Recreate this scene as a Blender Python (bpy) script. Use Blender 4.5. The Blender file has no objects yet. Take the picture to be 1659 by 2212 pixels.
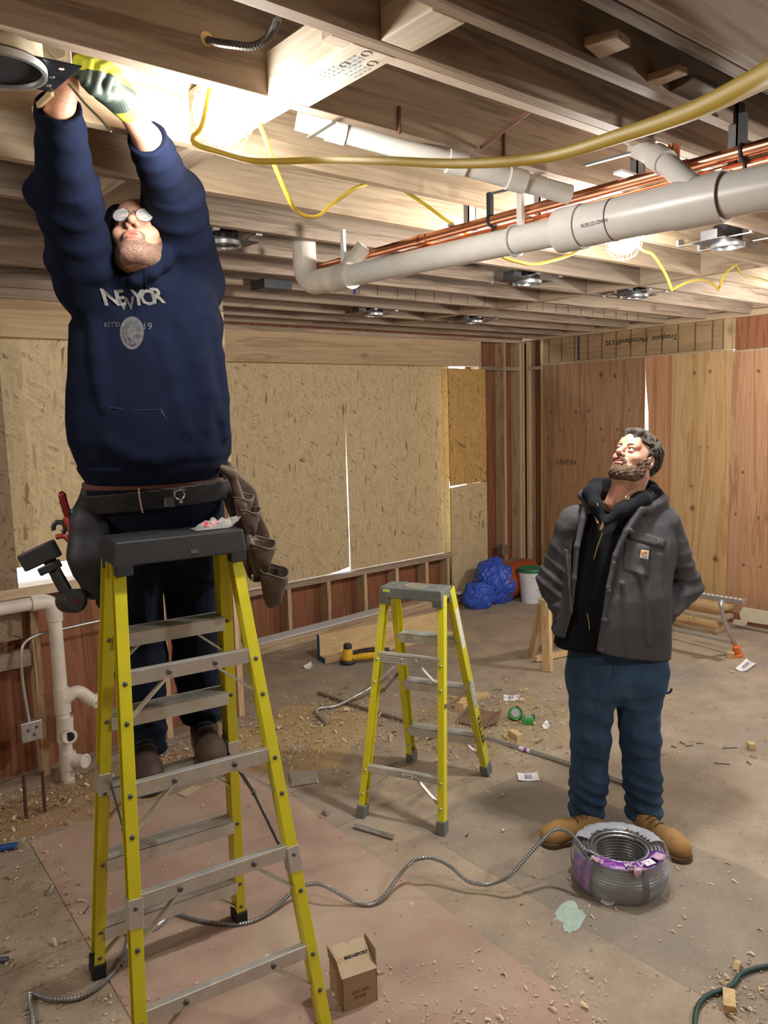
import bpy, math, random
import numpy as np
from mathutils import Vector, Matrix, Quaternion

random.seed(7)
rng = np.random.RandomState(5)
PI = math.pi
sc = bpy.context.scene
COL = sc.collection

# ---------------------------------------------------------------- camera
CAMH = 2.03
FPX, YAW, PITCH, ROLL = 1690.17, 0.690921, 0.1267357, 0.0292813
def _axes():
    cy, sy = math.cos(YAW), math.sin(YAW)
    fw = np.array([sy*math.cos(PITCH), cy*math.cos(PITCH), -math.sin(PITCH)])
    r = np.array([cy, -sy, 0.0]); d = np.cross(fw, r)
    cr, sr = math.cos(ROLL), math.sin(ROLL)
    return cr*r+sr*d, -sr*r+cr*d, fw
RT, DN, FW = _axes()
cd = bpy.data.cameras.new('camera'); cam = bpy.data.objects.new('camera', cd); COL.objects.link(cam)
cd.sensor_fit = 'VERTICAL'; cd.sensor_height = 36.0; cd.lens = 36.0*FPX/2212.0
cd.clip_start = 0.02; cd.clip_end = 200
m = Matrix.Identity(4)
for i in range(3):
    m[i][0] = RT[i]; m[i][1] = -DN[i]; m[i][2] = -FW[i]
m[2][3] = CAMH
cam.matrix_world = m
sc.camera = cam

# measuring helpers: a pixel of the photograph to a point on a plane of the room
def ray(x, y):
    return RT*((x-829.5)/FPX) + DN*((y-1106)/FPX) + FW
def F(x, y, z=0.0):
    d = ray(x, y); t = (z-CAMH)/d[2]; return np.array([0, 0, CAMH])+t*d
def PY(x, y, Y):
    d = ray(x, y); t = Y/d[1]; return np.array([0, 0, CAMH])+t*d
def PX(x, y, X):
    d = ray(x, y); t = X/d[0]; return np.array([0, 0, CAMH])+t*d

# ---------------------------------------------------------------- light and exposure
sc.view_settings.view_transform = 'Standard'
sc.view_settings.look = 'None'
sc.view_settings.gamma = 1.0
sc.view_settings.use_curve_mapping = False
sc.view_settings.exposure = 1.08
w = bpy.data.worlds.new('overcast_sky'); sc.world = w; w.use_nodes = True
bg = w.node_tree.nodes['Background']; bg.inputs[0].default_value = (0.78, 0.88, 1.0, 1); bg.inputs[1].default_value = 3.0
LAMP_W = (13.0, 56.0, 52.0)     # work light over the ladder, work light by the drain pipe, the ones of the string behind the camera

# ---------------------------------------------------------------- objects
WL = {}
def wloc(o):
    return WL.get(o.name, np.zeros(3))
def tag(o, label=None, cat=None, group=None, kind=None):
    if label: o['label'] = label
    if cat: o['category'] = cat
    if group: o['group'] = group
    if kind: o['kind'] = kind
    return o
def thing(name, label, cat, loc, group=None, kind=None, parent=None):
    o = bpy.data.objects.new(name, None); COL.objects.link(o)
    o.empty_display_size = 0.1
    loc = np.array(loc, float)
    WL[o.name] = loc
    if parent is not None:
        o.parent = parent; o.location = loc-wloc(parent)
    else:
        o.location = loc
    return tag(o, label, cat, group, kind)

class MB:
    def __init__(s):
        s.v = []; s.f = []; s.m = []; s.n = 0
    def add(s, vs, fs, mi=0):
        vs = np.asarray(vs, float).reshape(-1, 3)
        s.v.append(vs)
        for f in fs:
            s.f.append([i+s.n for i in f]); s.m.append(mi)
        s.n += len(vs); return s
    def box(s, lo, hi, mi=0):
        x0, y0, z0 = lo; x1, y1, z1 = hi
        v = [(x0,y0,z0),(x1,y0,z0),(x1,y1,z0),(x0,y1,z0),(x0,y0,z1),(x1,y0,z1),(x1,y1,z1),(x0,y1,z1)]
        return s.add(v, [(0,3,2,1),(4,5,6,7),(0,1,5,4),(1,2,6,5),(2,3,7,6),(3,0,4,7)], mi)
    def obox(s, c, ax, h, mi=0):
        c = np.array(c, float); a = [np.array(q, float) for q in ax]
        v = []
        for sz in (-1, 1):
            for sx, sy in ((-1,-1),(1,-1),(1,1),(-1,1)):
                v.append(c+a[0]*sx*h[0]+a[1]*sy*h[1]+a[2]*sz*h[2])
        return s.add(v, [(0,3,2,1),(4,5,6,7),(0,1,5,4),(1,2,6,5),(2,3,7,6),(3,0,4,7)], mi)
    def bar(s, p0, p1, wdt, hgt, side=None, mi=0):
        # rectangular bar between two points; wdt along `side`, hgt across it
        p0 = np.array(p0, float); p1 = np.array(p1, float); d = p1-p0; L = np.linalg.norm(d); d /= L
        if side is None: side = np.cross(d, (0, 0, 1)) if abs(d[2]) < .95 else np.array([1., 0, 0])
        side = np.array(side, float); side -= d*(side@d); side /= np.linalg.norm(side)
        up = np.cross(side, d)
        return s.obox((p0+p1)/2, (side, up, d), (wdt/2, hgt/2, L/2), mi)
    def prism(s, poly, ext, mi=0):
        p = [np.array(q, float) for q in poly]; e = np.array(ext, float); n = len(p)
        v = p+[q+e for q in p]
        fs = [tuple(range(n))[::-1], tuple(range(n, 2*n))]+[(i, (i+1) % n, n+(i+1) % n, n+i) for i in range(n)]
        return s.add(v, fs, mi)
    def tube(s, pts, r, n=10, caps=True, mi=0):
        p = [np.array(q, float) for q in pts]; k = len(p)
        rr = r if hasattr(r, '__len__') else [r]*k
        t = []
        for i in range(k):
            d = p[min(i+1, k-1)]-p[max(i-1, 0)]; t.append(d/(np.linalg.norm(d)+1e-12))
        a = np.cross(t[0], (0, 0, 1))
        if np.linalg.norm(a) < .1: a = np.cross(t[0], (1, 0, 0))
        a /= np.linalg.norm(a)
        vs = []
        for i in range(k):
            a = a-t[i]*(a@t[i]); a /= np.linalg.norm(a); b = np.cross(t[i], a)
            for j in range(n):
                th = 2*PI*j/n
                vs.append(p[i]+(a*math.cos(th)+b*math.sin(th))*rr[i])
        fs = []
        for i in range(k-1):
            for j in range(n):
                fs.append((i*n+j, i*n+(j+1) % n, (i+1)*n+(j+1) % n, (i+1)*n+j))
        if caps:
            fs.append(tuple(range(n))[::-1]); fs.append(tuple((k-1)*n+j for j in range(n)))
        return s.add(vs, fs, mi)
    def cyl(s, p0, p1, r, n=16, mi=0, r1=None):
        return s.tube([p0, p1], [r, r if r1 is None else r1], n, True, mi)
    def lathe(s, prof, o, ax=(0,0,1), n=24, mi=0, caps=True):
        o = np.array(o, float); ax = np.array(ax, float); ax /= np.linalg.norm(ax)
        a = np.cross(ax, (0, 1, 0)) if abs(ax[1]) < .9 else np.cross(ax, (1, 0, 0)); a /= np.linalg.norm(a); b = np.cross(ax, a)
        vs = []; k = len(prof)
        for r, z in prof:
            for j in range(n):
                th = 2*PI*j/n; vs.append(o+ax*z+(a*math.cos(th)+b*math.sin(th))*max(r, 1e-4))
        fs = [(i*n+j, i*n+(j+1) % n, (i+1)*n+(j+1) % n, (i+1)*n+j) for i in range(k-1) for j in range(n)]
        if caps:
            fs.append(tuple(range(n))[::-1]); fs.append(tuple((k-1)*n+j for j in range(n)))
        return s.add(vs, fs, mi)
    def torus(s, c, R, r, ax=(0,0,1), n=32, k=8, mi=0, arc=(0, 2*PI)):
        c = np.array(c, float); ax = np.array(ax, float); ax /= np.linalg.norm(ax)
        a = np.cross(ax, (0, 1, 0)) if abs(ax[1]) < .9 else np.cross(ax, (1, 0, 0)); a /= np.linalg.norm(a); b = np.cross(ax, a)
        ts = np.linspace(arc[0], arc[1], n+1)
        full = abs(arc[1]-arc[0]-2*PI) < 1e-6
        return s.tube([c+(a*math.cos(t)+b*math.sin(t))*R for t in ts], r, k, not full, mi)
    def build(s, name, mat, parent=None, smooth=False, bevel=0.0, label=None, cat=None, group=None, kind=None, seg=2, ang=40):
        v = np.concatenate(s.v) if s.v else np.zeros((0, 3))
        if parent is not None: off = wloc(parent)
        else:
            off = np.array([(v[:,0].min()+v[:,0].max())/2, (v[:,1].min()+v[:,1].max())/2, v[:,2].min()])
        me = bpy.data.meshes.new(name)
        me.from_pydata([tuple(q) for q in (v-off)], [], s.f)
        mats = mat if isinstance(mat, (list, tuple)) else [mat]
        for q in mats: me.materials.append(q)
        if len(mats) > 1: me.polygons.foreach_set('material_index', s.m)
        if smooth: me.polygons.foreach_set('use_smooth', [True]*len(me.polygons))
        me.update()
        o = bpy.data.objects.new(name, me); COL.objects.link(o)
        if parent is not None:
            o.parent = parent; WL[o.name] = np.array(off); o.location = (0, 0, 0)
        else:
            o.location = tuple(off); WL[o.name] = np.array(off)
        if bevel > 0:
            b = o.modifiers.new('bevel', 'BEVEL'); b.width = bevel; b.segments = seg; b.limit_method = 'ANGLE'; b.angle_limit = math.radians(35)
        if smooth and ang:
            try:
                me.set_sharp_from_angle(angle=math.radians(ang))
            except Exception: pass
        return tag(o, label, cat, group, kind)

def smoothpath(pts, n=8):
    # Catmull-Rom through points
    p = [np.array(q, float) for q in pts]; p = [2*p[0]-p[1]]+p+[2*p[-1]-p[-2]]
    out = []
    for i in range(1, len(p)-2):
        for k in range(n):
            t = k/n; a, b, c, d = p[i-1:i+3]
            out.append(.5*((2*b)+(c-a)*t+(2*a-5*b+4*c-d)*t*t+(3*b-a-3*c+d)*t**3))
    out.append(p[-2]); return out

def text_obj(s, size, origin, right, up, mat, parent=None, name='lettering', ext=0.0006, bold=0.0, align='CENTER', mirror=False, shear=0.0, spacing=1.0, label=None):
    cu = bpy.data.curves.new('t', 'FONT'); cu.body = s; cu.size = size; cu.extrude = ext; cu.offset = bold
    cu.align_x = align; cu.align_y = 'CENTER'; cu.shear = shear; cu.space_character = spacing; cu.resolution_u = 3
    ob = bpy.data.objects.new('t', cu); COL.objects.link(ob)
    dg = bpy.context.evaluated_depsgraph_get(); me0 = bpy.data.meshes.new_from_object(ob.evaluated_get(dg))
    bpy.data.objects.remove(ob)
    r = np.array(right, float); r /= np.linalg.norm(r); u = np.array(up, float); u -= r*(u@r); u /= np.linalg.norm(u); n = np.cross(r, u)
    if mirror: r = -r
    o = np.array(origin, float)
    vs = [o+r*v.co[0]+u*v.co[1]+n*(v.co[2]+ext) for v in me0.vertices]
    fs = [tuple(p.vertices) for p in me0.polygons]
    b = MB().add(vs, fs)
    return b.build(name, mat, parent, label=label)

# ---------------------------------------------------------------- materials
class NT:
    def __init__(s, name):
        s.m = bpy.data.materials.new(name); s.m.use_nodes = True; s.t = s.m.node_tree; s.N = s.t.nodes; s.L = s.t.links
        s.b = s.N['Principled BSDF']
    def n(s, typ, **kw):
        o = s.N.new(typ)
        for k, v in kw.items(): setattr(o, k, v)
        return o
    def link(s, a, b): s.L.new(a, b)
    def co(s, kind='Object', scale=(1,1,1), rot=(0,0,0), rand=False, loc=(0,0,0)):
        tc = s.n('ShaderNodeTexCoord'); mp = s.n('ShaderNodeMapping')
        mp.inputs['Scale'].default_value = scale; mp.inputs['Rotation'].default_value = rot; mp.inputs['Location'].default_value = loc
        src = tc.outputs[kind]
        if rand:
            oi = s.n('ShaderNodeObjectInfo'); mu = s.n('ShaderNodeMath', operation='MULTIPLY'); mu.inputs[1].default_value = 37.0
            s.link(oi.outputs['Random'], mu.inputs[0]); ad = s.n('ShaderNodeVectorMath', operation='ADD')
            s.link(src, ad.inputs[0]); s.link(mu.outputs[0], ad.inputs[1]); src = ad.outputs[0]
        s.link(src, mp.inputs[0]); return mp.outputs[0]
    def cot(s, scale, rot, loc=(0,0,0)):
        # rotate first, then stretch
        tc = s.n('ShaderNodeTexCoord'); mp = s.n('ShaderNodeMapping', vector_type='TEXTURE')
        mp.inputs['Scale'].default_value = tuple(1/q for q in scale); mp.inputs['Rotation'].default_value = rot; mp.inputs['Location'].default_value = loc
        oi = s.n('ShaderNodeObjectInfo'); mu = s.n('ShaderNodeMath', operation='MULTIPLY'); mu.inputs[1].default_value = 37.0
        s.link(oi.outputs['Random'], mu.inputs[0]); ad = s.n('ShaderNodeVectorMath', operation='ADD')
        s.link(tc.outputs['Object'], ad.inputs[0]); s.link(mu.outputs[0], ad.inputs[1]); s.link(ad.outputs[0], mp.inputs[0]); return mp.outputs[0]
    def noise(s, vec, scale=5, detail=4, rough=.55, dist=0.0):
        o = s.n('ShaderNodeTexNoise'); o.inputs['Scale'].default_value = scale; o.inputs['Detail'].default_value = detail
        o.inputs['Roughness'].default_value = rough; o.inputs['Distortion'].default_value = dist
        if vec is not None: s.link(vec, o.inputs['Vector'])
        return o.outputs['Fac']
    def vor(s, vec, scale=5, feature='F1', out='Distance', rnd=1.0):
        o = s.n('ShaderNodeTexVoronoi', feature=feature); o.inputs['Scale'].default_value = scale; o.inputs['Randomness'].default_value = rnd
        if vec is not None: s.link(vec, o.inputs['Vector'])
        return o.outputs[out]
    def ramp(s, fac, stops, interp='LINEAR'):
        o = s.n('ShaderNodeValToRGB'); o.color_ramp.interpolation = interp; e = o.color_ramp.elements
        while len(e) < len(stops): e.new(.5)
        for q, (p, c) in zip(e, stops):
            q.position = p; q.color = (*c, 1) if hasattr(c, '__len__') else (c, c, c, 1)
        s.link(fac, o.inputs[0]); return o.outputs[0]
    def mix(s, f, a, b, bt='MIX'):
        o = s.n('ShaderNodeMix', data_type='RGBA', blend_type=bt)
        for v, i in ((f, 0), (a, 6), (b, 7)):
            if hasattr(v, 'is_output'): s.link(v, o.inputs[i])
            elif hasattr(v, '__len__'): o.inputs[i].default_value = (*v, 1)
            else: o.inputs[i].default_value = v
        return o.outputs[2]
    def math(s, op, a, b=0.0):
        o = s.n('ShaderNodeMath', operation=op)
        for v, i in ((a, 0), (b, 1)):
            if hasattr(v, 'is_output'): s.link(v, o.inputs[i])
            else: o.inputs[i].default_value = v
        return o.outputs[0]
    def sep(s, vec):
        o = s.n('ShaderNodeSeparateXYZ'); s.link(vec, o.inputs[0]); return o.outputs
    def out(s, col=None, rough=.6, metal=0.0, bump=None, bs=.3, bd=.01, spec=None, **kw):
        b = s.b
        if col is not None:
            if hasattr(col, 'is_output'): s.link(col, b.inputs['Base Color'])
            else: b.inputs['Base Color'].default_value = (*col, 1)
        if hasattr(rough, 'is_output'): s.link(rough, b.inputs['Roughness'])
        else: b.inputs['Roughness'].default_value = rough
        b.inputs['Metallic'].default_value = metal
        if spec is not None: b.inputs['Specular IOR Level'].default_value = spec
        for k, v in kw.items(): b.inputs[k].default_value = v
        if bump is not None:
            o = s.n('ShaderNodeBump'); o.inputs['Strength'].default_value = bs; o.inputs['Distance'].default_value = bd
            s.link(bump, o.inputs['Height']); s.link(o.outputs[0], b.inputs['Normal'])
        return s.m

def randval(t, col, lo=.85, hi=1.12):
    oi = t.n('ShaderNodeObjectInfo'); mr = t.n('ShaderNodeMapRange'); mr.inputs[3].default_value = lo; mr.inputs[4].default_value = hi
    t.link(oi.outputs['Random'], mr.inputs[0])
    return t.mix(1.0, col, mr.outputs[0], 'MULTIPLY')

def wood(name, c1, c2, axis=0, knots=.5, rough=.7, streak=.35, dirt=0.0, vary=(.88, 1.1), spots=None):
    t = NT(name)
    sc3 = [9.0, 9.0, 9.0]; sc3[axis] = .55
    v = t.co(scale=sc3, rand=True)
    a = t.noise(v, 1.1, 5, .6, .6)
    sf = [60.0]*3; sf[axis] = 1.2
    f = t.noise(t.co(scale=sf, rand=True), 1.0, 3, .6)
    wv = t.n('ShaderNodeMath', operation='SINE'); t.link(t.math('MULTIPLY', a, 42.0), wv.inputs[0])
    g = t.math('ADD', t.math('MULTIPLY', wv.outputs[0], .16), a)
    base = t.ramp(g, [(.25, c2), (.5, c1), (.8, tuple(min(1, q*1.12) for q in c1))])
    dk = tuple(q*.62 for q in c2)
    base = t.mix(t.math('MULTIPLY', t.ramp(f, [(.45, 0), (.75, 1)]), streak), base, dk)
    if knots > 0:
        sk = [3.2]*3; sk[axis] = 1.7
        k = t.vor(t.co(scale=sk, rand=True), 1.0)
        kc = t.ramp(k, [(.035, 1), (.075, .45), (.13, 0)])
        base = t.mix(t.math('MULTIPLY', kc, knots), base, (c2[0]*.25, c2[1]*.18, c2[2]*.15))
    if dirt > 0:
        d = t.noise(t.co(rand=True), 2.2, 5, .65)
        base = t.mix(t.math('MULTIPLY', t.ramp(d, [(.45, 0), (.65, 1)]), dirt), base, (c2[0]*.35, c2[1]*.33, c2[2]*.35))
    if spots:
        # single big knots of a sheet standing across the x axis: (y, z, radius) from the sheet's base centre
        nz_ = t.n('ShaderNodeTexNoise'); nz_.inputs['Scale'].default_value = 22; t.link(t.co(), nz_.inputs['Vector'])
        w_ = t.mix(.035, (0, 0, 0), nz_.outputs['Color']); va = t.n('ShaderNodeVectorMath', operation='ADD'); t.link(t.co(), va.inputs[0]); t.link(w_, va.inputs[1])
        for (ky, kz, kr) in spots:
            mp = t.n('ShaderNodeMapping'); mp.inputs['Location'].default_value = (0, -(ky+.0175)/kr, -(kz+.0175)/(kr*1.25)); mp.inputs['Scale'].default_value = (0, 1/kr, 1/(kr*1.25)); t.link(va.outputs[0], mp.inputs[0])
            ln = t.n('ShaderNodeVectorMath', operation='LENGTH'); t.link(mp.outputs[0], ln.inputs[0])
            q = t.ramp(t.math('MULTIPLY', ln.outputs['Value'], .5), [(0, .95), (.14, .85), (.24, .35), (.36, .55), (.42, .2), (.5, 0)])
            base = t.mix(q, base, (c2[0]*.22, c2[1]*.16, c2[2]*.14))
    base = randval(t, base, *vary)
    return t.out(base, rough, bump=f, bs=.15, bd=.002, spec=.25)

def osb(name, c1, c2, dark, sc_=1.0):
    t = NT(name)
    col = None
    for i, (ang, s1, s2) in enumerate([(.25, 85, 17), (1.3, 75, 15), (-.75, 90, 17), (2.1, 80, 16), (.05, 65, 11)]):
        # flakes lie in the panel's own plane; panels stand in XZ
        v = t.cot((s1*sc_, 1.0, s2*sc_), (0, ang, 0), (i*3.3, 0, i*7.7))
        o = t.n('ShaderNodeTexVoronoi'); o.inputs['Scale'].default_value = 1.0; t.link(v, o.inputs['Vector'])
        sp = t.n('ShaderNodeSeparateColor'); t.link(o.outputs['Color'], sp.inputs[0])
        edge = t.ramp(o.outputs['Distance'], [(.0, 1.0), (.45, 1.0), (.8, .86)])
        md = tuple((p+q)/2 for p, q in zip(c1, c2))
        c = t.ramp(sp.outputs[0], [(0, md), (.25, c1), (.6, tuple(q*1.08 for q in c1)), (.88, tuple(q*1.15 for q in c1)), (.93, md), (.965, c2), (1, dark)])
        c = t.mix(1.0, c, edge, 'MULTIPLY')
        if col is None: col = c
        else: col = t.mix(t.ramp(sp.outputs[1], [(.62, 0), (.66, 1)]), col, c)
    big = t.noise(t.co(rand=True), 2.0, 3)
    col = t.mix(t.math('MULTIPLY', big, .3), col, tuple(q*.95 for q in c1))
    col = randval(t, col, .97, 1.03)
    return t.out(col, .65, spec=.3)

def plain(name, col, rough=.5, metal=0.0, var=0.0, vs=20, bump=0.0, **kw):
    t = NT(name)
    if var > 0 or bump > 0:
        nz = t.noise(t.co(rand=True), vs, 5, .6)
        c = t.mix(t.ramp(nz, [(.3, 0), (.7, 1)]), tuple(q*(1-var) for q in col), tuple(min(1, q*(1+var)) for q in col)) if var > 0 else col
        return t.out(c, rough, metal, bump=nz if bump > 0 else None, bs=bump, bd=.003, **kw)
    return t.out(col, rough, metal, **kw)

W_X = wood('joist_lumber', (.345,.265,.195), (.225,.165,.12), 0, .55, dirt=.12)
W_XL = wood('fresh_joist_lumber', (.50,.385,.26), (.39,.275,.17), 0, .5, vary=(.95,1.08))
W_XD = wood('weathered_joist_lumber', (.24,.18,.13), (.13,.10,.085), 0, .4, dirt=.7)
W_Y = wood('blocking_lumber', (.44,.34,.24), (.33,.24,.16), 1, .4)
W_Z = wood('stud_lumber', (.56,.41,.25), (.43,.28,.155), 2, .5)
W_HX = wood('header_lumber', (.50,.37,.22), (.40,.27,.15), 0, .9, streak=.25)
W_PY = wood('plate_lumber', (.48,.36,.23), (.35,.24,.15), 1, .4)
RED = wood('red_plywood_sheathing', (.27,.115,.06), (.19,.07,.036), 2, .6, rough=.6)
PLY_R = wood('brown_plywood', (.40,.225,.115), (.28,.14,.07), 2, .8, dirt=.1)
PLY_P = wood('pinkish_plywood', (.50,.27,.14), (.38,.18,.085), 2, .7)
PLY_Y = wood('yellow_plywood', (.49,.32,.155), (.40,.24,.10), 2, .9, streak=.2)
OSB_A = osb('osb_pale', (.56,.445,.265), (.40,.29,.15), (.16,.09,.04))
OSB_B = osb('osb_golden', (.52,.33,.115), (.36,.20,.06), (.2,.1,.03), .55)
OSB_D = osb('osb_shade_darkened', (.23,.165,.10), (.14,.095,.06), (.05,.03,.02), .8)  # darker OSB: the dim grazing light on this sheet is put into its colour
PVC = plain('white_pvc', (.72,.71,.68), .32, var=.04)
PVC_D = plain('dusty_pvc', (.62,.57,.5), .45, var=.12, vs=8)
COPPER = plain('copper_pipe_metal', (.72,.32,.19), .28, 1.0, var=.2, vs=6)
GALV = plain('galvanised_steel', (.55,.57,.58), .38, .9, var=.15, vs=30)
ALU = plain('scuffed_aluminium', (.62,.62,.60), .42, .75, var=.12, vs=18, bump=.05)
DSTEEL = plain('dark_steel', (.12,.12,.125), .5, .7, var=.2)
BLACKP = plain('black_plastic', (.022,.024,.028), .5, var=.1, vs=12)
RUBBER = plain('black_rubber', (.015,.015,.016), .8)
YEL = plain('yellow_fibreglass', (.66,.61,.02), .42, var=.06, vs=9)
YCABLE = plain('yellow_cable_jacket', (.70,.50,.04), .6)
BLACKW = plain('black_print', (.01,.01,.01), .7)
WHITEP = plain('white_paper', (.8,.8,.82), .7, var=.03)
GREYCAP = plain('grey_ladder_plastic', (.135,.145,.135), .6, var=.12, vs=30)
# ---------------------------------------------------------------- floor
def floor_mat():
    t = NT('dusty_subfloor')
    v = t.co(loc=(2.0, 1.5, 0))
    big = t.noise(v, .9, 5, .6); mid = t.noise(v, 4.5, 6, .65); fine = t.noise(v, 60, 4, .7)
    base = t.ramp(mid, [(.3, (.30,.235,.175)), (.5, (.37,.295,.215)), (.72, (.44,.355,.26))])
    # dark grey, worn areas and damp patches of the old floor
    base = t.mix(t.math('MULTIPLY', t.ramp(big, [(.50, 0), (.62, 1)]), .55), base, (.215,.195,.185))
    # a less dusty sheet of subfloor running along the room
    s = t.sep(v)
    wob = t.math('MULTIPLY', t.math('SUBTRACT', mid, .5), .05)
    xx = t.math('ADD', s[0], wob)
    a = t.math('MULTIPLY', t.math('GREATER_THAN', xx, 2.38), t.math('LESS_THAN', xx, 3.23))
    b = t.math('MULTIPLY', t.math('GREATER_THAN', s[1], .55), t.math('LESS_THAN', s[1], 2.75))
    m_ = t.math('MULTIPLY', t.math('MULTIPLY', a, b), t.ramp(mid, [(.3, .75), (.7, .4)]))
    base = t.mix(m_, base, (.225,.195,.165))
    # sheet joints
    for (ax, off, per) in ((0, 2.38, 1.22), (1, .55, 2.44)):
        q = t.math('ABSOLUTE', t.math('SUBTRACT', t.math('FRACT', t.math('ADD', t.math('DIVIDE', t.math('SUBTRACT', s[ax], off), per), 20.5)), .5))
        base = t.mix(t.math('MULTIPLY', t.math('LESS_THAN', q, .0022), .3), base, (.1,.085,.07))
    # saw dust speckle
    sp = t.vor(v, 75); rv = t.n('ShaderNodeTexVoronoi'); rv.inputs['Scale'].default_value = 75; t.link(v, rv.inputs['Vector'])
    sc_ = t.n('ShaderNodeSeparateColor'); t.link(rv.outputs['Color'], sc_.inputs[0])
    k = t.math('MULTIPLY', t.ramp(sp, [(.12, 1), (.2, 0)]), t.math('GREATER_THAN', sc_.outputs[0], .86))
    base = t.mix(t.math('MULTIPLY', k, .7), base, (.68,.56,.38))
    base = t.mix(t.math('MULTIPLY', t.ramp(fine, [(.35, 1), (.6, 0)]), .18), base, (.15,.12,.095))
    return t.out(base, .82, bump=fine, bs=.25, bd=.003, spec=.2)
MB().box((-4, -4, -.2), (8, 7, 0)).build('floor', floor_mat(), kind='structure')

def hardboard_mat():
    t = NT('floor_hardboard')
    v = t.co(); mid = t.noise(v, 3.0, 6, .6); fine = t.noise(v, 90, 3, .7)
    base = t.ramp(mid, [(.3, (.33,.225,.18)), (.5, (.40,.275,.215)), (.7, (.45,.33,.25))])
    s = t.sep(v)
    d = t.noise(v, 1.4, 4, .6)
    base = t.mix(t.math('MULTIPLY', t.ramp(d, [(.48, 0), (.62, 1)]), .55), base, (.42,.345,.255))
    base = t.mix(t.math('MULTIPLY', t.ramp(fine, [(.62, 0), (.7, 1)]), .35), base, (.62,.5,.36))
    return t.out(base, .7, spec=.25, bump=fine, bs=.1, bd=.002)
hb = [F(65, 1822), F(280, 2190), None, None]
a0 = np.array([.92, 3.9, 0]); d_ = np.array([-.05, -1, 0]); d_ /= np.linalg.norm(d_); e_ = np.array([1, -.05, 0]); e_ /= np.linalg.norm(e_)
MB().prism([a0, a0+e_*1.22, a0+e_*1.22+d_*2.44, a0+d_*2.44], (0, 0, .004)).build('floor_protection_board', hardboard_mat(), label='pinkish brown hardboard sheet lying flat on the floor under the tall stepladder', cat='board')

# ---------------------------------------------------------------- back wall of the recess (its inner face at y = 5.9)
YB, XR, YN, CZ = 5.9, 7.0, 4.5, 2.79
wb = thing('wall_back', None, None, (4.7, YB, 0), kind='structure')
def part(parent, name, lo, hi, mat, bevel=.0015, **k):
    return MB().box(lo, hi).build(name, mat, parent, bevel=bevel, **k)
part(wb, 'top_plate', (2.46, YB, 2.753), (7.14, 6.04, 2.789), W_X)
part(wb, 'header_beam', (3.222, YB, 2.487), (6.218, 5.988, 2.752), W_HX)
part(wb, 'stud', (3.18, YB, .04), (3.22, 6.04, 2.752), W_Z)
part(wb, 'stud', (2.47, YB, .04), (2.51, 6.04, 2.752), W_Z)
part(wb, 'window_sill_plate', (3.222, YB-.005, .47), (5.785, 6.04, .508), W_X)
for x in (3.30, 3.74, 4.18, 4.62, 5.03, 5.44, 5.75):
    part(wb, 'cripple_stud', (x-.019, YB, .041), (x+.019, 6.035, .469), W_Z)
part(wb, 'bottom_plate', (2.46, YB, 0), (7.14, 6.035, .04), W_X)
part(wb, 'sheathing', (2.3, 6.04, 0), (6.2, 6.055, .50), RED)
part(wb, 'sheathing', (2.3, 6.04, .501), (3.222, 6.055, 2.489), RED)
part(wb, 'sheathing', (6.2, 6.04, 0), (7.2, 6.055, 2.9), RED)
part(wb, 'sheathing', (2.3, 6.04, 2.49), (6.2, 6.055, 2.9), RED)
for x in (6.222, 6.262): part(wb, 'jack_stud', (x, YB, 2.492 if x < 6.25 else .041), (x+.036, 6.035, 2.752), W_Z)
part(wb, 'stud', (6.655, YB, .041), (6.695, 6.035, 2.752), W_Z)
part(wb, 'stud', (6.925, YB, .041), (6.962, 6.035, 2.752), W_Z)
part(wb, 'stud', (6.985, YB+.01, .041), (7.022, 6.035, 2.752), W_Z)
part(wb, 'fire_blocking', (6.30, YB, 2.452), (6.654, 6.03, 2.49), W_X)
part(wb, 'fire_blocking', (6.697, YB, 2.452), (6.924, 6.03, 2.49), W_X)

# ---------------------------------------------------------------- right wall (its inner face at x = 7.0)
wr = thing('wall_right', None, None, (XR, 3.6, 0), kind='structure')
part(wr, 'top_plate', (XR-.03, .2, 2.775), (7.14, 5.9, 2.83), W_PY)
def lvl_mat():
    t = NT('laminated_veneer_lumber')
    v = t.co(scale=(20, 1.2, 14)); a = t.noise(v, 1.5, 5, .6)
    base = t.ramp(a, [(.3, (.26,.165,.085)), (.6, (.40,.27,.145))])
    s = t.sep(t.co())
    wv = t.noise(t.co(scale=(1, 1, 5)), 3, 2)
    q = t.math('ABSOLUTE', t.math('SUBTRACT', t.math('FRACT', t.math('ADD', t.math('DIVIDE', t.math('ADD', s[1], t.math('MULTIPLY', wv, .02)), .17), 40)), .5))
    base = t.mix(t.math('MULTIPLY', t.ramp(q, [(.02, 1), (.075, 0)]), .75), base, (.07,.04,.025))
    return t.out(base, .65, spec=.3)
lv = part(wr, 'lvl_header', (XR, 3.572, 2.512), (7.09, 5.62, 2.774), lvl_mat())
WL[lv.name] = wloc(wr)
text_obj('TrusJoist  Microllam® LVL', .075, (XR-.0015, 4.42, 2.665), (0, 1, 0), (0, 0, -1), BLACKW, wr, 'lumber_stamp', shear=.2)
MB().box((XR-.002, 5.14, 2.52), (XR, 5.165, 2.77)).build('marking_line', plain('blue_marker', (.03,.035,.12), .7), wr)
part(wr, 'jack_post', (XR-.012, 3.478, 2.5), (7.1, 3.565, 2.774), W_Z)
part(wr, 'spandrel_plywood', (XR+.03, .2, 2.49), (7.06, 3.476, 2.775), RED)
part(wr, 'ledger', (XR-.02, 3.57, 2.488), (7.09, 5.62, 2.51), W_PY)
part(wr, 'ledger', (XR-.012, .2, 2.478), (7.09, 3.476, 2.49), W_PY)
part(wr, 'stud', (XR, 5.625, .041), (7.13, 5.665, 2.774), W_Z)
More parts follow.
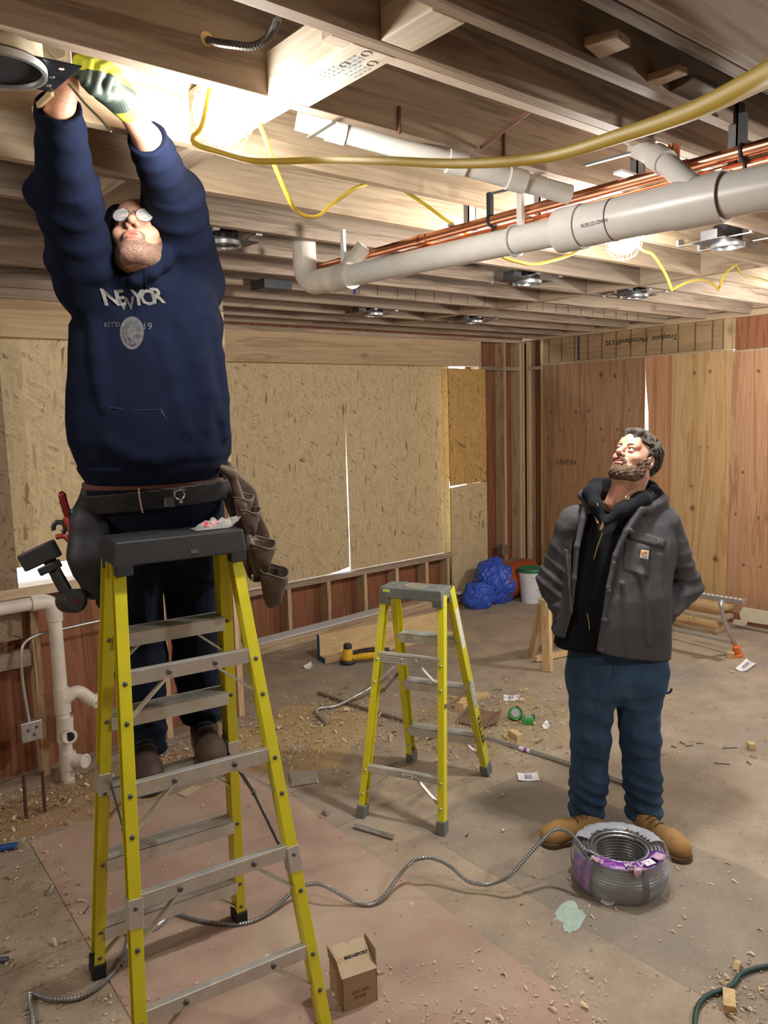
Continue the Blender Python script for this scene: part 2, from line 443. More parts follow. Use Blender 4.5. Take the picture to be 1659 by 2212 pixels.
part(wr, 'stud', (XR+.02, 5.84, .041), (7.13, 5.885, 2.774), W_Z)
part(wr, 'fire_blocking', (XR+.01, 5.666, 2.452), (7.13, 5.84, 2.49), W_PY)
part(wr, 'bottom_plate', (XR-.02, .2, 0), (7.14, 5.9, .095), RED)
part(wr, 'sheathing', (7.14, 5.45, 0), (7.155, 6.05, 2.9), RED)
part(wr, 'rim_board', (7.0, -3.2, 2.832), (7.04, 6.0, 3.076), W_PY)

# ---------------------------------------------------------------- wall on the left with the boarded window (inner face at y = 4.5)
wn = thing('wall_left', None, None, (.6, YN, 0), kind='structure')
part(wn, 'top_plate', (-2.8, YN, 2.741), (2.46, 4.64, 2.789), W_X)
part(wn, 'top_plate', (-2.8, YN+.001, 2.683), (2.46, 4.64, 2.739), W_X)
part(wn, 'header_beam', (.9, YN+.004, 2.482), (2.37, 4.568, 2.681), W_HX)
part(wn, 'window_sill_plate', (.9, YN-.02, 1.085), (2.34, 4.64, 1.14), W_XL)
for x in (1.19, 1.93, 2.32, 2.44):
    part(wn, 'cripple_stud' if x < 2.3 else 'stud', (x-.021, YN, .041), (x+.021, 4.6, 1.084 if x < 2.3 else 2.682), W_Z)
part(wn, 'stud', (.86, YN, .041), (.899, 4.63, 2.682), W_Z)
part(wn, 'bottom_plate', (-2.8, YN-.005, 0), (2.46, 4.64, .04), W_X)
part(wn, 'fire_blocking', (.9, YN+.02, .69), (1.168, 4.60, .78), W_X)
part(wn, 'sheathing', (-2.8, 4.641, 0), (2.46, 4.655, 1.088), RED)
part(wn, 'sheathing', (-2.8, 4.641, 1.08), (.9, 4.655, 3.07), W_X)
part(wn, 'sheathing', (.9, 4.641, 2.5), (2.46, 4.655, 3.07), W_X)
part(wn, 'sheathing', (2.3, 4.641, 1.08), (2.46, 4.655, 2.5), RED)
part(wn, 'return_sheathing', (2.30, 4.66, 0), (2.315, 6.05, 2.9), RED)
part(wn, 'return_stud', (2.32, 5.1, .04), (2.46, 5.14, 2.75), W_Z)
ws = thing('wall_side', None, None, (-2.8, .5, 0), kind='structure')
part(ws, 'sheathing', (-2.82, -3.2, 0), (-2.8, 4.65, 3.1), PLY_Y)
wf = thing('wall_front', None, None, (2, -3.2, 0), kind='structure')
part(wf, 'sheathing', (-2.82, -3.22, 0), (7.2, -3.2, 3.1), PLY_P)
wq = thing('wall_right_rear', None, None, (7.1, -1.5, 0), kind='structure')
part(wq, 'sheathing', (7.1, -3.2, 0), (7.12, .2, 3.1), PLY_R)

# ---------------------------------------------------------------- boards over the openings
def slab_xz(poly, y0, y1, name, mat, label, cat='board', **k):
    return MB().prism([(x, y0, z) for x, z in poly], (0, y1-y0, 0)).build(name, mat, label=label, cat=cat, **k)
def slab_yz(poly, x0, x1, name, mat, label, cat='board', **k):
    return MB().prism([(x0, y, z) for y, z in poly], (x1-x0, 0, 0)).build(name, mat, label=label, cat=cat, **k)
slab_xz([(3.225,.512),(4.20,.514),(4.36,.525),(4.50,.55),(4.504,.9),(4.500,1.35),(4.507,1.9),(4.511,2.07),(4.511,2.50),(3.225,2.50)], 5.99, 6.002, 'osb_panel', OSB_A, 'large pale OSB sheet beside the ladder man, left of the glowing crack')
slab_xz([(4.513,.514),(5.892,.514),(5.893,1.15),(5.872,1.24),(5.892,1.35),(5.893,2.30),(5.892,2.50),(4.511,2.50),(4.511,2.08),(4.517,1.3),(4.515,.9)], 5.99, 6.002, 'osb_panel', OSB_A, 'large pale OSB sheet between the glowing crack and the golden OSB piece')
slab_xz([(5.79,1.235),(6.345,1.25),(6.345,2.455),(5.785,2.465)], 5.885, 5.899, 'osb_panel', OSB_B, 'small golden brown OSB piece high up beside the corner studs')
slab_xz([(5.79,.05),(6.345,.05),(6.345,1.24),(6.1,1.237),(5.79,1.215)], 5.884, 5.899, 'osb_panel', OSB_A, 'narrow pale OSB piece under the golden one, behind the blue tarp')
slab_xz([(.905,1.235),(2.295,1.245),(2.295,2.51),(.905,2.51)], 4.57, 4.582, 'osb_panel', OSB_A, 'pale OSB sheet over the window behind the man on the ladder')
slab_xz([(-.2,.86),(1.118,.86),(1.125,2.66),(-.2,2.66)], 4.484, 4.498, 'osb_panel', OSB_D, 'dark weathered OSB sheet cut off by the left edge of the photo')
def kn(lst, yc, z0, X=7.0):
    return [(PX(x, y, X)[1]-yc, PX(x, y, X)[2]-z0, r) for x, y, r in lst]
PLY_YK = wood('yellow_plywood_knots', (.49,.32,.155), (.40,.24,.10), 2, 0, streak=.2, vary=(1,1.02), spots=kn([(1501,806,.020),(1536,803,.020),(1497,1098,.034),(1516,967,.012),(1531,967,.012),(1547,1207,.036),(1494,1049,.014)], 3.912, .08))
PLY_PK = wood('pinkish_plywood_knots', (.44,.25,.14), (.34,.17,.09), 2, .4, vary=(1,1.02), spots=kn([(1606,1020,.016),(1591,1110,.016),(1640,1118,.018),(1608,1220,.016),(1645,1225,.015),(1640,800,.016)], 2.869, .08))
PLY_RK = wood('brown_plywood_knots', (.37,.215,.115), (.27,.145,.075), 2, .3, dirt=.1, vary=(1,1.02), spots=kn([(1191,888,.016),(1215,886,.014),(1246,890,.020),(1274,888,.020),(1300,926,.018),(1266,929,.016),(1214,931,.014),(1335,928,.018),(1361,885,.018),(1305,950,.016),(1185,948,.014),(1300,810,.03),(1330,812,.025)], 4.9835, .08))
slab_yz([(4.352,.08),(5.615,.08),(5.615,2.487),(4.352,2.487)], 6.985, 6.998, 'plywood_sheet', PLY_RK, 'brown knotty plywood sheet between the corner and the bright wedge-shaped gap')
slab_yz([(3.479,.08),(4.30,.08),(4.300,1.5),(4.312,1.95),(4.343,2.25),(4.345,2.497),(3.479,2.497)], 6.985, 6.998, 'plywood_sheet', PLY_YK, 'yellow plywood sheet with big knots behind the bearded man')
slab_yz([(2.26,.08),(3.4785,.08),(3.4785,2.476),(2.26,2.476)], 6.985, 6.998, 'plywood_sheet', PLY_PK, 'reddish plywood sheet cut off by the right edge of the photo')
slab_yz([(1.03,.08),(2.2595,.08),(2.2595,2.476),(1.03,2.476)], 6.985, 6.998, 'plywood_sheet', PLY_P, 'reddish plywood sheet beyond the right edge of the photo')
# pinkish strip of veneer along the gap
slab_yz([(4.06,.10),(4.299,.10),(4.299,1.5),(4.311,1.95),(4.342,2.25),(4.344,2.497),(4.06,2.497)], 6.9835, 6.9849, 'plywood_strip', PLY_P, 'narrow pinkish plywood strip along the bright wedge-shaped gap')

def stamp_box(x, y, z, s, axis, mat, parent=None):
    # small square grade stamp drawn with four thin lines and a mark
    b = MB()
    if axis == 'x':
        f = lambda a, c, a2, c2: b.box((x+a, y-.0008, z+c), (x+a2, y, z+c2))
    else:
        f = lambda a, c, a2, c2: b.box((x-.0008, y+a, z+c), (x, y+a2, z+c2))
    t_ = .004
    f(0, 0, s, t_); f(0, s*1.1, s, s*1.1+t_); f(0, 0, t_, s*1.1); f(s-t_, 0, s, s*1.1); f(s*.42, s*.35, s*.58, s*.75)
    return b
GS = plain('faded_stamp_ink', (.09,.045,.03), .8)
stamp_box(4.40-.02, 6.0395, .235, .075, 'x', GS).build('grade_stamp', GS, wb)
stamp_box(4.40-.0, 6.0395, .14, .055, 'x', GS).build('grade_stamp', GS, wb)
b = stamp_box(6.9845, 5.52, 1.42, .055, 'y', GS); b.build('grade_stamp', GS, wr)
text_obj('UNTIN', .085, (6.9842, 5.3, 1.43), (0, -1, 0), (0, 0, 1), GS, wr, 'plywood_stamp')

# ---------------------------------------------------------------- ceiling
ce = thing('ceiling', None, None, (2.2, 1.5, 3.076), kind='structure')
part(ce, 'subfloor_deck', (-2.82, -3.22, 3.077), (7.2, 6.06, 3.1), wood('shade_darkened_deck', (.075,.065,.06), (.04,.036,.036), 0, .2, dirt=.5))  # deck coloured near black to imitate the shade between the joists
JH = 3.0765
joists = [
 (.888, .926, -2.8, 6.99, W_X, 'light brown ceiling joist nearest the camera, in the top right corner'),
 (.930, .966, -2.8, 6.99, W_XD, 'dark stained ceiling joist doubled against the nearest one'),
 (1.118, 1.156, -2.8, 6.99, W_X, 'ceiling joist just behind the dark cavity with broken board scraps'),
 (1.316, 1.354, -2.8, 6.99, W_X, 'ceiling joist between the two pale nailed blocking pieces'),
 (1.693, 1.731, -2.8, 6.99, W_X, 'wide ceiling joist directly above the work light near the ladder man'),
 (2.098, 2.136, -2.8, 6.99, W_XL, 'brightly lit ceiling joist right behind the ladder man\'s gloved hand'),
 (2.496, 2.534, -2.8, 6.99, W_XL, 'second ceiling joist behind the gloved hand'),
 (2.905, 2.943, -2.8, 6.99, W_X, 'ceiling joist just above the ladder man\'s head'),
 (3.312, 3.350, -2.8, 6.99, W_X, 'ceiling joist where the copper pipes and the white drain pipe end'),
 (3.72, 3.758, -2.8, 6.99, W_X, 'ceiling joist right behind the drain pipe elbow'),
 (4.12, 4.165, -2.8, 6.99, W_X, 'stained ceiling joist with dark vertical glue lines'),
 (4.53, 4.568, 2.47, 6.99, W_X, 'fourth ceiling joist from the boarded back wall'),
 (4.935, 4.973, 2.47, 6.99, W_X, 'third ceiling joist from the boarded back wall'),
 (5.34, 5.378, 2.47, 6.99, W_X, 'second ceiling joist from the boarded back wall'),
 (5.70, 5.738, 2.47, 6.99, W_X, 'ceiling joist nearest the boarded back wall'),
]
for y0, y1, x0, x1, mt, lb in joists:
    z0 = CZ
    MB().box((x0, y0, z0), (x1, y1, JH)).build('ceiling_joist', mt, bevel=.002, label=lb, cat='joist', group='ceiling joists running across the room')
MB().box((1.02, 1.356, CZ+.001), (6.99, 1.392, JH)).build('ceiling_joist', wood('pale_ply', (.62,.52,.42), (.5,.4,.3), 0, .2), bevel=.002, label='pale thin joist ply screwed against the joist over the yellow cable', cat='joist', group='ceiling joists running across the room')
# glue lines on the laminated joist
gl = MB()
for i in range(22):
    x = 2.9+i*.17+rng.uniform(-.01, .01)
    gl.box((x, 4.1185, CZ+.01), (x+rng.uniform(.004, .009), 4.1199, CZ+rng.uniform(.12, .26)))
gl.build('glue_line', plain('dark_resin', (.10,.055,.035), .6), ce)
MB().box((3.2, 4.118, CZ+.005), (3.225, 4.1199, CZ+.25)).build('marking_line', plain('blue_marker2', (.03,.04,.2), .7), ce)
def block(x0, x1, y0, y1, label, mt=None, z1=CZ+.14, z0=CZ):
    o = MB().box((x0, y0, z0), (x1, y1, z1)).build('joist_blocking', mt or W_Y, bevel=.003, label=label, cat='blocking', group='blocking pieces between the ceiling joists')
    return o
PALE = wood('pale_blocking', (.66,.58,.47), (.56,.46,.35), 1, .15, vary=(.98,1.02))
bA = block(1.075, 1.195, 1.356, 1.692, 'pale blocking with blue-grey stamps right of the work light near the ladder man', PALE, CZ+.10)
block(1.115, 1.205, 1.158, 1.315, 'pale blocking with screw heads at the top centre of the photo', PALE, CZ+.10)
block(1.075, 1.165, 1.732, 2.097, 'blocking lit almost white behind the work light near the ladder man', W_Y)
block(1.085, 1.175, 2.137, 2.495, 'blocking one bay behind the brightly lit joist', W_Y)
block(1.06, 1.15, 2.535, 2.904, 'blocking just over the ladder man\'s raised face', W_Y)
block(1.04, 1.13, 2.944, 3.311, 'blocking seen between the ladder man\'s arms, left of his glasses', W_Y)
block(.62, .71, 3.351, 3.719, 'blocking beyond the ladder man\'s raised bare forearm', W_Y)
ys = [(2.137,2.495),(2.535,2.904),(2.944,3.311),(3.351,3.719),(3.759,4.119),(4.167,4.529),(4.57,4.934),(4.975,5.339)]
nm = ['nearest','second','third','fourth','fifth','sixth','seventh','farthest']
for (a_, b_), q in zip(ys, nm):
    block(4.585, 4.64, a_, b_, 'thin blocking in the diagonal row over the far room, %s of that row' % q, W_Y, JH-.01)
# scraps of board left in the dark cavity of the ceiling
def scrap(pts, th, label, mt):
    MB().prism(pts, (0, 0, th)).build('board_scrap', mt, label=label, cat='board scrap', group='broken board scraps in the ceiling cavity', bevel=.001)
zc = CZ+.012
scrap([F(1262,100,zc), F(1335,82,zc), F(1362,102,zc), F(1295,128,zc)], .018, 'small tan board scrap with a nail, left one in the dark ceiling cavity', W_Y)
scrap([F(1392,178,zc), F(1465,156,zc), F(1485,162,zc), F(1412,190,zc)], .018, 'split tan board scrap in the middle of the dark ceiling cavity', W_Y)
scrap([F(1440,200,zc), F(1500,172,zc), F(1550,195,zc), F(1480,222,zc)], .016, 'dark torn board scrap next to the yellow cable in the ceiling cavity', W_XD)
INK = plain('stamp_ink', (.30,.33,.38), .8)
for i, (dx, dy) in enumerate(((.035,.02),(.075,.05),(.03,.09))):
    b = MB(); r_ = np.random.RandomState(i)
    for a_ in range(3):
        for c_ in range(4): b.box((1.075+dx+a_*.013, 1.38+dy+c_*.017, CZ-.0006), (1.075+dx+a_*.013+r_.uniform(.005,.009), 1.38+dy+c_*.017+r_.uniform(.008,.013), CZ-.0001))
    b.torus((1.075+dx+.016, 1.38+dy-.022, CZ-.0004), .011, .0012, (0,0,1), 16, 5).build('faded_stamp', INK, bA, kind='stuff')
# ---------------------------------------------------------------- stepladders
def ladder(label, centre, th, wt, wf_, wr_, sf, sr, H, steps, bars, capm, footm, cap_h, cap_w, cap_d, fl, web, stepd, big, wside=1):
    c = np.array([centre[0], centre[1], 0.0])
    u = np.array([math.cos(th), math.sin(th), 0]); v = np.array([math.sin(th), -math.cos(th), 0]); z = np.array([0, 0, 1.])
    t = thing('step_ladder', label, 'ladder', c)
    def P(side, s, h):
        q = h/H
        if s == 'F': w_ = wf_+(wt-wf_)*q; d = -sf*(1-q)-.05*q
        else: w_ = wr_+(wt-wr_)*q; d = sr*(1-q)+.05*q
        return c+u*side*w_/2+v*d+z*h
    rails = {}
    for side in (-1, 1):
        for s in ('F', 'R'):
            p0, p1 = P(side, s, .03), P(side, s, H+.01)
            ax = (p1-p0)/np.linalg.norm(p1-p0)
            uu = u-ax*(u@ax); uu /= np.linalg.norm(uu); vv = np.cross(ax, uu); vv = vv if vv@v > 0 else -vv
            wd = web if s == 'F' else web*.72
            dd = -1 if s == 'F' else 1         # the channel body runs away from the visible flange
            # visible flange faces +v (towards the back side); the web is on the inner side, a second flange beyond
            b = MB(); th_ = .004
            off = vv*(-wd) if True else 0
            L0, L1 = p0, p1
            b.bar(L0, L1, fl, th_, uu)                                            # flange on the +v face
            b.bar(L0-vv*wd, L1-vv*wd, fl, th_, uu)                                # flange on the -v face
            iw = -uu*side*(fl/2-th_/2)*wside
            b.bar(L0+iw-vv*wd/2, L1+iw-vv*wd/2, th_, wd, uu)                      # web on the inner side
            r = b.build('rail', YEL, t, bevel=.0012)
            rails[(side, s)] = r
            q0 = P(side, s, -.0)
            fo = MB().obox(P(side, s, .028)-vv*wd/2+z*0, (uu, vv, ax), (fl/2+.006, wd/2+.008, .036))
            fo.build('foot', footm, r, bevel=.005, label=None)
            # rivets on the visible flange
            hs_ = [h-.01 for h in steps]+[steps[0]-.12] if s == 'F' else [h-.01 for h in bars]+[max(.09, h-.125) for h in bars]
            for h in hs_:
                MB().lathe([(.0005, .0045), (.005, .004), (.0075, .002), (.008, 0)], P(side, s, h)+vv*.002, vv, 10).build('rivet', DSTEEL if big else GALV, r, smooth=True)
            if big:
                hh = {(-1,'F'): .80, (1,'F'): .80, (-1,'R'): .60, (1,'R'): .60}[(side, s)]
                k = P(side, s, hh)-vv*wd/2
                MB().obox(k, (uu, vv, ax), (fl/2+.003, wd/2+.004, .042)).build('spreader_plate', ALU, r, bevel=.002)
    # treads: a shallow ribbed channel between the front rails
    for i, h in enumerate(steps):
        a, b_ = P(-1, 'F', h), P(1, 'F', h)
        ww = np.linalg.norm(b_-a)/2-.012
        cc = (a+b_)/2-v*(stepd/2-.006)+z*0
        m_ = MB().obox(cc+z*.004, (u, v, z), (ww, stepd/2, .002))
        m_.obox(cc+v*(stepd/2-.002)-z*.018, (u, v, z), (ww, .002, .024)); m_.obox(cc-v*(stepd/2-.002)-z*.018, (u, v, z), (ww, .002, .024))
        for k in range(6): m_.obox(cc+v*(-stepd/2+stepd*(k+.5)/6)+z*.007, (u, v, z), (ww, .0035, .0015))
        st = m_.build('tread', ALU, t, bevel=.001)
        if i in (0, 2, 4) or not big:
            for side in (-1, 1):
                e = P(side, 'F', h-.13)-u*side*.012-v*.02; g = cc+u*side*(ww-.11)-z*.03
                if i == 0 or big: MB().bar(e, g, .022, .007, v).build('brace', ALU, st)
    # back bars
    for i, h in enumerate(bars):
        a, b_ = P(-1, 'R', h), P(1, 'R', h)
        ww = np.linalg.norm(b_-a)/2-.004
        cc = (a+b_)/2
        hb_ = .022 if big else (.018 if i else .026)
        m_ = MB().obox(cc-v*.004, (u, v, z), (ww, .0018, hb_)); m_.obox(cc-v*.015+z*(hb_-.001), (u, v, z), (ww, .012, .0015)); m_.obox(cc-v*.012-z*(hb_-.001), (u, v, z), (ww, .008, .0015))
        if not big:
            for k in range(4): m_.obox(cc-v*.001+z*(-hb_+hb_*2*(k+.5)/4), (u, v, z), (ww, .002, .0015))
        br = m_.build('back_bar', ALU, t, bevel=.0008)
        for side in (-1, 1):
            MB().lathe([(.0005, .005), (.006, .0045), (.009, .002), (.0095, 0)], cc+u*side*(ww-.13)-v*.001, v, 10).build('rivet', DSTEEL if big else GALV, br, smooth=True)
            if big or i == 1 or True:
                e = P(side, 'R', h-.125)-u*side*.008-v*.02; g = cc+u*side*(ww-.13)-v*.012-z*.012
                MB().bar(e, g, .020, .007, v).build('brace', ALU, br)
    # spreaders: two hinged bars a side
    hs = .80 if big else .56
    for side in (-1, 1):
        if big:
            f_ = P(side, 'F', .80)-v*.02-u*side*.02; g_ = P(side, 'R', .60)-v*.02-u*side*.022
        else:
            f_ = P(side, 'F', .60)-v*.01+u*side*.02; g_ = P(side, 'R', .60)-v*.0+u*side*.02
        mid = (f_+g_)/2+z*(.03 if big else -.03)
        sp = MB().bar(f_, mid, .004, .02, u)
        sp.bar(mid, g_, .004, .02, u); sp.cyl(mid-u*.006, mid+u*.006, .009, 10)
        sp.build('spreader', DSTEEL if big else plain('tarnished_spreader', (.20,.145,.085), .6, .3, var=.3, vs=40), t, bevel=.0006)
    # cap
    cz = H-.018
    def R_(a_, b_, zz): return c+u*a_+v*b_+z*zz
    hw, hd = cap_w/2, cap_d/2
    cap = MB()
    ch = .022
    top = [(-hw+.006, -hd+.006), (hw-.006, -hd+.006), (hw-.006, hd-.006), (-hw+.006, hd-.006)]
    bot = [(-hw, -hd), (hw, -hd), (hw, hd), (-hw, hd)]
    vs = [R_(x, y, cz) for x, y in bot]+[R_(x, y, cz+cap_h) for x, y in top]
    cap.add(vs, [(0,3,2,1),(4,5,6,7),(0,1,5,4),(1,2,6,5),(2,3,7,6),(3,0,4,7)])
    # corner lobes that come down around the rails
    for sx in (-1, 1):
        for sy in (-1, 1):
            cap.obox(R_(sx*(hw-.028), sy*(hd-.02), cz-.012), (u, v, z), (.026, .019, .018))
    co = cap.build('cap', capm, t, bevel=.005)
    tr = MB()
    zt = cz+cap_h+.0005
    if big:
        for k in (-.15, 0, .15): tr.obox(R_(k, 0, zt), (u, v, z), (.05, .028, .0012))
        tr.build('tray_ribs', BLACKP, co)
        MB().obox(R_(.035, hd+.0005, cz+.022), (u, v, z), (.012, .001, .006)).build('latch_mark', plain('cap_latch', (.07,.09,.12), .5), co)
        bag = None
    else:
        tr.torus(R_(0, 0, zt), .055, .0035, z, 28, 6)
        for k in (-.105, .105): tr.torus(R_(k, 0, zt), .016, .003, z, 16, 6)
        tr.build('tool_tray', plain('worn_tray_edge', (.22,.21,.17), .7), co)
        for k in (-.105, .105): MB().lathe([(.016, 0), (.016, .001)], R_(k, 0, zt-.0004), z, 16).build('tool_hole', BLACKP, co)
        MB().lathe([(.053, 0), (.053, .0008)], R_(0, 0, zt-.0004), z, 28).build('tray_recess', plain('dusty_tray', (.19,.17,.125), .9, var=.3, vs=60), co)
        MB().obox(R_(-hw+.045, hd+.0006-.001, cz+cap_h-.016), (u, v, z), (.018, .002, .006)).build('sticker', plain('yellow_sticker', (.7,.72,.12), .5), co, label='small yellow sticker')
    return t, P, u, v, z

ladA = ladder('tall yellow stepladder with black cap that the man in the navy hoodie stands on', (1.056, 2.337), -.151, .365, .553, .591, .355, .388, 1.613,
       [.21, .493, .776, 1.045, 1.335], [1.257, .937, .625, .307], BLACKP, RUBBER, .075, .415, .20, .036, .062, .085, True)
ladB = ladder('short yellow stepladder with grey cap standing empty mid-room', (2.59, 2.899), -1.132, .31, .454, .436, .392, .276, 1.116,
       [.25, .555, .85], [.797, .245], GREYCAP, GREYCAP, .055, .345, .16, .034, .056, .08, False, -1)
# label stickers and name on the short ladder's right front rail
tB, PB, uB, vB, zB = ladB
railB = [o for o in tB.children if o.name.startswith('rail')][3 if False else 2]
def on_rail(h, lat=0.0):
    p = PB(1, 'F', h); q = PB(1, 'F', h+.01); ax = (q-p)/np.linalg.norm(q-p)
    return p, ax
for h0, h1, mt, nme in ((.80, 1.02, plain('label_white', (.75,.76,.78), .5, var=.1, vs=120), 'label_sticker'), (.44, .60, plain('label_blue', (.45,.48,.62), .5, var=.5, vs=50), 'label_sticker')):
    p0, ax = on_rail(h0); p1, _ = on_rail(h1)
    uu = uB
    MB().bar(p0-vB*.028+uB*.0178, p1-vB*.028+uB*.0178, .0012, .040, uB).build(nme, mt, tB, label='printed warning sticker on the rail')
p0, ax = on_rail(.29)
text_obj('KELLER', .058, p0-vB*.028+uB*.0180, -ax, vB*-1 if False else -vB, BLACKW, tB, 'lettering', bold=.001)
pm = (PB(-1,'R',.245)+PB(1,'R',.245))/2
MB().obox(pm+vB*.001+uB*.03, (uB, vB, zB), (.032, .0015, .009)).build('maker_label', WHITEP, tB, label='small white maker label')
text_obj('KELLER', .012, pm+vB*.0032+uB*.03, uB, zB, BLACKW, tB, 'lettering', ext=.0002)

# ---------------------------------------------------------------- string of work lights
BULB = NT('glowing_bulb'); BULB.out((1, 1, 1)); BULB.b.inputs['Emission Color'].default_value = (1, .985, .96, 1); BULB.b.inputs['Emission Strength'].default_value = 42; BULB = BULB.m
def work_light(loc, watts, label, tilt=(0, 0, -1)):
    loc = np.array(loc, float); ax = np.array(tilt, float); ax /= np.linalg.norm(ax)
    t = thing('work_light', label, 'work light', loc, 'work lights on the yellow cable')
    # bulb hangs below the socket
    MB().lathe([(.001, .165), (.03, .160), (.056, .138), (.068, .105), (.064, .072), (.044, .04), (.024, .02), (.018, .0)], loc, ax, 24).build('bulb', BULB, t, smooth=True)
    MB().lathe([(.012, -.06), (.022, -.055), (.024, -.005), (.026, .012), (.018, .015)], loc, ax, 16).build('socket', plain('yellow_socket', (.75,.55,.03), .45), t, smooth=True)
    cg = MB()
    a = np.cross(ax, (0, 1, 0)); a /= np.linalg.norm(a); b = np.cross(ax, a)
    for k in range(8):
        q = 2*PI*k/8; rdir = a*math.cos(q)+b*math.sin(q)
        cg.tube([loc+ax*z_+rdir*r_ for z_, r_ in ((.0, .026), (.04, .058), (.09, .078), (.14, .070), (.175, .042), (.185, .01))], .0011, 5)
    cg.torus(loc+ax*.05, .063, .0011, ax, 24, 5); cg.torus(loc+ax*.13, .072, .0011, ax, 24, 5)
    cg.build('wire_cage', YCABLE, t, smooth=True)
    ld = bpy.data.lights.new('work_lamp', 'POINT'); ld.energy = watts; ld.color = (1, .96, .90); ld.shadow_soft_size = .075
    lo = bpy.data.objects.new('lamp_light', ld); COL.objects.link(lo); lo.parent = t; lo.location = tuple(ax*.20)
    return t
work_light((1.0, 1.785, 2.855), LAMP_W[0], 'glowing work light next to the ladder man\'s gloved hand')
work_light(tuple(PY(1343, 460, 1.92)), LAMP_W[1], 'glowing work light under the white drain pipe', (.15, 0, -1))
work_light((3.3, -.5, 2.72), LAMP_W[2], 'work light of the same string behind the camera')
work_light((-1.6, 2.6, 2.70), LAMP_W[2]*.6, 'work light of the same string beyond the left edge of the photo')
work_light((5.95, 2.15, 2.66), LAMP_W[2]*1.1, 'work light of the same string beyond the right edge of the photo')
def D(x, y, d):
    r = ray(x, y); return np.array([0, 0, CAMH])+r/np.linalg.norm(r)*d
def simple(b, name, mat, label, cat, group=None, **k):
    return b.build(name, mat, label=label, cat=cat, group=group, **k)
# ---------------------------------------------------------------- yellow cable
p = [D(1800,85,.42), D(1659,160,.55), D(1500,238,.70), D(1350,290,.87), D(1200,335,1.07), D(1080,350,1.2), D(960,353,1.35), D(830,347,1.52), D(700,345,1.75), D(600,348,1.85), D(540,346,1.9), D(480,330,1.98), D(430,314,2.03), D(418,298,2.05), D(440,262,2.08), np.array([.995, 1.785, 2.90])]
simple(MB().tube(smoothpath(p, 8), .0072, 12), 'power_cable', YCABLE, 'thick yellow cable sweeping from the upper right corner to the left work light', 'cable', 'yellow cable runs of the work light string', smooth=True)
p = [np.array([1.005, 1.785, 2.90]), PY(562,272,1.86), PY(590,350,1.9), PY(622,425,1.95), PY(640,455,2.0), PY(665,468,2.03), PY(690,466,2.06), PY(712,445,2.1), PY(740,425,2.13), PY(772,405,2.15), PY(835,392,2.25), PY(905,433,2.2), PY(950,465,2.17), PY(1000,500,2.15), PY(1080,552,2.12), PY(1120,566,2.1), PY(1160,570,2.08), PY(1225,553,2.03), PY(1265,528,1.97), PY(1290,500,1.93), PY(1320,470,1.925), PY(1343,445,1.92)]
simple(MB().tube(smoothpath(p, 6), .0062, 10), 'power_cable', YCABLE, 'yellow cable hanging in two loops between the two glowing work lights', 'cable', 'yellow cable runs of the work light string', smooth=True)
p = [PY(1343,445,1.92), PY(1380,532,2.0), PY(1410,550,2.0), PY(1437,590,2.02), PY(1452,626,2.03)]
p2 = [PY(1452,626,2.03), PY(1480,612,2.04), PY(1510,605,2.05), PY(1535,610,2.06), PY(1553,626,2.07)]
p3 = [PY(1553,626,2.07), PY(1562,600,2.08), PY(1578,580,2.09), PY(1595,568,2.1)]
p4 = [PY(1590,578,2.1), PY(1610,595,2.12), PY(1659,608,2.15), PY(1760,640,2.2)]
simple(MB().tube(smoothpath(p, 6)[:-1]+smoothpath(p2, 6)[:-1]+smoothpath(p3, 6)[:-1]+smoothpath(p4, 6), .0062, 10), 'power_cable', YCABLE, 'yellow cable hung in scallops right of the work light under the drain pipe', 'cable', 'yellow cable runs of the work light string', smooth=True)
# ---------------------------------------------------------------- plastic drain pipe under the joists
PXc, PZ = 2.08, 2.60
t = thing('drain_pipe', 'big white plastic drain pipe hanging under the joists beside the copper pipes', 'pipe', (PXc, 2.0, PZ-.06))
def pyx(x, y, X=PXc): return PX(x, y, X)
a = PX(1240, 478, PXc); b_ = PX(640, 618, PXc); fr = np.array([PXc, -.6, a[2]+.0])
zR, yR = PX(1659, 404, PXc)[2], PX(1659, 404, PXc)[1]; yA = PX(1240, 478, PXc)[1]; yE = b_[1]
ez = PX(735, 600, PXc)[2]
def pp(y):
    return np.array([PXc, y, zR+(ez-zR)*(y-yR)/(PX(735,600,PXc)[1]-yR)])
yq = PX(735, 600, PXc)[1]
MB().tube([pp(yA), pp(yq)], .0445, 20).build('narrow_pipe', PVC, t, smooth=True)
MB().tube([pp(-.8), pp(yA-.02)], .057, 24).build('wide_pipe', PVC, t, smooth=True)
MB().tube([pp(yA-.04), pp(yA-.038), pp(yA+.05), pp(yA+.055)], [.05,.068,.068,.05], 24).build('reducer', PVC, t, smooth=True)
yc1 = PX(1330, 450, PXc)[1]; yc2 = PX(1460, 420, PXc)[1]; yc3 = PX(1570, 390, PXc)[1]
MB().tube([pp(yA-.04), pp(yc1)], .0625, 24).build('wye_fitting', PVC, t, smooth=True)
MB().tube([pp(yc1-.003), pp(yc2)], .0615, 24).build('pipe_collar', PVC, t, smooth=True)
MB().tube([pp(yc2), pp(yc2-.001), pp(yc3), pp(yc3-.001)], [.05,.066,.066,.05], 24).build('coupling', PVC, t, smooth=True)
for y_ in (yc1, yc2-.001, yc3-.0005):
    MB().torus(pp(y_), .0615 if y_ > yc3 else .0595, .0022, (0,1,0), 28, 6).build('seam_ring', plain('primer_stain', (.30,.12,.22), .5), t)
simple_txt = text_obj('NIBCO DWV', .016, PX(1282, 482, PXc-.064), (0, -1, 0), (0, 0, 1), plain('grey_print', (.16,.16,.2), .6), t, 'lettering', ext=.0003)
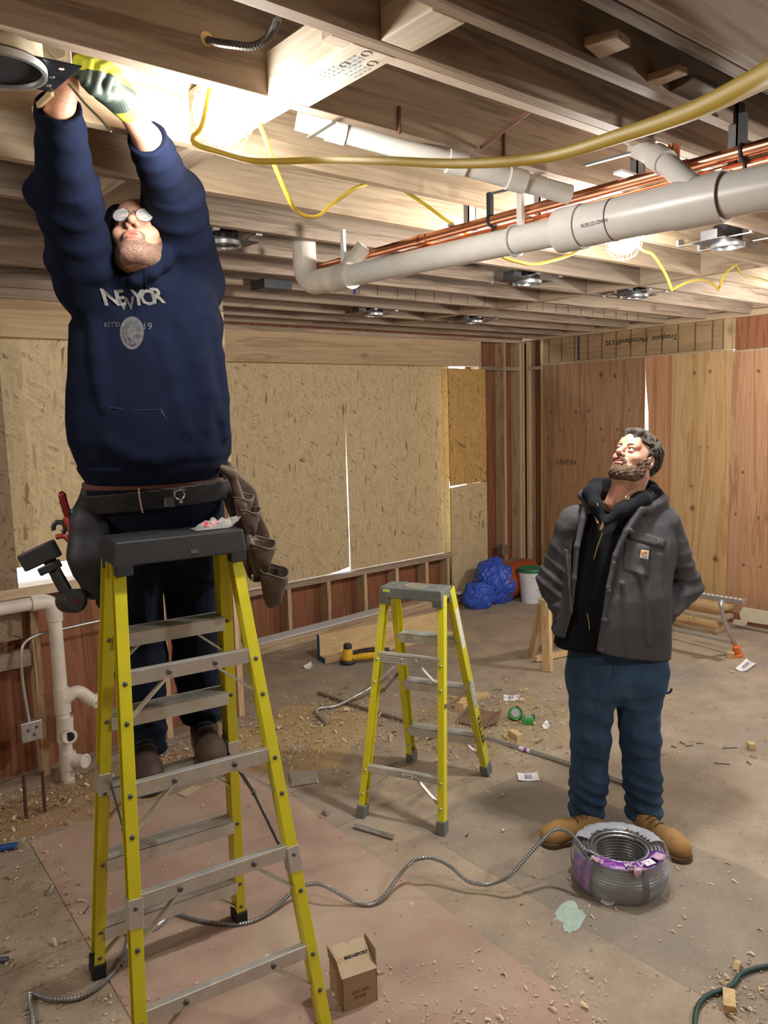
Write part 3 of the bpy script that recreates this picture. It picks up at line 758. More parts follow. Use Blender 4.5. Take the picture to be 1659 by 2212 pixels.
# elbow at the far end turning up into the joists
e0 = pp(yq+.0); pts = [e0, e0+np.array([0,.10,0])]
yE = PX(660, 612, PXc)[1]
zz = pp(yE)[2]
arc = [np.array([PXc, yE-.09+.09*math.sin(q), zz+.09-.09*math.cos(q)]) for q in np.linspace(0, PI/2, 8)]
MB().tube([pp(yq)-np.array([0,.03,0])]+arc+[np.array([PXc, yE, zz+.22])], .053, 20).build('elbow', PVC_D, t, smooth=True)
MB().tube([pp(yq-.08), pp(yq+.05)], .056, 20).build('coupling', PVC_D, t, smooth=True)
MB().tube([pp(yq-.0), pp(yq-.1)+np.array([.06,0,.12])], .036, 16).build('wye_branch', PVC_D, t, smooth=True)
for px_ in (733, 1113):
    q = PX(px_, 600 if px_ < 900 else 508, PXc)
    c = pp(q[1])
    h = MB().torus(c, .049, .005, (0,1,0), 20, 6); h.box((c[0]+.02, c[1]-.011, c[2]+.04), (c[0]+.034, c[1]+.011, CZ+.02))
    h.build('pipe_hanger', PVC, t, smooth=False, label='white plastic J hook')
# branches that run along the joist bays and drop into the main pipe
t2 = thing('branch_pipe', 'long white branch pipe in the joist bay behind the yellow cable', 'pipe', (1.7, 1.95, 2.86))
pa = PY(640, 258, 1.90); pb = PX(1243, 424, 2.05); du = (pb-pa)/np.linalg.norm(pb-pa); Lp = np.linalg.norm(pb-pa)
MB().tube([pa, pa+du*(Lp-.02)], .0285, 16).build('pipe_run', PVC, t2, smooth=True)
for f0 in (.10, .52, .74): MB().tube([pa+du*Lp*f0, pa+du*(Lp*f0+.055)], .034, 16).build('coupling', PVC, t2, smooth=True)
t3 = thing('branch_pipe', 'short white branch pipe with elbow above the copper tee, joining the drain pipe', 'pipe', (1.9, 1.5, 2.84))
pa = PY(1375, 318, 1.40); pb = PX(1500, 405, 2.06)
MB().tube(smoothpath([pa, pa*.55+pb*.45+np.array([0,0,.012]), pb], 6), .030, 16).build('pipe_run', PVC, t3, smooth=True)
qm = pa*.55+pb*.45+np.array([0,0,.012]); dq = (pb-pa)/np.linalg.norm(pb-pa)
MB().tube([qm-dq*.035, qm+dq*.03], .036, 16).build('coupling', PVC, t3, smooth=True)
# ---------------------------------------------------------------- copper pipes
XC = 2.16
ca = PX(1659, 312, XC); cb = PX(672, 583, XC)
for k, (dx, dz, lb) in enumerate(((0, 0, 'upper copper water pipe running beside the white drain pipe'), (.028, -.034, 'lower copper water pipe running beside the white drain pipe'))):
    t = thing('copper_pipe', lb, 'pipe', (XC+dx, 2.5, ca[2]+dz-.02), 'pair of copper water pipes')
    o_ = np.array([dx, 0, dz])
    dr = (cb-ca)/np.linalg.norm(cb-ca)
    A, B = ca-dr*1.6+o_, cb+o_-dr*(.0 if k == 0 else .05)
    MB().tube([A, B], .0172, 16).build('pipe_run', COPPER, t, smooth=True)
    for px_, py_ in ((1460, 368), (1470,366), (905, 512), (915, 510)):
        q = PX(px_, py_, XC); c = A+dr*((q-A)@dr)
        MB().tube([c-dr*.022, c+dr*.022], .0205, 14).build('coupling', COPPER, t, smooth=True)
    if k == 0:
        c = A+dr*((PX(1455, 368, XC)-A)@dr)
        MB().tube([c, c+np.array([0, 0, .07])], .0165, 14).build('tee_branch', COPPER, t, smooth=True)
t = thing('pipe_clamp', 'black plastic clamp on the copper pipes, upper right', 'clamp', PX(1605, 325, XC))
for i, (px_, py_, lb) in enumerate(((1605, 325, None), (1060, 468, 'black plastic clamp on the copper pipes near the middle of their run'), (665, 578, 'black plastic clamp on the copper pipes at their far end'))):
    if i: t = thing('pipe_clamp', lb, 'clamp', PX(px_, py_, XC))
    c = PX(px_, py_, XC); c = np.array([XC, c[1], ca[2]+(cb[2]-ca[2])*(c[1]-ca[1])/(cb[1]-ca[1])])
    MB().torus(c, .019, .0055, (0,1,0), 16, 6).box((c[0]-.012, c[1]-.009, c[2]+.016), (c[0]+.006, c[1]+.009, CZ+.0)).build('strap', BLACKP, t, smooth=False)
    c2 = c+np.array([.028, 0, -.034]); MB().torus(c2, .019, .0055, (0,1,0), 16, 6).build('strap', BLACKP, t)
# galvanised strut brackets that drop from the joists
for i, (px_, py_, py2, lb) in enumerate(((1378, 325, 385, 'dark grey strut bracket behind the copper pipes under the yellow cable'), (1168, 398, 475, 'grey strut bracket behind the copper pipes left of the wide drain fitting'), (1015, 452, 495, 'grey strut bracket half hidden by the loop of yellow cable'), (1590, 330, 385, 'strut bracket just left of the upper right copper clamp'))):
    a = PX(px_, py_, XC+.08); b_ = PX(px_, py2, XC+.08)
    t = thing('strut_bracket', lb, 'bracket', a)
    z0 = b_[2]; yy = a[1]
    q = MB().box((XC+.06, yy-.012, z0), (XC+.10, yy-.008, CZ+.06)); q.box((XC+.06, yy-.012, z0), (XC+.064, yy+.014, CZ+.06)); q.box((XC+.096, yy-.012, z0), (XC+.10, yy+.014, CZ+.06))
    q.build('strut_channel', DSTEEL if i in (0, 3) else GALV, t)
    MB().box((XC-.02, yy-.012, z0+.0), (XC+.12, yy+.02, z0+.008)).build('shelf_plate', GALV, t)
for i, (c1, c2, lb) in enumerate((((1265,357),(1395,322),'thin steel arm pointing left above the copper pipes, nearest one'), ((1062,418),(1190,388),'thin steel arm pointing left above the copper pipes, second one'), ((668,297),(722,262),'short steel rod sticking down beside the white branch pipe'))):
    a, b_ = F(*c1, CZ-.012), F(*c2, CZ-.012)
    MB().bar(a, b_, .012, .006).build('hanger_arm', DSTEEL if i < 2 else GALV, label=lb, cat='hanger')
# copper stub rods that stick out of the joist beneath the cable
RUST = plain('old_copper_rod', (.16,.075,.05), .5, .6, var=.3, vs=30)
simple(MB().cyl(PY(1040,318,1.68), PY(1148,236,1.40), .006, 10), 'copper_rod', RUST, 'brown copper rod slanting across the joist bay above the cable', 'rod', smooth=True)
simple(MB().cyl(PY(863,230,1.688), PY(863,288,1.688), .005, 8), 'copper_rod', RUST, 'short upright brown rod on the joist left of the slanting rod', 'rod', smooth=True)
simple(MB().cyl(PY(1089,285,1.688), PY(1089,342,1.688), .005, 8), 'copper_rod', RUST, 'short upright brown rod on the joist right of the slanting rod', 'rod', smooth=True)
# armoured cable through a hole in the near joist
def ribbed(pts, r, n=8, step=.0045, amp=.18):
    P_ = smoothpath(pts, 14); L = [0]
    for i in range(1, len(P_)): L.append(L[-1]+np.linalg.norm(P_[i]-P_[i-1]))
    k = int(L[-1]/step); s_ = np.linspace(0, L[-1], k); A = np.array(P_)
    Q = np.stack([np.interp(s_, L, A[:, j]) for j in range(3)], 1)
    return MB().tube(list(Q), [r*(1+amp*(1 if i % 2 else -1)) for i in range(k)], n)
ARM = plain('armoured_cable_metal', (.30,.31,.32), .42, .8, var=.15)
ARMD = plain('dark_armoured_cable', (.13,.125,.12), .45, .7)
o = simple(ribbed([PY(447,86,1.692), PY(470,92,1.66), PY(505,97,1.60), PY(545,100,1.55), PY(575,85,1.5), PY(592,60,1.45), PY(600,40,1.40)], .0075, 8, .0045, .22), 'armoured_cable', ARMD, 'ribbed metal cable coming out of a hole in the wide joist, top centre-left', 'cable', smooth=False)
MB().lathe([(.016,0),(.016,.0012)], PY(447,84,1.6925), (0,-1,0), 16).build('drilled_hole', plain('lit_hole_wood', (.85,.6,.3), .7), label='drilled hole with splintered bright rim in the wide ceiling joist', cat='hole')
# ---------------------------------------------------------------- recessed lights
CANI = plain('can_inside', (.03,.03,.033), .35, .5)
def recessed(x, y, label, rz=0):
    c = np.array([x, y, CZ-.012]); t = thing('recessed_light', label, 'recessed light', c, 'recessed light housings between the joists')
    MB().box((x-.16, y-.085, CZ-.010), (x+.16, y+.085, CZ-.007)).build('mounting_plate', DSTEEL, t)
    MB().lathe([(.066,0),(.078,0),(.078,-.018),(.070,-.02),(.066,-.018),(.066,0)], (x+.03, y, CZ-.008), (0,0,1), 28, 0, False).build('trim_ring', GALV, t, smooth=True)
    MB().lathe([(.001,.0),(.066,.0),(.066,.09),(.001,.09)], (x+.03, y, CZ-.012), (0,0,1), 24).build('can', CANI, t, smooth=True)
    for s in (-1, 1):
        MB().bar((x+s*.10, y-.183, CZ-.002), (x+s*.10, y+.183, CZ-.002), .012, .004, (1,0,0)).build('bar_hanger', GALV, t)
        for s2 in (-1, 1): MB().box((x+s*.10-.015, y+s2*.178-.006, CZ-.006), (x+s*.10+.015, y+s2*.178+.006, CZ+.025)).build('hanger_foot', GALV, t)
    MB().box((x-.15, y-.04, CZ-.006), (x-.08, y+.04, CZ+.035)).build('junction_box', DSTEEL, t)
recessed(3.74, 1.915, 'recessed light housing with shiny bars at the right edge, above the scalloped yellow cable')
recessed(3.73, 3.13, 'recessed light housing above the boarded wall, left of the scalloped yellow cable')
recessed(4.88, 3.13, 'recessed light housing just below the first point of the scalloped yellow cable')
recessed(4.97, 4.75, 'small far recessed light housing, nearest the room corner')
recessed(3.86, 4.752, 'small far recessed light housing above the middle of the boarded window')
recessed(1.70, 3.13, 'recessed light housing behind the elbow of the man on the ladder')
b = MB().box((2.43,3.95,CZ-.035),(2.62,4.1,CZ+.02)); simple(b, 'junction_box', BLACKP, 'dark junction box under the joists left of the drain pipe elbow', 'box', bevel=.003)
# the housing the man is fitting
t = thing('recessed_light', 'black recessed light housing held up by the man on the ladder', 'recessed light', (.45, 1.9, 2.755))
c0, c1, c2 = F(177, 145, 2.765), F(113, 200, 2.765), F(0, 178, 2.765); c3 = c0+(c2-c1)
pn = np.cross(c1-c0, c2-c1); pn /= np.linalg.norm(pn); pn = pn if pn[2] > 0 else -pn
xl = (c2-c1)*1.6
plm = MB().prism([c0, c1, c1+xl, c0+xl], pn*.003)
plt_ = plm.build('mounting_plate', plain('black_enamel', (.018,.02,.026), .35, .3, var=.2), t, bevel=.001)
hl = plain('punched_hole', (.75,.68,.55), .6)
ex = (c0-c1); ey = (c2-c1)/np.linalg.norm(c2-c1)
for k, (a_, b2) in enumerate(((.2,.02),(.82,.03),(.5,.03),(.25,.06),(.7,.07),(.45,.09),(.15,.10))):
    MB().lathe([(.006,0),(.006,.0006)], c1+ex*a_+ey*b2-pn*.0007, pn, 10).build('punched_hole', hl if k % 2 else GALV, t)
cc = F(-8, 140, 2.761)
MB().lathe([(.086,0),(.097,0),(.097,-.014),(.091,-.016),(.087,-.012),(.086,0)], cc, pn, 36, 0, False).build('trim_ring', GALV, t, smooth=True)
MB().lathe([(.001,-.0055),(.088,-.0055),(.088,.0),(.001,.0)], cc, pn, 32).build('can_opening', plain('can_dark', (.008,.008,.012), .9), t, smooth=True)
MB().lathe([(.001,.004),(.092,.004),(.092,.11),(.001,.11)], cc+pn*.002, pn, 32).build('can', plain('can_body', (.62,.56,.42), .4, .4), t, smooth=True)
q = F(128, 118, 2.80)
MB().obox(q+np.array([-.01,.02,.01]), (np.array([1,0,0]), np.array([0,1,0]), np.array([0,0,1])), (.035,.025,.032)).build('junction_box', plain('cream_box', (.66,.60,.47), .5), t, bevel=.003)
MB().lathe([(.018,0),(.018,.003)], q+np.array([-.008,-.0065,.005]), (0,-1,0), 18).build('knockout', plain('cream_knock', (.55,.5,.38), .5), t)
MB().bar(F(113,200,2.765), F(72,238,2.78), .007, .014).build('bar_hanger', plain('tan_bar', (.5,.38,.22), .5), t)
MB().tube(smoothpath([F(148,180,2.76), F(185,225,2.72), F(215,255,2.69), F(240,284,2.66)], 6), .0028, 6).build('wire', plain('thin_wire', (.12,.13,.06), .5), t, smooth=True)
# ---------------------------------------------------------------- drain assembly at the left wall
YP = 4.42
t = thing('drain_assembly', 'white plastic drain pipe with tees and cleanout standing against the left wall', 'pipe', PY(150, 1690, YP)*np.array([1,1,0]))
def q_(x, y, Y=YP): return PY(x, y, Y)
top = q_(117, 1322); botp = q_(148, 1688); botp[2] = .0; topx = q_(45, 1308)
MB().tube([botp, np.array([botp[0]+.0, YP, .25]), np.array([top[0], YP, top[2]-.03])], .036, 18).build('riser', PVC_D, t, smooth=True)
MB().tube([topx+np.array([-.3,0,0]), np.array([top[0]-.06, YP, topx[2]])], .036, 18).build('pipe_run', PVC_D, t, smooth=True)
R = .065
MB().tube([np.array([top[0]-R-.05, YP, topx[2]])]+[np.array([top[0]-R+R*math.sin(a), YP, topx[2]-R+R*math.cos(a)]) for a in np.linspace(0, PI/2, 8)]+[np.array([top[0], YP, topx[2]-R-.05])], .043, 18).build('elbow', PVC_D, t, smooth=True)
te = q_(135, 1520)
MB().tube([te+np.array([0,0,-.05]), te+np.array([0,0,.09])], .044, 18).build('tee_fitting', PVC_D, t, smooth=True)
e = q_(203, 1512)
MB().tube(smoothpath([te+np.array([0,-.01,.02]), te+np.array([.08,-.02,.055]), e+np.array([-.01,-.02,0])], 5), .036, 16).build('side_branch', PVC_D, t, smooth=True)
MB().torus(e+np.array([0,-.025,0]), .034, .010, (1,-.8,0), 20, 8).build('branch_rim', PVC_D, t, smooth=True)
MB().lathe([(.03,0),(.03,.004)], e+np.array([-.005,-.02,0]), (1,-.8,0), 18).build('branch_opening', CANI, t)
for (px_, py_, r_, nm_, mt_) in ((148,1583,.036,'front_branch',PVC_D), (158,1640,.036,'cleanout_plug',PVC_D)):
    c = q_(px_, py_)
    dr = np.array([-.25,-1,.1]) if nm_ == 'front_branch' else np.array([.55,-1,0])
    dr /= np.linalg.norm(dr)
    MB().tube([c+np.array([-.02,0,0]), c+dr*.085], [.038,.038], 18).build(nm_, mt_, t, smooth=True)
    MB().torus(c+dr*.085, .033, .009, dr, 20, 8).build('fitting_rim', mt_, t, smooth=True)
    MB().lathe([(.03,0),(.03,.005)], c+dr*.083, dr, 18).build('opening' if nm_ == 'front_branch' else 'plug_face', CANI if nm_ == 'front_branch' else PVC_D, t)
MB().tube([q_(140,1548), q_(141,1600)], .045, 18).build('tee_fitting', PVC_D, t, smooth=True)
MB().tube([q_(146,1625), q_(148,1660)], .045, 18).build('tee_fitting', PVC_D, t, smooth=True)
# junction box with conduit on the left wall
t = thing('junction_box', 'square galvanised junction box on the left wall stud, conduit rising from it', 'junction box', q_(68, 1590, 4.46))
c = q_(67, 1578, 4.44)
MB().box((c[0]-.055, 4.42, c[2]-.055), (c[0]+.055, 4.47, c[2]+.055)).build('box', GALV, t, bevel=.004)
for dx, dz in ((-.02,.01),(.025,.02),(.01,-.02)):
    MB().lathe([(.009,0),(.009,.002)], (c[0]+dx, 4.42, c[2]+dz), (0,-1,0), 12).build('knockout', DSTEEL, t)
cp = [c+np.array([-.005,0,.055]), q_(50,1480,4.45), q_(46,1425,4.45), q_(52,1390,4.46), q_(80,1372,4.47), q_(120,1362,4.47), q_(215,1341,4.47), q_(330,1318,4.48)]
simple(MB().tube(smoothpath(cp, 6), .0085, 10), 'conduit', GALV, 'thin grey conduit curving up from the junction box along the left wall', 'conduit', smooth=True)
RB = plain('rusty_rod', (.10,.045,.03), .8, .3, var=.4, vs=60)
for (x0, y0, x1, y1, lb) in ((57,1770,51,1675,'left one of two rusty threaded rods standing in the floor'), (97,1755,92,1665,'right one of two rusty threaded rods standing in the floor')):
    a = F(x0, y0); bt = PY(x1, y1, a[1]); bt[1] = a[1]
    simple(ribbed([a, (a+bt)/2, bt], .0095, 8, .005, .08), 'threaded_rod', RB, lb, 'rod')
# ---------------------------------------------------------------- coil of armoured cable
cc = np.array([2.745, 1.80, 0.0])
tilt = Matrix.Rotation(0, 3, 'X')
t = thing('cable_coil', 'shrink-wrapped coil of grey armoured cable with purple label at the bearded man\'s boots', 'cable coil', cc)
lay = []
def coilp(R, z, a): return cc+np.array([R*math.cos(a), R*math.sin(a), z])
pts = []
N1 = 56
for k in range(12*N1):      # outer wall of windings, bottom to top, swelling in the middle
    f = k/(12*N1); pts.append(coilp(.172+.018*math.sin(PI*min(1, f*1.02)), .010+f*.135, 2*PI*k/N1))
for k in range(4*N1):       # over the top towards the inside
    f = k/(4*N1); pts.append(coilp(.172-f*.062, .150+.006*math.sin(PI*f), 2*PI*k/N1))
for k in range(10*N1):      # inner wall going down
    f = k/(10*N1); pts.append(coilp(.108-.005*math.sin(PI*f), .146-f*.135, 2*PI*k/N1))
rr = [.0078*(1.0+.10*(1 if i % 2 else -1)) for i in range(len(pts))]
MB().tube(pts, rr, 7).build('cable_windings', plain('coil_cable_metal', (.22,.225,.235), .4, .75, var=.2, vs=60), t, smooth=True)
MB().lathe([(.116,.01),(.17,.01),(.17,.14),(.116,.14),(.116,.01)], cc, (0,0,1), 40, 0, False).build('cable_core', ARMD, t)
def coil_surf(a, q, off=0.0):
    # q runs 0..1 from the outer bottom over the top to the inner edge
    if q < .55:
        f = q/.55; R = .181+off+.018*math.sin(PI*f); z = .006+f*.142
    else:
        f = (q-.55)/.45; R = .181+off-f*.074; z = .148+off+.012*math.sin(PI*f)
    return cc+np.array([R*math.cos(a), R*math.sin(a), z])
def patch(a0, a1, q0, q1, off, name, mt, na=24, nq=10, jag=0.0, lab=None, crinkle=0.0, thick=.0012):
    vs = []; r_ = np.random.RandomState(abs(int(a0*100))+3)
    for i in range(na+1):
        j0 = r_.uniform(-jag, jag); j1 = r_.uniform(-jag, jag)
        for j in range(nq+1):
            q = q0+j0+(q1+j1-q0-j0)*j/nq
            vs.append(coil_surf(a0+(a1-a0)*i/na, min(max(q, 0), 1), off+r_.uniform(0, crinkle)))
    fs = [(i*(nq+1)+j, (i+1)*(nq+1)+j, (i+1)*(nq+1)+j+1, i*(nq+1)+j+1) for i in range(na) for j in range(nq)]
    o = MB().add(vs, fs).build(name, mt, t, smooth=True, label=lab)
    so = o.modifiers.new('thickness', 'SOLIDIFY'); so.thickness = thick
    return o
PUR = NT('purple_label')
pn_ = PUR.noise(PUR.co(), 14, 2); PUR.out(PUR.ramp(pn_, [(.42, (.12,.022,.26)), (.52, (.16,.03,.33)), (.56, (.42,.10,.36)), (.62, (.14,.025,.3))]), .35); PUR = PUR.m
FILM = NT('clear_film'); FILM.out((.75,.78,.82), .12); FILM.b.inputs['Alpha'].default_value = .09; FILM.b.inputs['Specular IOR Level'].default_value = .9; FILM = FILM.m
am = math.atan2(-.8, -.62)          # side turned towards the camera
patch(am-.95, am+1.15, .58, .99, .010, 'purple_label', PUR, jag=.02, lab='purple printed label torn open on the coil')
patch(am-1.55, am-.95, .05, .55, .010, 'purple_label', PUR, jag=.01, lab='purple printed label on the side of the coil')
patch(am-1.9, am+1.6, .02, .62, .013, 'plastic_film', FILM, 60, 12, .03, crinkle=.004, thick=.0004)
patch(am+1.6, am+4.3, .35, .95, .013, 'plastic_film', plain('milky_film', (.55,.58,.64), .25, var=.1, Alpha=.5), 50, 10, .04, crinkle=.004, thick=.0004)
for k, (a_, q_0, q_1) in enumerate(((am-.15, .56, .62), (am-1.0, .6, .68), (am+.62, .62, .85))):
    patch(a_, a_+.30, q_0, q_1+.05, .016, 'torn_label_piece', plain('pink_torn_paper', (.62,.42,.56), .6, var=.25, vs=50), 8, 4, .03, crinkle=.012)
for a_ in (am+.22, am+2.6, am-2.0):
    b = MB(); vs = []
    for j in range(15):
        q = .02+.96*j/14
        for s_ in (-1, 1): vs.append(coil_surf(a_+s_*.045, q, .009))
    b.add(vs, [(2*j, 2*j+1, 2*j+3, 2*j+2) for j in range(14)])
    o = b.build('black_strap', BLACKP, t); so = o.modifiers.new('th', 'SOLIDIFY'); so.thickness = .001
c_ = coil_surf(am+.42, .74, .014)
rt = np.array([-math.sin(am+.42), math.cos(am+.42), 0]); rt = rt if rt@RT > 0 else -rt
inw = np.array([-math.cos(am+.42), -math.sin(am+.42), .05])
MB().obox(c_, (rt, inw/np.linalg.norm(inw), np.cross(rt, inw/np.linalg.norm(inw))), (.024, .017, .0008)).build('white_label_panel', WHITEP, t)
c2 = coil_surf(am+.12, .76, .014); rt2 = np.array([-math.sin(am+.12), math.cos(am+.12), 0]); rt2 = rt2 if rt2@RT > 0 else -rt2
text_obj('MC LITE', .032, c2, rt2, np.array([-math.cos(am+.12), -math.sin(am+.12), .1]), plain('lilac_print', (.6,.5,.66), .5), t, 'lettering', bold=.0006)
# loose end of the cable snaking over the floor under the tall ladder
cp = [cc+np.array([-.12,-.04,.14]), F(1278,1842,.17), F(1262,1835,.20), F(1235,1803,.24), F(1212,1792,.25), F(1190,1797,.24), F(1150,1838,.18), F(1105,1888,.10), F(1075,1905,.06), F(1045,1911,.04), F(1010,1903,.05), F(975,1873,.09), F(945,1857,.11), F(920,1853,.12), F(890,1862,.10), F(860,1895,.06), F(830,1935,.03), F(800,1953,.015), F(765,1948,.02), F(735,1932,.05), F(700,1913,.08), F(670,1910,.07), F(635,1925,.05), F(590,1965,.02), F(545,1990,.012), F(500,1997,.012), F(440,1990,.012), F(395,1978,.012), F(360,1966,.012)]
simple(ribbed(cp, .0080, 8, .0055, .16), 'armoured_cable', ARM, 'ribbed grey metal cable waving over the floor from the coil to the tall stepladder', 'cable', smooth=False)
cp = [F(283,2000,.02), F(278,2030,.012), F(268,2062,.012), F(245,2100,.012), F(215,2130,.012), F(170,2155,.012), F(120,2160,.012), F(85,2152,.012), F(66,2143,.02)]
cp2 = [F(66,2143,.02), F(66,2165,.012), F(71,2200,.012), F(73,2260,.012)]
b = ribbed(cp, .0080, 8, .0055, .16); simple(b, 'armoured_cable', ARM, 'ribbed metal cable curving round the left feet of the tall stepladder', 'cable', smooth=False)
simple(ribbed(cp2, .0080, 8, .0055, .16), 'armoured_cable', ARM, 'kinked end of ribbed metal cable in the lower left corner', 'cable', smooth=False)
simple(MB().tube(smoothpath([F(372,1952,.02), F(355,1985,.016), F(325,2008,.014), F(285,2012,.014), F(242,2014,.014)], 6), .0125, 12), 'conduit_elbow', GALV, 'short shiny bent conduit piece lying between the feet of the tall stepladder', 'conduit', smooth=True)
# ---------------------------------------------------------------- open cardboard box
CARD = plain('cardboard', (.38,.27,.165), .8, var=.06, vs=40); CARDI = plain('cardboard_light', (.50,.39,.26), .8, var=.05, vs=40)
A, B_ = F(742, 2190), F(816, 2163)
ux = (B_-A)/np.linalg.norm(B_-A); uy = np.array([-ux[1], ux[0], 0]); uz = np.array([0,0,1.])
wd = np.linalg.norm(B_-A); dp = wd*1.0; hh = .125
t = thing('cardboard_box', 'small open cardboard box right of the tall stepladder', 'box', A+ux*wd/2+uy*dp/2)
th_ = .003
bx = MB()
O_ = A+ux*wd/2+uy*dp/2
bx.obox(A+ux*wd/2+uy*th_/2+uz*hh/2, (ux,uy,uz), (wd/2, th_/2, hh/2)); bx.obox(A+ux*wd/2+uy*(dp-th_/2)+uz*hh/2, (ux,uy,uz), (wd/2, th_/2, hh/2))
bx.obox(A+ux*th_/2+uy*dp/2+uz*hh/2, (ux,uy,uz), (th_/2, dp/2, hh/2)); bx.obox(A+ux*(wd-th_/2)+uy*dp/2+uz*hh/2, (ux,uy,uz), (th_/2, dp/2, hh/2))
bx.obox(O_+uz*th_/2, (ux,uy,uz), (wd/2, dp/2, th_/2)); bx.build('box_body', CARD, t)
# front flap folded over the opening, side flaps standing up
fl_ = MB(); n_ = uy*.93+uz*.36; n_ /= np.linalg.norm(n_)
p0 = A+uz*hh; p1 = A+ux*wd+uz*hh
fl_.prism([p0, p1, p1+n_*dp*.95, p0+ux*wd*.62+n_*dp*.98, p0+ux*wd*.5+n_*dp*.88, p0+ux*wd*.38+n_*dp*.98, p0+ux*.004+n_*dp*.95], np.cross(ux, n_)*th_)
fp = fl_.build('top_flap', CARDI, t)
text_obj('BRIDGEPORT', .0150, p0+ux*wd*.60+n_*dp*.52+np.cross(ux, n_)*(th_+.0005), ux, n_, BLACKW, fp, 'lettering', ext=.0003, bold=.0007)
MB().torus(p0+ux*wd*.13+n_*dp*.50+np.cross(ux, n_)*(th_+.0005), .007, .0014, np.cross(ux, n_), 18, 5).build('logo_ring', plain('orange_ink', (.75,.38,.08), .6), fp)
for s_, x_ in ((-1, 0), (1, wd)):
    d2 = uz*.97+ux*s_*(.10 if s_ < 0 else .18); d2 /= np.linalg.norm(d2)
    q0 = A+ux*x_+uz*hh
    MB().prism([q0+uy*.004, q0+uy*dp, q0+uy*dp*.97+d2*.052, q0+uy*.03+d2*.052], ux*s_*th_).build('side_flap', CARD, t)
for i, tx in enumerate(('650-G', 'DIE CUT')):
    text_obj(tx, .0165, A+ux*wd*.5+uz*(hh*(.36 if i == 0 else .52))-uy*.0006, -ux, -uz, plain('brown_print%d' % i, (.13,.07,.03), .8), t, 'lettering', ext=.0003)
# ---------------------------------------------------------------- lumber along the boarded wall
def board(p0, p1, wd_, th_, mt, label, name='plank', z=0.0, group=None, up=None):
    p0 = np.array(p0, float); p1 = np.array(p1, float)
    return simple(MB().bar(p0+np.array([0,0,z+th_/2]), p1+np.array([0,0,z+th_/2]), wd_, th_, up), name, mt, label, 'plank', group, bevel=.003)
L1, L2 = (2.52, 5.73, 0), (5.78, 5.81, 0)
board((2.50,5.62,0), (5.75,5.79,0), .14, .038, W_X, 'bottom plank of the low stack along the boarded wall', group='planks stacked along the boarded wall')
board((2.50,5.63,0), (5.55,5.78,0), .14, .038, W_XL, 'second plank up in the low stack along the boarded wall', z=.0382, group='planks stacked along the boarded wall')
board((2.52,5.66,0), (5.30,5.79,0), .14, .038, W_XL, 'third plank up in the low stack along the boarded wall', z=.0764, group='planks stacked along the boarded wall')
board((2.52,5.66,0), (4.85,5.785,0), .15, .012, plain('white_primed', (.70,.72,.76), .45, var=.05), 'white primed strip lying on top of the stack along the boarded wall', z=.1146)
board((2.45,5.62,0), (3.25,5.66,0), .09, .02, W_XL, 'short pale offcut at the left end of the stack along the boarded wall', z=.1146+.0125)
simple(MB().tube([(4.5,5.85,.07), (5.9,5.85,.075)], .022, 14), 'white_pipe', PVC, 'thin white plastic pipe on the floor at the foot of the boarded wall', 'pipe', smooth=True)
board((5.0,5.77,0), (5.95,5.83,0), .05, .045, W_X, 'dark strip of lumber beside the blue tarp', name='plank')
# beam with blue painted end: one tall piece and a low ledge
e0 = F(692, 1428); e1 = e0+(np.array([4.86, 5.02, 0])-e0)*1.0
dr = (e1-e0)/np.linalg.norm(e1-e0); nr = np.array([-dr[1], dr[0], 0])
t = thing('glued_beam', 'L-shaped pale wooden beam with blue painted end behind the short stepladder', 'beam', (e0+e1)/2)
hb2 = PY(690, 1380, e0[1])[2]
HB = wood('beam_lumber', (.62,.46,.25), (.54,.36,.17), 0, .7, streak=.2)
MB().bar(e0+nr*.02+np.array([0,0,.11]), e1+nr*.02+np.array([0,0,.11]), .22, .04, (0,0,1)).build('upright_board', HB, t, bevel=.002)
MB().bar(e0-nr*.045+np.array([0,0,.022]), e1-nr*.045+np.array([0,0,.022]), .09, .044, nr).build('flat_board', HB, t, bevel=.002)
BLUEP = plain('blue_end_paint', (.03,.12,.26), .6, var=.15)
MB().bar(e0+nr*.02+np.array([0,0,.11])-dr*.004, e0+nr*.02+np.array([0,0,.11])-dr*.0005, .221, .041, (0,0,1)).bar(e0-nr*.045+np.array([0,0,.022])-dr*.004, e0-nr*.045+np.array([0,0,.022])-dr*.0005, .091, .045, nr).build('painted_end', BLUEP, t)
# ---------------------------------------------------------------- cordless band saw lying on the floor
tc = F(788, 1432); R1 = np.array([RT[0], RT[1], 0]); R1 /= np.linalg.norm(R1); R2 = np.array([-R1[1], R1[0], 0])
t = thing('cordless_saw', 'yellow and black cordless power tool lying on the floor behind the short stepladder', 'power tool', tc)
TY = plain('tool_yellow', (.72,.42,.02), .4); TB = plain('tool_black', (.018,.018,.02), .5)
def T_(a, b, c): return tc+R1*a+R2*b+np.array([0,0,c])
MB().lathe([(.001,.0),(.062,.0),(.066,.02),(.055,.035),(.001,.036)], T_(-.14,0,.0), (0,0,1), 20).build('base_guard', TB, t, smooth=True)
MB().lathe([(.001,.03),(.046,.03),(.044,.08),(.036,.125),(.001,.126)], T_(-.14,0,.0), (.04,0,1), 16).build('motor_housing', TY, t, smooth=True)
MB().lathe([(.001,.12),(.034,.12),(.036,.15),(.028,.165),(.001,.166)], T_(-.14,0,.0), (.04,0,1), 16).build('top_cap', TB, t, smooth=True)
MB().tube(smoothpath([T_(-.10,0,.05), T_(-.03,0,.06), T_(.06,0,.065), T_(.13,0,.06)], 4), [.03]*4+[.034]*4+[.03]*5, 12).build('body', TY, t, smooth=True)
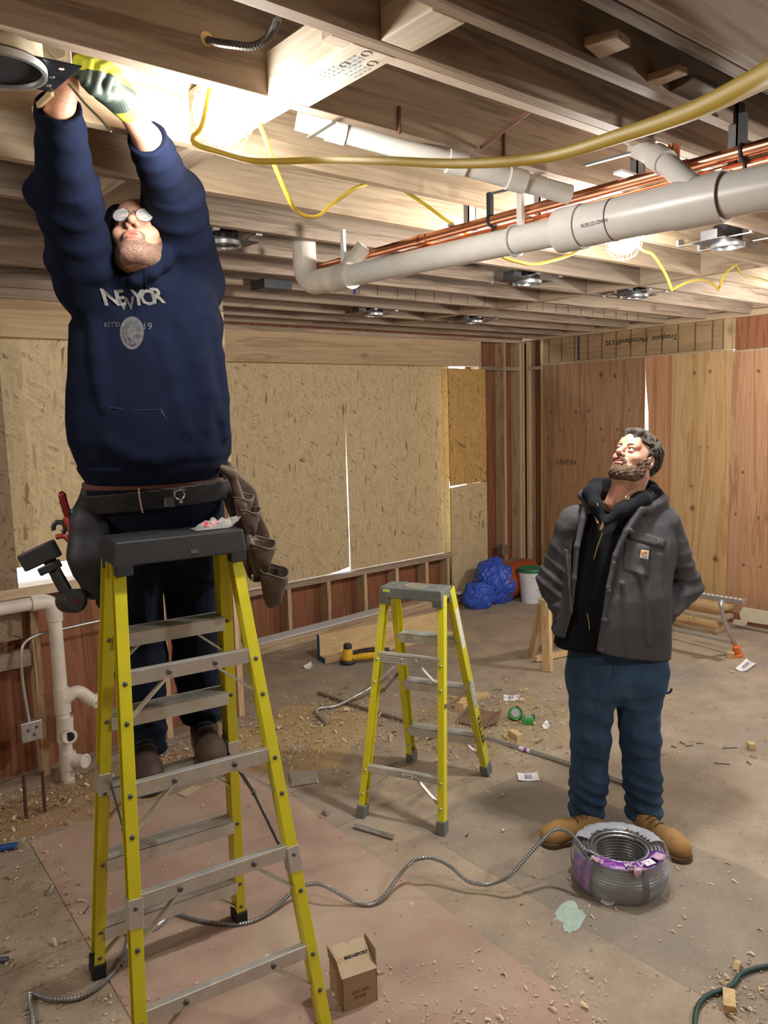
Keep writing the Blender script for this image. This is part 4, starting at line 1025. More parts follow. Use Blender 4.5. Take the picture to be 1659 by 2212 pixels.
MB().tube(smoothpath([T_(-.09,0,.085), T_(-.02,0,.10), T_(.06,.0,.11), T_(.12,.01,.10)], 4), .02, 10).build('grip', TB, t, smooth=True)
MB().obox(T_(.16,.0,.065), (R1,R2,np.array([0,0,1.])), (.045,.04,.05)).build('battery', TB, t, bevel=.008)
# ---------------------------------------------------------------- conduits and pipes on the floor
def rod(pts, r, mt, label, name='conduit', cat='conduit', grp=None):
    return simple(MB().tube(smoothpath(pts, 6), r, 12), name, mt, label, cat, grp, smooth=True)
rod([F(708,1566,.015), F(690,1548,.015), F(682,1538,.016), F(690,1530,.017), F(725,1525,.02), F(760,1508,.04), F(800,1485,.08), F(850,1440,.12)], .0115, GALV, 'bent shiny conduit with an offset lying left of the short stepladder')
rod([F(688,1497,.014), F(770,1525,.014), F(900,1565,.014)], .011, plain('dull_conduit', (.28,.24,.2), .5, .7), 'dull straight conduit running under the short stepladder')
rod([F(1045,1592,.014), F(1200,1640,.014), F(1420,1715,.014)], .0125, GALV, 'long straight conduit with a purple band running behind the bearded man\'s legs')
q0, q1 = F(1122,1616,.014), F(1145,1623,.014)
rod([q0, q1], .0132, plain('conduit_sticker', (.7,.68,.78), .5), 'pale sticker wrapped round the long conduit', 'sticker', 'sticker')
q0, q1 = F(1133,1619.4,.014), F(1139,1621.2,.014)
rod([q0, q1], .0136, plain('purple_band', (.3,.05,.4), .5), 'purple band round the long conduit', 'band', 'band')
rod([F(766,1783,.014), F(850,1808,.014)], .0125, GALV, 'short cut length of conduit in front of the short stepladder')
rod([F(699,1752,.012), F(708,1758,.012)], .0105, GALV, 'tiny conduit stub between the two stepladders')
rod([F(-40,1838,.02), F(38,1826,.02)], .016, plain('blue_tube', (.015,.07,.27), .4), 'blue plastic tube entering at the left edge', 'plastic_tube', 'tube')
rod([F(-30,2076,.015), F(18,2072,.015)], .010, plain('grey_tube', (.08,.1,.14), .4), 'grey plastic tube end low on the left edge', 'plastic_tube', 'tube')
rod([F(1500,2230,.012), F(1505,2180,.012), F(1530,2150,.012), F(1580,2130,.012), F(1600,2105,.012), F(1640,2090,.012), F(1720,2080,.012)], .0085, plain('green_cord', (.012,.045,.04), .5), 'dark green cord in the lower right corner', 'extension_cord', 'cord')
rod([F(148,1733,.012), F(162,1727,.012)], .010, GALV, 'shiny little conduit stub near the rusty rods')
rod([F(106,1930,.012), F(112,1915,.012)], .011, plain('bright_fitting', (.75,.78,.8), .25, .9), 'shiny metal fitting on the floor left of the hardboard sheet')
rod([F(1232,1612,.014), F(1240,1612,.014)], .012, DSTEEL, 'small dark metal fitting beside the bearded man\'s left leg', 'pipe_fitting', 'fitting')
# ---------------------------------------------------------------- blue tarp, orange roll, bucket in the corner
def crumple(c, rad, name, mat, label, cat, seed, amp=.28, n=40):
    r_ = np.random.RandomState(seed); dirs = r_.randn(60, 3); dirs /= np.linalg.norm(dirs, axis=1)[:, None]; am_ = r_.uniform(-1, 1, 60)
    vs = []; fs = []
    for i in range(n+1):
        ph = PI*i/n
        for j in range(n*2):
            th = PI*j/n
            d = np.array([math.sin(ph)*math.cos(th), math.sin(ph)*math.sin(th), math.cos(ph)])
            k = np.abs(dirs@d); f = 1+amp*np.sum(am_*np.exp(-((1-dirs@d)/.045)))*.55+.07*abs(math.sin(d@dirs[1]*9+3*math.sin(d@dirs[2]*5)))+.05*abs(math.sin(d@dirs[3]*17+3*math.sin(d@dirs[4]*7)))+r_.uniform(-.012,.012)
            p_ = d*f*np.array(rad); vs.append(np.array(c)+np.array([p_[0], p_[1], max(p_[2], -c[2]+.002)]))
    for i in range(n):
        for j in range(n*2): fs.append((i*n*2+j, (i+1)*n*2+j, (i+1)*n*2+(j+1) % (n*2), i*n*2+(j+1) % (n*2)))
    return MB().add(vs, fs).build(name, mat, label=label, cat=cat, smooth=False)
TARP = plain('blue_tarp', (.03,.09,.50), .38, var=.2, vs=25)
c = F(1078, 1300); c[2] = .20
crumple(c+np.array([.0,.05,0]), (.24,.20,.24), 'tarp', TARP, 'crumpled blue tarp bundled at the foot of the wall by the orange roll', 'tarp', 4)
c = F(1040, 1312); crumple((c[0], c[1]+.05, .10), (.16,.15,.15), 'tarp', TARP, 'smaller lobe of crumpled blue tarp in front of the narrow OSB piece', 'tarp', 9)
o0 = F(1095, 1300); o1 = F(1150, 1284)
t = thing('plastic_roll', 'large rolled orange plastic sheet lying behind the blue tarp', 'roll', (o0+o1)/2)
ORG = NT('orange_mesh'); wv = ORG.vor(ORG.co(), 40); ORG.out(ORG.ramp(wv, [(.1, (.40,.085,.025)), (.6, (.30,.055,.018))]), .5); ORG = ORG.m
ax_ = np.array([6.62, 5.62, .19])-np.array([6.03, 5.48, .19]); 
MB().lathe([(.12,0),(.185,0),(.19,.3),(.185,.62),(.12,.62),(.11,.4)], (6.05, 5.50, .19), (.9,.12,0), 26).build('rolled_sheet', ORG, t, smooth=True)
MB().lathe([(.145,-.004),(.05,-.004),(.05,.05),(.145,.05)], (6.66, 5.58, .19), (.9,.12,0), 22).build('roll_core', plain('roll_core', (.35,.25,.2), .7), t)
bk = F(1152, 1306)
t = thing('bucket', 'white plastic bucket with a green lid, partly hidden by the bearded man\'s sleeve', 'bucket', bk)
b0 = np.array([bk[0]+.09, bk[1]+.10, 0])
MB().lathe([(.001,0),(.105,0),(.125,.25),(.128,.25),(.128,.262),(.125,.262),(.128,.29),(.131,.29),(.131,.30),(.128,.30),(.132,.33),(.001,.33)], b0, (0,0,1), 28).build('pail', plain('white_pail', (.68,.70,.74), .4, var=.05), t, smooth=True)
MB().lathe([(.001,.328),(.137,.328),(.139,.352),(.132,.364),(.122,.358),(.001,.356)], b0, (0,0,1), 28).build('lid', plain('green_lid', (.01,.15,.06), .4), t, smooth=True)
MB().torus(b0+np.array([-.09,-.09,.21]), .085, .003, (1,1,.3), 20, 6, arc=(.2, PI-.2)).build('wire_handle', GALV, t)
simple(MB().box((6.5,5.66,0),(6.82,5.86,.33)), 'wooden_crate', W_X, 'low wooden box top showing between the corner studs and the orange roll', 'box')
# outlet box on the stud with its conduits
t = thing('outlet_box', 'small grey outlet box with two conduits on the stud left of the corner', 'outlet box', (6.62,5.885,.43))
MB().box((6.565,5.86,.385),(6.65,5.93,.50)).build('box', GALV, t, bevel=.003)
for dx in (-.012, .014): MB().tube(smoothpath([(6.61+dx,5.87,.386),(6.61+dx,5.87,.28),(6.58+dx,5.86,.20),(6.56+dx,5.86,.04)], 5), .0075, 10).build('conduit', GALV, t, smooth=True)
MB().box((6.655,5.8985,.28),(6.694,5.8995,.50)).build('paint_mark', plain('orange_paint', (.8,.2,.05), .6), wb)
# junction plate on the sill bay behind the short ladder
simple(MB().box((4.95,5.86,.26),(5.13,5.90,.33)), 'junction_box', GALV, 'flat grey junction box in the stud bay above the short stepladder cap', 'junction box', bevel=.003)
# ---------------------------------------------------------------- sawhorse behind the bearded man
t = thing('sawhorse', 'pale wooden sawhorse standing behind the bearded man\'s coat', 'sawhorse', F(1165, 1440))
SWD = wood('sawhorse_wood', (.58,.42,.22), (.48,.32,.15), 2, .4)
lf = F(1183, 1450); lb_ = F(1150, 1418)
tp1 = PY(1172, 1340, lf[1]+.02); tp2 = PY(1168, 1340, lb_[1]-.1)
MB().bar(lf, np.array([lf[0]+.06, lf[1]+.06, .50]), .038, .075).build('leg', SWD, t, bevel=.002)
MB().bar(lb_, np.array([lf[0]+.09, lf[1]+.12, .50]), .038, .085).build('leg', SWD, t, bevel=.002)
MB().bar(np.array([lf[0]+.9, lf[1]-.25, 0]), np.array([lf[0]+.82, lf[1]-.12, .50]), .038, .075).build('leg', SWD, t, bevel=.002)
MB().bar(np.array([lb_[0]+.75, lb_[1]-.1, 0]), np.array([lf[0]+.84, lf[1]-.04, .50]), .038, .085).build('leg', SWD, t, bevel=.002)
MB().bar(np.array([lf[0]+.045, lf[1]+.09, .52]), np.array([lf[0]+.98, lf[1]-.10, .52]), .09, .045).build('beam', SWD, t, bevel=.002)
MB().bar(np.array([lf[0]+.1, lf[1]+.2, .03]), np.array([lf[0]+.85, lf[1]-.0, .03]), .03, .04).build('lower_rail', SWD, t)
# ---------------------------------------------------------------- folding metal work stand at the right
t = thing('folding_stand', 'folding metal stand with perforated top and orange rubber foot, right of the bearded man', 'work stand', F(1590, 1415))
ft = F(1592, 1412)
h1 = PX(1558, 1300, ft[0]+.25); s0, s1 = PX(1500, 1285, 6.35), PX(1610, 1305, 6.05)
zt = .50
tA = F(1430, 1272, zt); tB_ = F(1610, 1300, zt)
dr = (tB_-tA)/np.linalg.norm(tB_-tA); nr = np.cross(dr, (0,0,1))
MB().bar(tA, tB_, .07, .03, nr).build('top_rail', GALV, t, bevel=.002)
for k in range(11):
    p_ = tA+(tB_-tA)*(.42+k*.052)+np.array([0,0,.0155])
    MB().lathe([(.0105,0),(.0105,.0012)], p_, (0,0,1), 10).build('punched_hole', plain('bright_hole%d' % k, (.9,.9,.86), .4), t)
kn = F(1558, 1310, zt-.05)
MB().tube(smoothpath([tA+(tB_-tA)*.72+np.array([0,0,-.01]), kn, F(1568,1350,.28), F(1590,1396,.07)], 6), .017, 12).build('leg', GALV, t, smooth=True)
MB().lathe([(.001,0),(.042,0),(.042,.018),(.028,.024),(.030,.085),(.02,.09),(.001,.09)], F(1594,1418,0), (-.22,.1,1), 18).build('rubber_foot', plain('orange_rubber', (.62,.14,.03), .5), t, smooth=True)
MB().tube([F(1452,1360,.08), F(1588,1390,.10)], .011, 10).build('cross_bar', GALV, t, smooth=True)
MB().tube([tA+dr*.05, F(1452,1360,.08), F(1446,1368,.01)], .015, 12).build('leg', GALV, t, smooth=True)
# stacked short boards by the right wall
S0 = np.array([6.62, 3.30, 0]); d3 = np.array([.02, 1, 0])
for k, (dx, dy, wdt, lb) in enumerate(((-.02,0,.24,'lowest'),(.0,.02,.23,'second'),(.02,.03,.22,'third'),(.03,-.01,.22,'fourth'),(.08,.06,.18,'fifth'),(.10,.02,.16,'topmost'))):
    p0 = S0+np.array([dx, dy, 0]); p1 = p0+np.array([.02, 1.25, 0])
    board(p0, p1, wdt, .036, (W_Y, PLY_Y, SWD, W_Y, PLY_R, SWD)[k], '%s board of the short stack by the right wall, under the folding stand' % lb, z=.0363*k, group='short boards stacked by the right wall')
p = [PX(x, y, 6.80) for x, y in ((1597,1325),(1605,1312),(1665,1322),(1760,1345),(1760,1372),(1659,1350),(1614,1343),(1612,1350),(1602,1351),(1582,1347),(1585,1338),(1600,1340))]
simple(MB().prism(p, (.012,0,0)), 'notched_board', plain('white_notched_board', (.62,.56,.42), .7, var=.06), 'pale board with a notched end leaning along the foot of the right wall', 'board')
# ---------------------------------------------------------------- paper, scraps, small tools on the floor
def paper(px, label, curl=.006, rule=True, z=.003):
    p_ = [F(x, y, z) for x, y in px]
    n = 6; vs = []
    for i in range(n+1):
        for j in range(n+1):
            a, b = i/n, j/n
            q = p_[0]*(1-a)*(1-b)+p_[1]*a*(1-b)+p_[2]*a*b+p_[3]*(1-a)*b
            q = q+np.array([0,0,curl*((2*a-1)**2)+curl*.6*(b**3)]); vs.append(q)
    fs = [(i*(n+1)+j, (i+1)*(n+1)+j, (i+1)*(n+1)+j+1, i*(n+1)+j+1) for i in range(n) for j in range(n)]
    o = MB().add(vs, fs).build('paper_sheet', WHITEP, label=label, cat='paper', group='papers dropped on the floor')
    so = o.modifiers.new('th', 'SOLIDIFY'); so.thickness = .0006
    if rule:
        b = MB(); u_ = (p_[1]-p_[0]); v_ = (p_[3]-p_[0])
        zz_ = np.array([0,0,curl+.0016])
        WLo = o
        for (a0, b0, a1, b1) in ((.35,.25,.40,.8),(.60,.25,.64,.8),(.35,.25,.62,.31),(.46,.45,.52,.7)):
            q = [p_[0]+u_*a0+v_*b0+zz_, p_[0]+u_*a1+v_*b0+zz_, p_[0]+u_*a1+v_*b1+zz_, p_[0]+u_*a0+v_*b1+zz_]
            b.prism(q, (0,0,.0003))
        b.build('printed_marks', plain('grey_ink', (.12,.12,.14), .7), o)
    return o
paper([(1087,1515),(1120,1513),(1122,1503),(1088,1503)], 'small printed white paper on the floor behind the green tape measures')
paper([(1120,1687),(1166,1687),(1160,1671),(1117,1672)], 'printed white paper on the floor in front of the long conduit')
paper([(1588,1447),(1612,1452),(1634,1437),(1612,1427)], 'white folded paper on the floor beside the orange rubber foot', .012)
paper([(1170,1570),(1182,1577),(1192,1562),(1180,1558)], 'torn off-white card piece right of the green tape measures', .006, False)
paper([(915,1592),(925,1601),(945,1597),(940,1583)], 'crumpled white paper seen through the short stepladder', .018, False)
paper([(655,1442),(668,1450),(678,1444),(672,1434)], 'small crumpled paper tag left of the blue painted beam end', .014, False)
paper([(1297,1952),(1325,1958),(1333,1949),(1302,1944)], 'torn white label piece under the front edge of the cable coil', .01, False)
def blockw(x, y, L, W_, H, rot, label, mt=None, cat='wood offcut'):
    c = F(x, y); ca_, sa = math.cos(rot), math.sin(rot)
    return simple(MB().obox(c+np.array([0,0,H/2+.001]), ((ca_,sa,0),(-sa,ca_,0),(0,0,1)), (L/2,W_/2,H/2)), 'wood_offcut', mt or SWD, label, cat, 'wood offcuts on the floor', bevel=.002)
blockw(1114, 1598, .10, .045, .05, 1.3, 'square-ended wood offcut just behind the long conduit')
blockw(1000, 1530, .13, .07, .06, .3, 'chunky pinkish wood offcut behind the torn cardboard')
blockw(1036, 1508, .14, .07, .03, -.5, 'flat pale wood offcut farthest back in the sawdust pile')
blockw(980, 1509, .05, .03, .02, .1, 'tiny wood offcut near the right rail of the short stepladder')
blockw(1578, 1421, .05, .05, .045, .2, 'small wood cube next to the orange rubber foot')
blockw(1623, 1617, .045, .04, .035, .7, 'small wood cube on the open floor at the right edge')
blockw(1575, 2168, .09, .04, .025, .5, 'pale wood offcut by the green cord in the lower right corner')
blockw(1092, 1595, .06, .03, .018, .9, 'thin wood offcut left of the square-ended one')
# torn cardboard flat in the sawdust
CB = plain('torn_cardboard', (.20,.12,.075), .85, var=.15)
p_ = [F(985,1560,.01), F(1045,1573,.01), F(1068,1540,.05), F(1030,1530,.06), F(1010,1527,.03)]
simple(MB().prism(p_, (0,0,.006)), 'cardboard_piece', CB, 'torn brown cardboard piece in the sawdust pile', 'cardboard')
p_ = [F(1045,1573,.008), F(1075,1560,.03), F(1085,1535,.07), F(1068,1540,.05)]
simple(MB().prism(p_, (0,0,.005)), 'cardboard_piece', CB, 'upturned flap of brown cardboard next to the green tape measures', 'cardboard')
GRN = plain('tape_green', (.03,.30,.06), .35)
for (x, y, lb, rz) in ((1112, 1556, 'green and black tape measure with round face, left of the two', 0), (1141, 1562, 'green and black tape measure lying flat, right of the two', 1.2)):
    c = F(x, y); t = thing('tape_measure', lb, 'tape measure', c)
    if rz == 0:
        fd = np.array([-.6,-.75,.45])
        fd /= np.linalg.norm(fd)
        MB().lathe([(.001,-.022),(.040,-.022),(.044,0),(.040,.022),(.001,.022)], c+np.array([0,0,.045]), fd, 18).build('case', GRN, t, smooth=True)
        MB().lathe([(.001,.0225),(.028,.0225),(.028,.026),(.001,.026)], c+np.array([0,0,.048]), fd, 18).build('face', plain('chrome_face', (.6,.62,.6), .25, .6), t, smooth=True)
        MB().torus(c+np.array([0,0,.048]), .042, .009, fd, 18, 6, arc=(0,3.4)).build('rubber_rim', TB, t)
    else:
        MB().obox(c+np.array([0,0,.022]), ((.8,.6,0),(-.6,.8,0),(0,0,1)), (.045,.035,.020)).build('case', GRN, t, bevel=.008)
        MB().obox(c+np.array([.0,0,.046]), ((.8,.6,0),(-.6,.8,0),(0,0,1)), (.03,.02,.004)).build('face', plain('chrome_face2', (.6,.62,.6), .25, .6), t, bevel=.002)
        MB().obox(c+np.array([.045,.02,.02]), ((.8,.6,0),(-.6,.8,0),(0,0,1)), (.012,.03,.018)).build('rubber_grip', TB, t, bevel=.004)
# loose screws
scr = [((1452,1612),(1461,1615)),((1470,1603),(1480,1608)),((1483,1611),(1497,1610)),((1506,1605),(1519,1606)),((1563,1616),(1592,1615)),((1545,1648),(1577,1651)),((1615,1646),(1623,1652)),((1008,1806),(1012,1800)),((182,1973),(192,1958))]
for i, (a, b_) in enumerate(scr):
    p0, p1 = F(*a, .005), F(*b_, .004)
    t = thing('screw', ['dark loose screw in the row right of the bearded man\'s calf', 'long thin dark screw in the row by the small wood cube', 'dark screw in front of the short stepladder', 'dark screw on the hardboard left of the ladder rail'][0 if i < 4 else 1 if i < 7 else 2 if i == 7 else 3], 'screw', p0, 'loose dark screws on the floor')
    MB().cyl(p0, p1, .0026, 6).build('shank', DSTEEL, t); MB().cyl(p0, p0+(p0-p1)/np.linalg.norm(p1-p0)*.003, .005, 8).build('head', DSTEEL, t)
simple(MB().prism([F(625,1665,.004),F(685,1664,.004),F(690,1690,.004),F(628,1700,.004)], (0,0,.003)), 'metal_plate', GALV, 'flat galvanised bracket plate on the floor between the two stepladders', 'bracket')
simple(MB().prism([F(383,1715,.006),F(420,1697,.006),F(437,1700,.006),F(402,1722,.006)], (0,0,.004)), 'cardboard_piece', CARDI, 'small pale cardboard piece under the boots on the tall stepladder', 'cardboard')
MINT = plain('spilled_mint_paint', (.38,.50,.44), .8, var=.12)
for k, (cx, cy, rx, ry, lb) in enumerate(((1224,1968,.035,.075,'pale green paint smear on the floor in front of the coil, left one'), (1240,1990,.035,.08,'pale green paint smear on the floor in front of the coil, right one'))):
    c = F(cx, cy); vs = [c+np.array([0,0,.0008+.001*k])]
    d1 = (F(cx+18, cy-30)-c); d1 /= np.linalg.norm(d1); d2 = np.array([-d1[1], d1[0], 0])
    r_ = np.random.RandomState(k)
    for j in range(24):
        a = 2*PI*j/24; q = 1+r_.uniform(-.12, .12); vs.append(c+(d1*math.cos(a)*ry+d2*math.sin(a)*rx)*q+np.array([0,0,.0008+.001*k]))
    MB().add(vs, [(0, 1+j, 1+(j+1) % 24) for j in range(24)]).build('paint_smear', MINT, label=lb, cat='paint smear')
# ---------------------------------------------------------------- sawdust and shavings (nobody could count them)
def shavings(n, sampler, size, name, mats, label, cat, seed, flat=.35, zoff=0.0):
    r_ = np.random.RandomState(seed); b = MB()
    vs = []; fs = []; mi = []
    for k in range(n):
        x, y, z = sampler(r_)
        L = size*.52*r_.lognormal(0, .5); W_ = L*r_.uniform(.2, .5); a = r_.uniform(0, 2*PI)
        e1 = np.array([math.cos(a), math.sin(a), r_.uniform(-flat, flat)]); e2 = np.array([-math.sin(a), math.cos(a), r_.uniform(-flat, flat)])
        c = np.array([x, y, z+.002+zoff+L*flat*.4])
        cu_ = r_.uniform(0, .3)*L
        q = [c-e1*L/2-e2*W_/2, c-e2*W_/2+np.array([0,0,cu_]), c+e1*L/2-e2*W_/2, c+e1*L/2+e2*W_/2, c+e2*W_/2+np.array([0,0,cu_]), c-e1*L/2+e2*W_/2]
        i0 = len(vs); vs += q; fs += [(i0, i0+1, i0+4, i0+5), (i0+1, i0+2, i0+3, i0+4)]; m_ = r_.randint(len(mats)); mi += [m_, m_]
    b.v = [np.array(vs)]; b.f = [list(f) for f in fs]; b.m = mi; b.n = len(vs)
    return b.build(name, mats, label=label, cat=cat, kind='stuff')
SH = [plain('shaving_pale', (.66,.52,.33), .8), plain('shaving_tan', (.50,.36,.20), .8), plain('shaving_brown', (.30,.20,.12), .8)]
def samp_px(x0, x1, y0, y1):
    return lambda r_: F(r_.uniform(x0, x1), r_.uniform(y0, y1))
def samp_floor(r_):
    while True:
        p_ = np.array([r_.uniform(.3, 6.8), r_.uniform(.8, 5.5), 0.0])
        if p_[0] < 2.4 and p_[1] > 4.45: continue
        return p_
shavings(3600, samp_floor, .016, 'wood_shavings', SH, 'wood shavings scattered over the whole floor', 'shavings', 1)
def samp_blob(cx, cy, sx, sy, z=.0):
    c = F(cx, cy)
    return lambda r_: np.array([c[0]+r_.randn()*sx, c[1]+r_.randn()*sy, max(0, z*math.exp(-0))])
def pile(c, sx, sy, h, name, label, seed, col=(.55,.42,.24)):
    r_ = np.random.RandomState(seed); n = 40; vs = []; fs = []
    ph = r_.uniform(0, 6, 6)
    for i in range(n+1):
        for j in range(n+1):
            a, b = i/n*2-1, j/n*2-1
            rr_ = a*a+b*b; e = math.exp(-rr_*3.2)
            nz = .6+.4*math.sin(a*7+ph[0])*math.sin(b*8+ph[1])+.3*math.sin(a*17+ph[2])*math.sin(b*19+ph[3])
            vs.append((c[0]+a*sx*2, c[1]+b*sy*2, h*e*nz-.0035))
    fs = [(i*(n+1)+j, (i+1)*(n+1)+j, (i+1)*(n+1)+j+1, i*(n+1)+j+1) for i in range(n) for j in range(n)]
    t_ = NT(name+str(seed)); nn = t_.noise(t_.co(), 160, 4, .75); t_.out(t_.ramp(nn, [(.3, tuple(q*.55 for q in col)), (.5, col), (.7, tuple(min(1, q*1.3) for q in col))]), .95, bump=nn, bs=.8, bd=.01, spec=.1)
    return MB().add(vs, fs).build(name, t_.m, label=label, cat='sawdust', smooth=True, kind='stuff', ang=0)
cA, cB, cC = F(1060, 1560), F(640, 1590), F(150, 1715)
pile(cA, .42, .36, .022, 'sawdust', 'pile of sawdust and debris under and behind the short stepladder', 1, (.46,.37,.23))
pile(cB, .42, .36, .02, 'sawdust', 'drift of light sawdust between the tall and the short stepladder', 2, (.58,.42,.23))
pile(np.array([1.25,4.18,0]), .55, .18, .03, 'sawdust', 'sawdust heaped along the foot of the left wall around the drain pipe', 3, (.44,.30,.17))
shavings(2400, lambda r_: np.array([cA[0]+r_.randn()*.36, cA[1]+r_.randn()*.30, .004]), .018, 'wood_shavings', SH, 'coarser wood chips in the sawdust pile behind the short stepladder', 'shavings', 2, .8)
shavings(3200, lambda r_: np.array([cB[0]+r_.randn()*.38, cB[1]+r_.randn()*.32, .004]), .018, 'wood_shavings', SH[:2], 'pale wood chips between the tall and the short stepladder', 'shavings', 3, .8)
shavings(3600, lambda r_: np.array([r_.uniform(.4, 2.2), min(4.45, 4.25+r_.randn()*.16), .012]), .017, 'wood_shavings', SH, 'wood chips along the foot of the left wall', 'shavings', 4, .8)
shavings(700, lambda r_: np.array([r_.uniform(.5, .98), r_.uniform(2.2, 3.9), .002]), .017, 'wood_shavings', SH, 'wood chips left of the hardboard sheet', 'shavings', 5, .5)
shavings(350, lambda r_: F(r_.uniform(700, 1300), r_.uniform(2080, 2230)), .014, 'wood_shavings', SH[:1], 'pale chips on the floor in front of the cardboard box', 'shavings', 6, .5, .004)
shavings(260, lambda r_: F(1600+r_.randn()*45, 2150+r_.randn()*40), .016, 'wood_shavings', SH, 'chips around the green cord in the lower right corner', 'shavings', 7, .6)
# ---------------------------------------------------------------- modelling with distance fields: one continuous skin per body or garment
def smin(a, b, k):
    h = np.clip(.5+.5*(b-a)/k, 0, 1); return b*(1-h)+a*h-k*h*(1-h)
def smax(a, b, k): return -smin(-a, -b, k)
def rc(P, a, b, ra, rb, flat=None, fk=1.0):
    # tapered capsule; `flat` squashes it along one axis by fk
    a = np.asarray(a, float); b = np.asarray(b, float); d = b-a
    t = np.clip(((P-a)@d)/(d@d+1e-12), 0, 1)
    q = P-a-t[:, None]*d
    if flat is not None:
        f = np.asarray(flat, float); f = f/np.linalg.norm(f); c = q@f; q = q+np.outer(c*(1/fk-1), f)
    return np.sqrt((q*q).sum(1))-(ra+(rb-ra)*t)
def ell(P, c, r, M3=None):
    q = P-np.asarray(c, float)
    if M3 is not None: q = q@M3
    r = np.asarray(r, float); k0 = np.sqrt(((q/r)**2).sum(1)); k1 = np.sqrt(((q/(r*r))**2).sum(1))+1e-9
    return k0*(k0-1)/k1
def rbox(P, c, ax, h, r):
    q = np.abs((P-np.asarray(c, float))@np.array(ax, float).T)-(np.asarray(h, float)-r)
    return np.sqrt((np.maximum(q, 0)**2).sum(1))+np.minimum(q.max(1), 0)-r
def chain(P, pts, rs, k=.02):
    d = None
    for i in range(len(pts)-1):
        e = rc(P, pts[i], pts[i+1], rs[i], rs[i+1]); d = e if d is None else smin(d, e, k)
    return d
def wn(P, f, seed, n=7, asp=None):
    r = np.random.RandomState(seed); o = 0
    Q = P if asp is None else P*np.asarray(asp)
    w = .5*np.sin(Q@(r.randn(3)*f*.5)+1)[:, None]*r.randn(3)*.25/f*3
    for i in range(n):
        d = r.randn(3); d /= np.linalg.norm(d); g = f*r.uniform(.6, 1.7); o = o+np.sin((Q+w)@(d*g)+r.uniform(0, 6))/n
    return o*1.6
def sdf_mesh(fn, lo, hi, h):
    lo = np.array(lo, float); hi = np.array(hi, float); B = 6
    nb = np.ceil((hi-lo)/(h*B)).astype(int); n = nb*B+1
    bc = [lo[i]+(np.arange(nb[i])+.5)*h*B for i in range(3)]
    G = np.stack(np.meshgrid(*bc, indexing='ij'), -1).reshape(-1, 3)
    d = fn(G); lim = h*B*.87*1.9+.006
    V = np.repeat(np.repeat(np.repeat(d.reshape(nb), B, 0), B, 1), B, 2)
    V = np.pad(V, ((0,1),(0,1),(0,1)), mode='edge').astype(np.float32)
    act = np.argwhere(np.abs(d.reshape(nb)) < lim)
    loc = np.stack(np.meshgrid(*[np.arange(B+1)]*3, indexing='ij'), -1).reshape(-1, 3)
    for s in range(0, len(act), 1500):
        idx = (act[s:s+1500, None, :]*B+loc[None]).reshape(-1, 3)
        V[idx[:,0], idx[:,1], idx[:,2]] = fn(lo+idx*h)
    S = V < 0
    cs = np.zeros(tuple(np.array(V.shape)-1), np.int8)
    cor = [(i,j,k) for i in (0,1) for j in (0,1) for k in (0,1)]
    sh = cs.shape
    for i,j,k in cor: cs += S[i:i+sh[0], j:j+sh[1], k:k+sh[2]]
    cell = np.argwhere((cs > 0) & (cs < 8))
    num = -np.ones(sh, np.int64); num[cell[:,0], cell[:,1], cell[:,2]] = np.arange(len(cell))
    acc = np.zeros((len(cell), 3)); cnt = np.zeros(len(cell))
    for ax in range(3):
        for o in [c for c in cor if c[ax] == 0]:
            a = cell+np.array(o); b = a.copy(); b[:, ax] += 1
            va = V[a[:,0],a[:,1],a[:,2]]; vb = V[b[:,0],b[:,1],b[:,2]]; m_ = (va < 0) != (vb < 0)
            t = np.where(m_, va/(va-vb+1e-12), 0)
            p = np.array(o, float)[None].repeat(len(cell), 0); p[:, ax] += t
            acc[m_] += p[m_]; cnt[m_] += 1
    vs = lo+(cell+acc/np.maximum(cnt, 1)[:, None])*h
    fs = []
    for ax in range(3):
        u, w_ = [(1,2),(2,0),(0,1)][ax]
        sl0 = [slice(None)]*3; sl1 = [slice(None)]*3; sl0[ax] = slice(0,-1); sl1[ax] = slice(1,None)
        E_ = np.argwhere(S[tuple(sl0)] != S[tuple(sl1)])
        E_ = E_[(E_[:,u] > 0) & (E_[:,w_] > 0) & (E_[:,u] < sh[u]) & (E_[:,w_] < sh[w_])]
        if not len(E_): continue
        fl = S[E_[:,0], E_[:,1], E_[:,2]]
        q = []
        for du, dw in ((-1,-1),(0,-1),(0,0),(-1,0)):
            c = E_.copy(); c[:, u] += du; c[:, w_] += dw; q.append(num[c[:,0], c[:,1], c[:,2]])
        q = np.stack(q, 1); q[~fl] = q[~fl][:, ::-1]; fs.append(q)
    fs = np.concatenate(fs); fs = fs[(fs >= 0).all(1)]
    return vs, fs
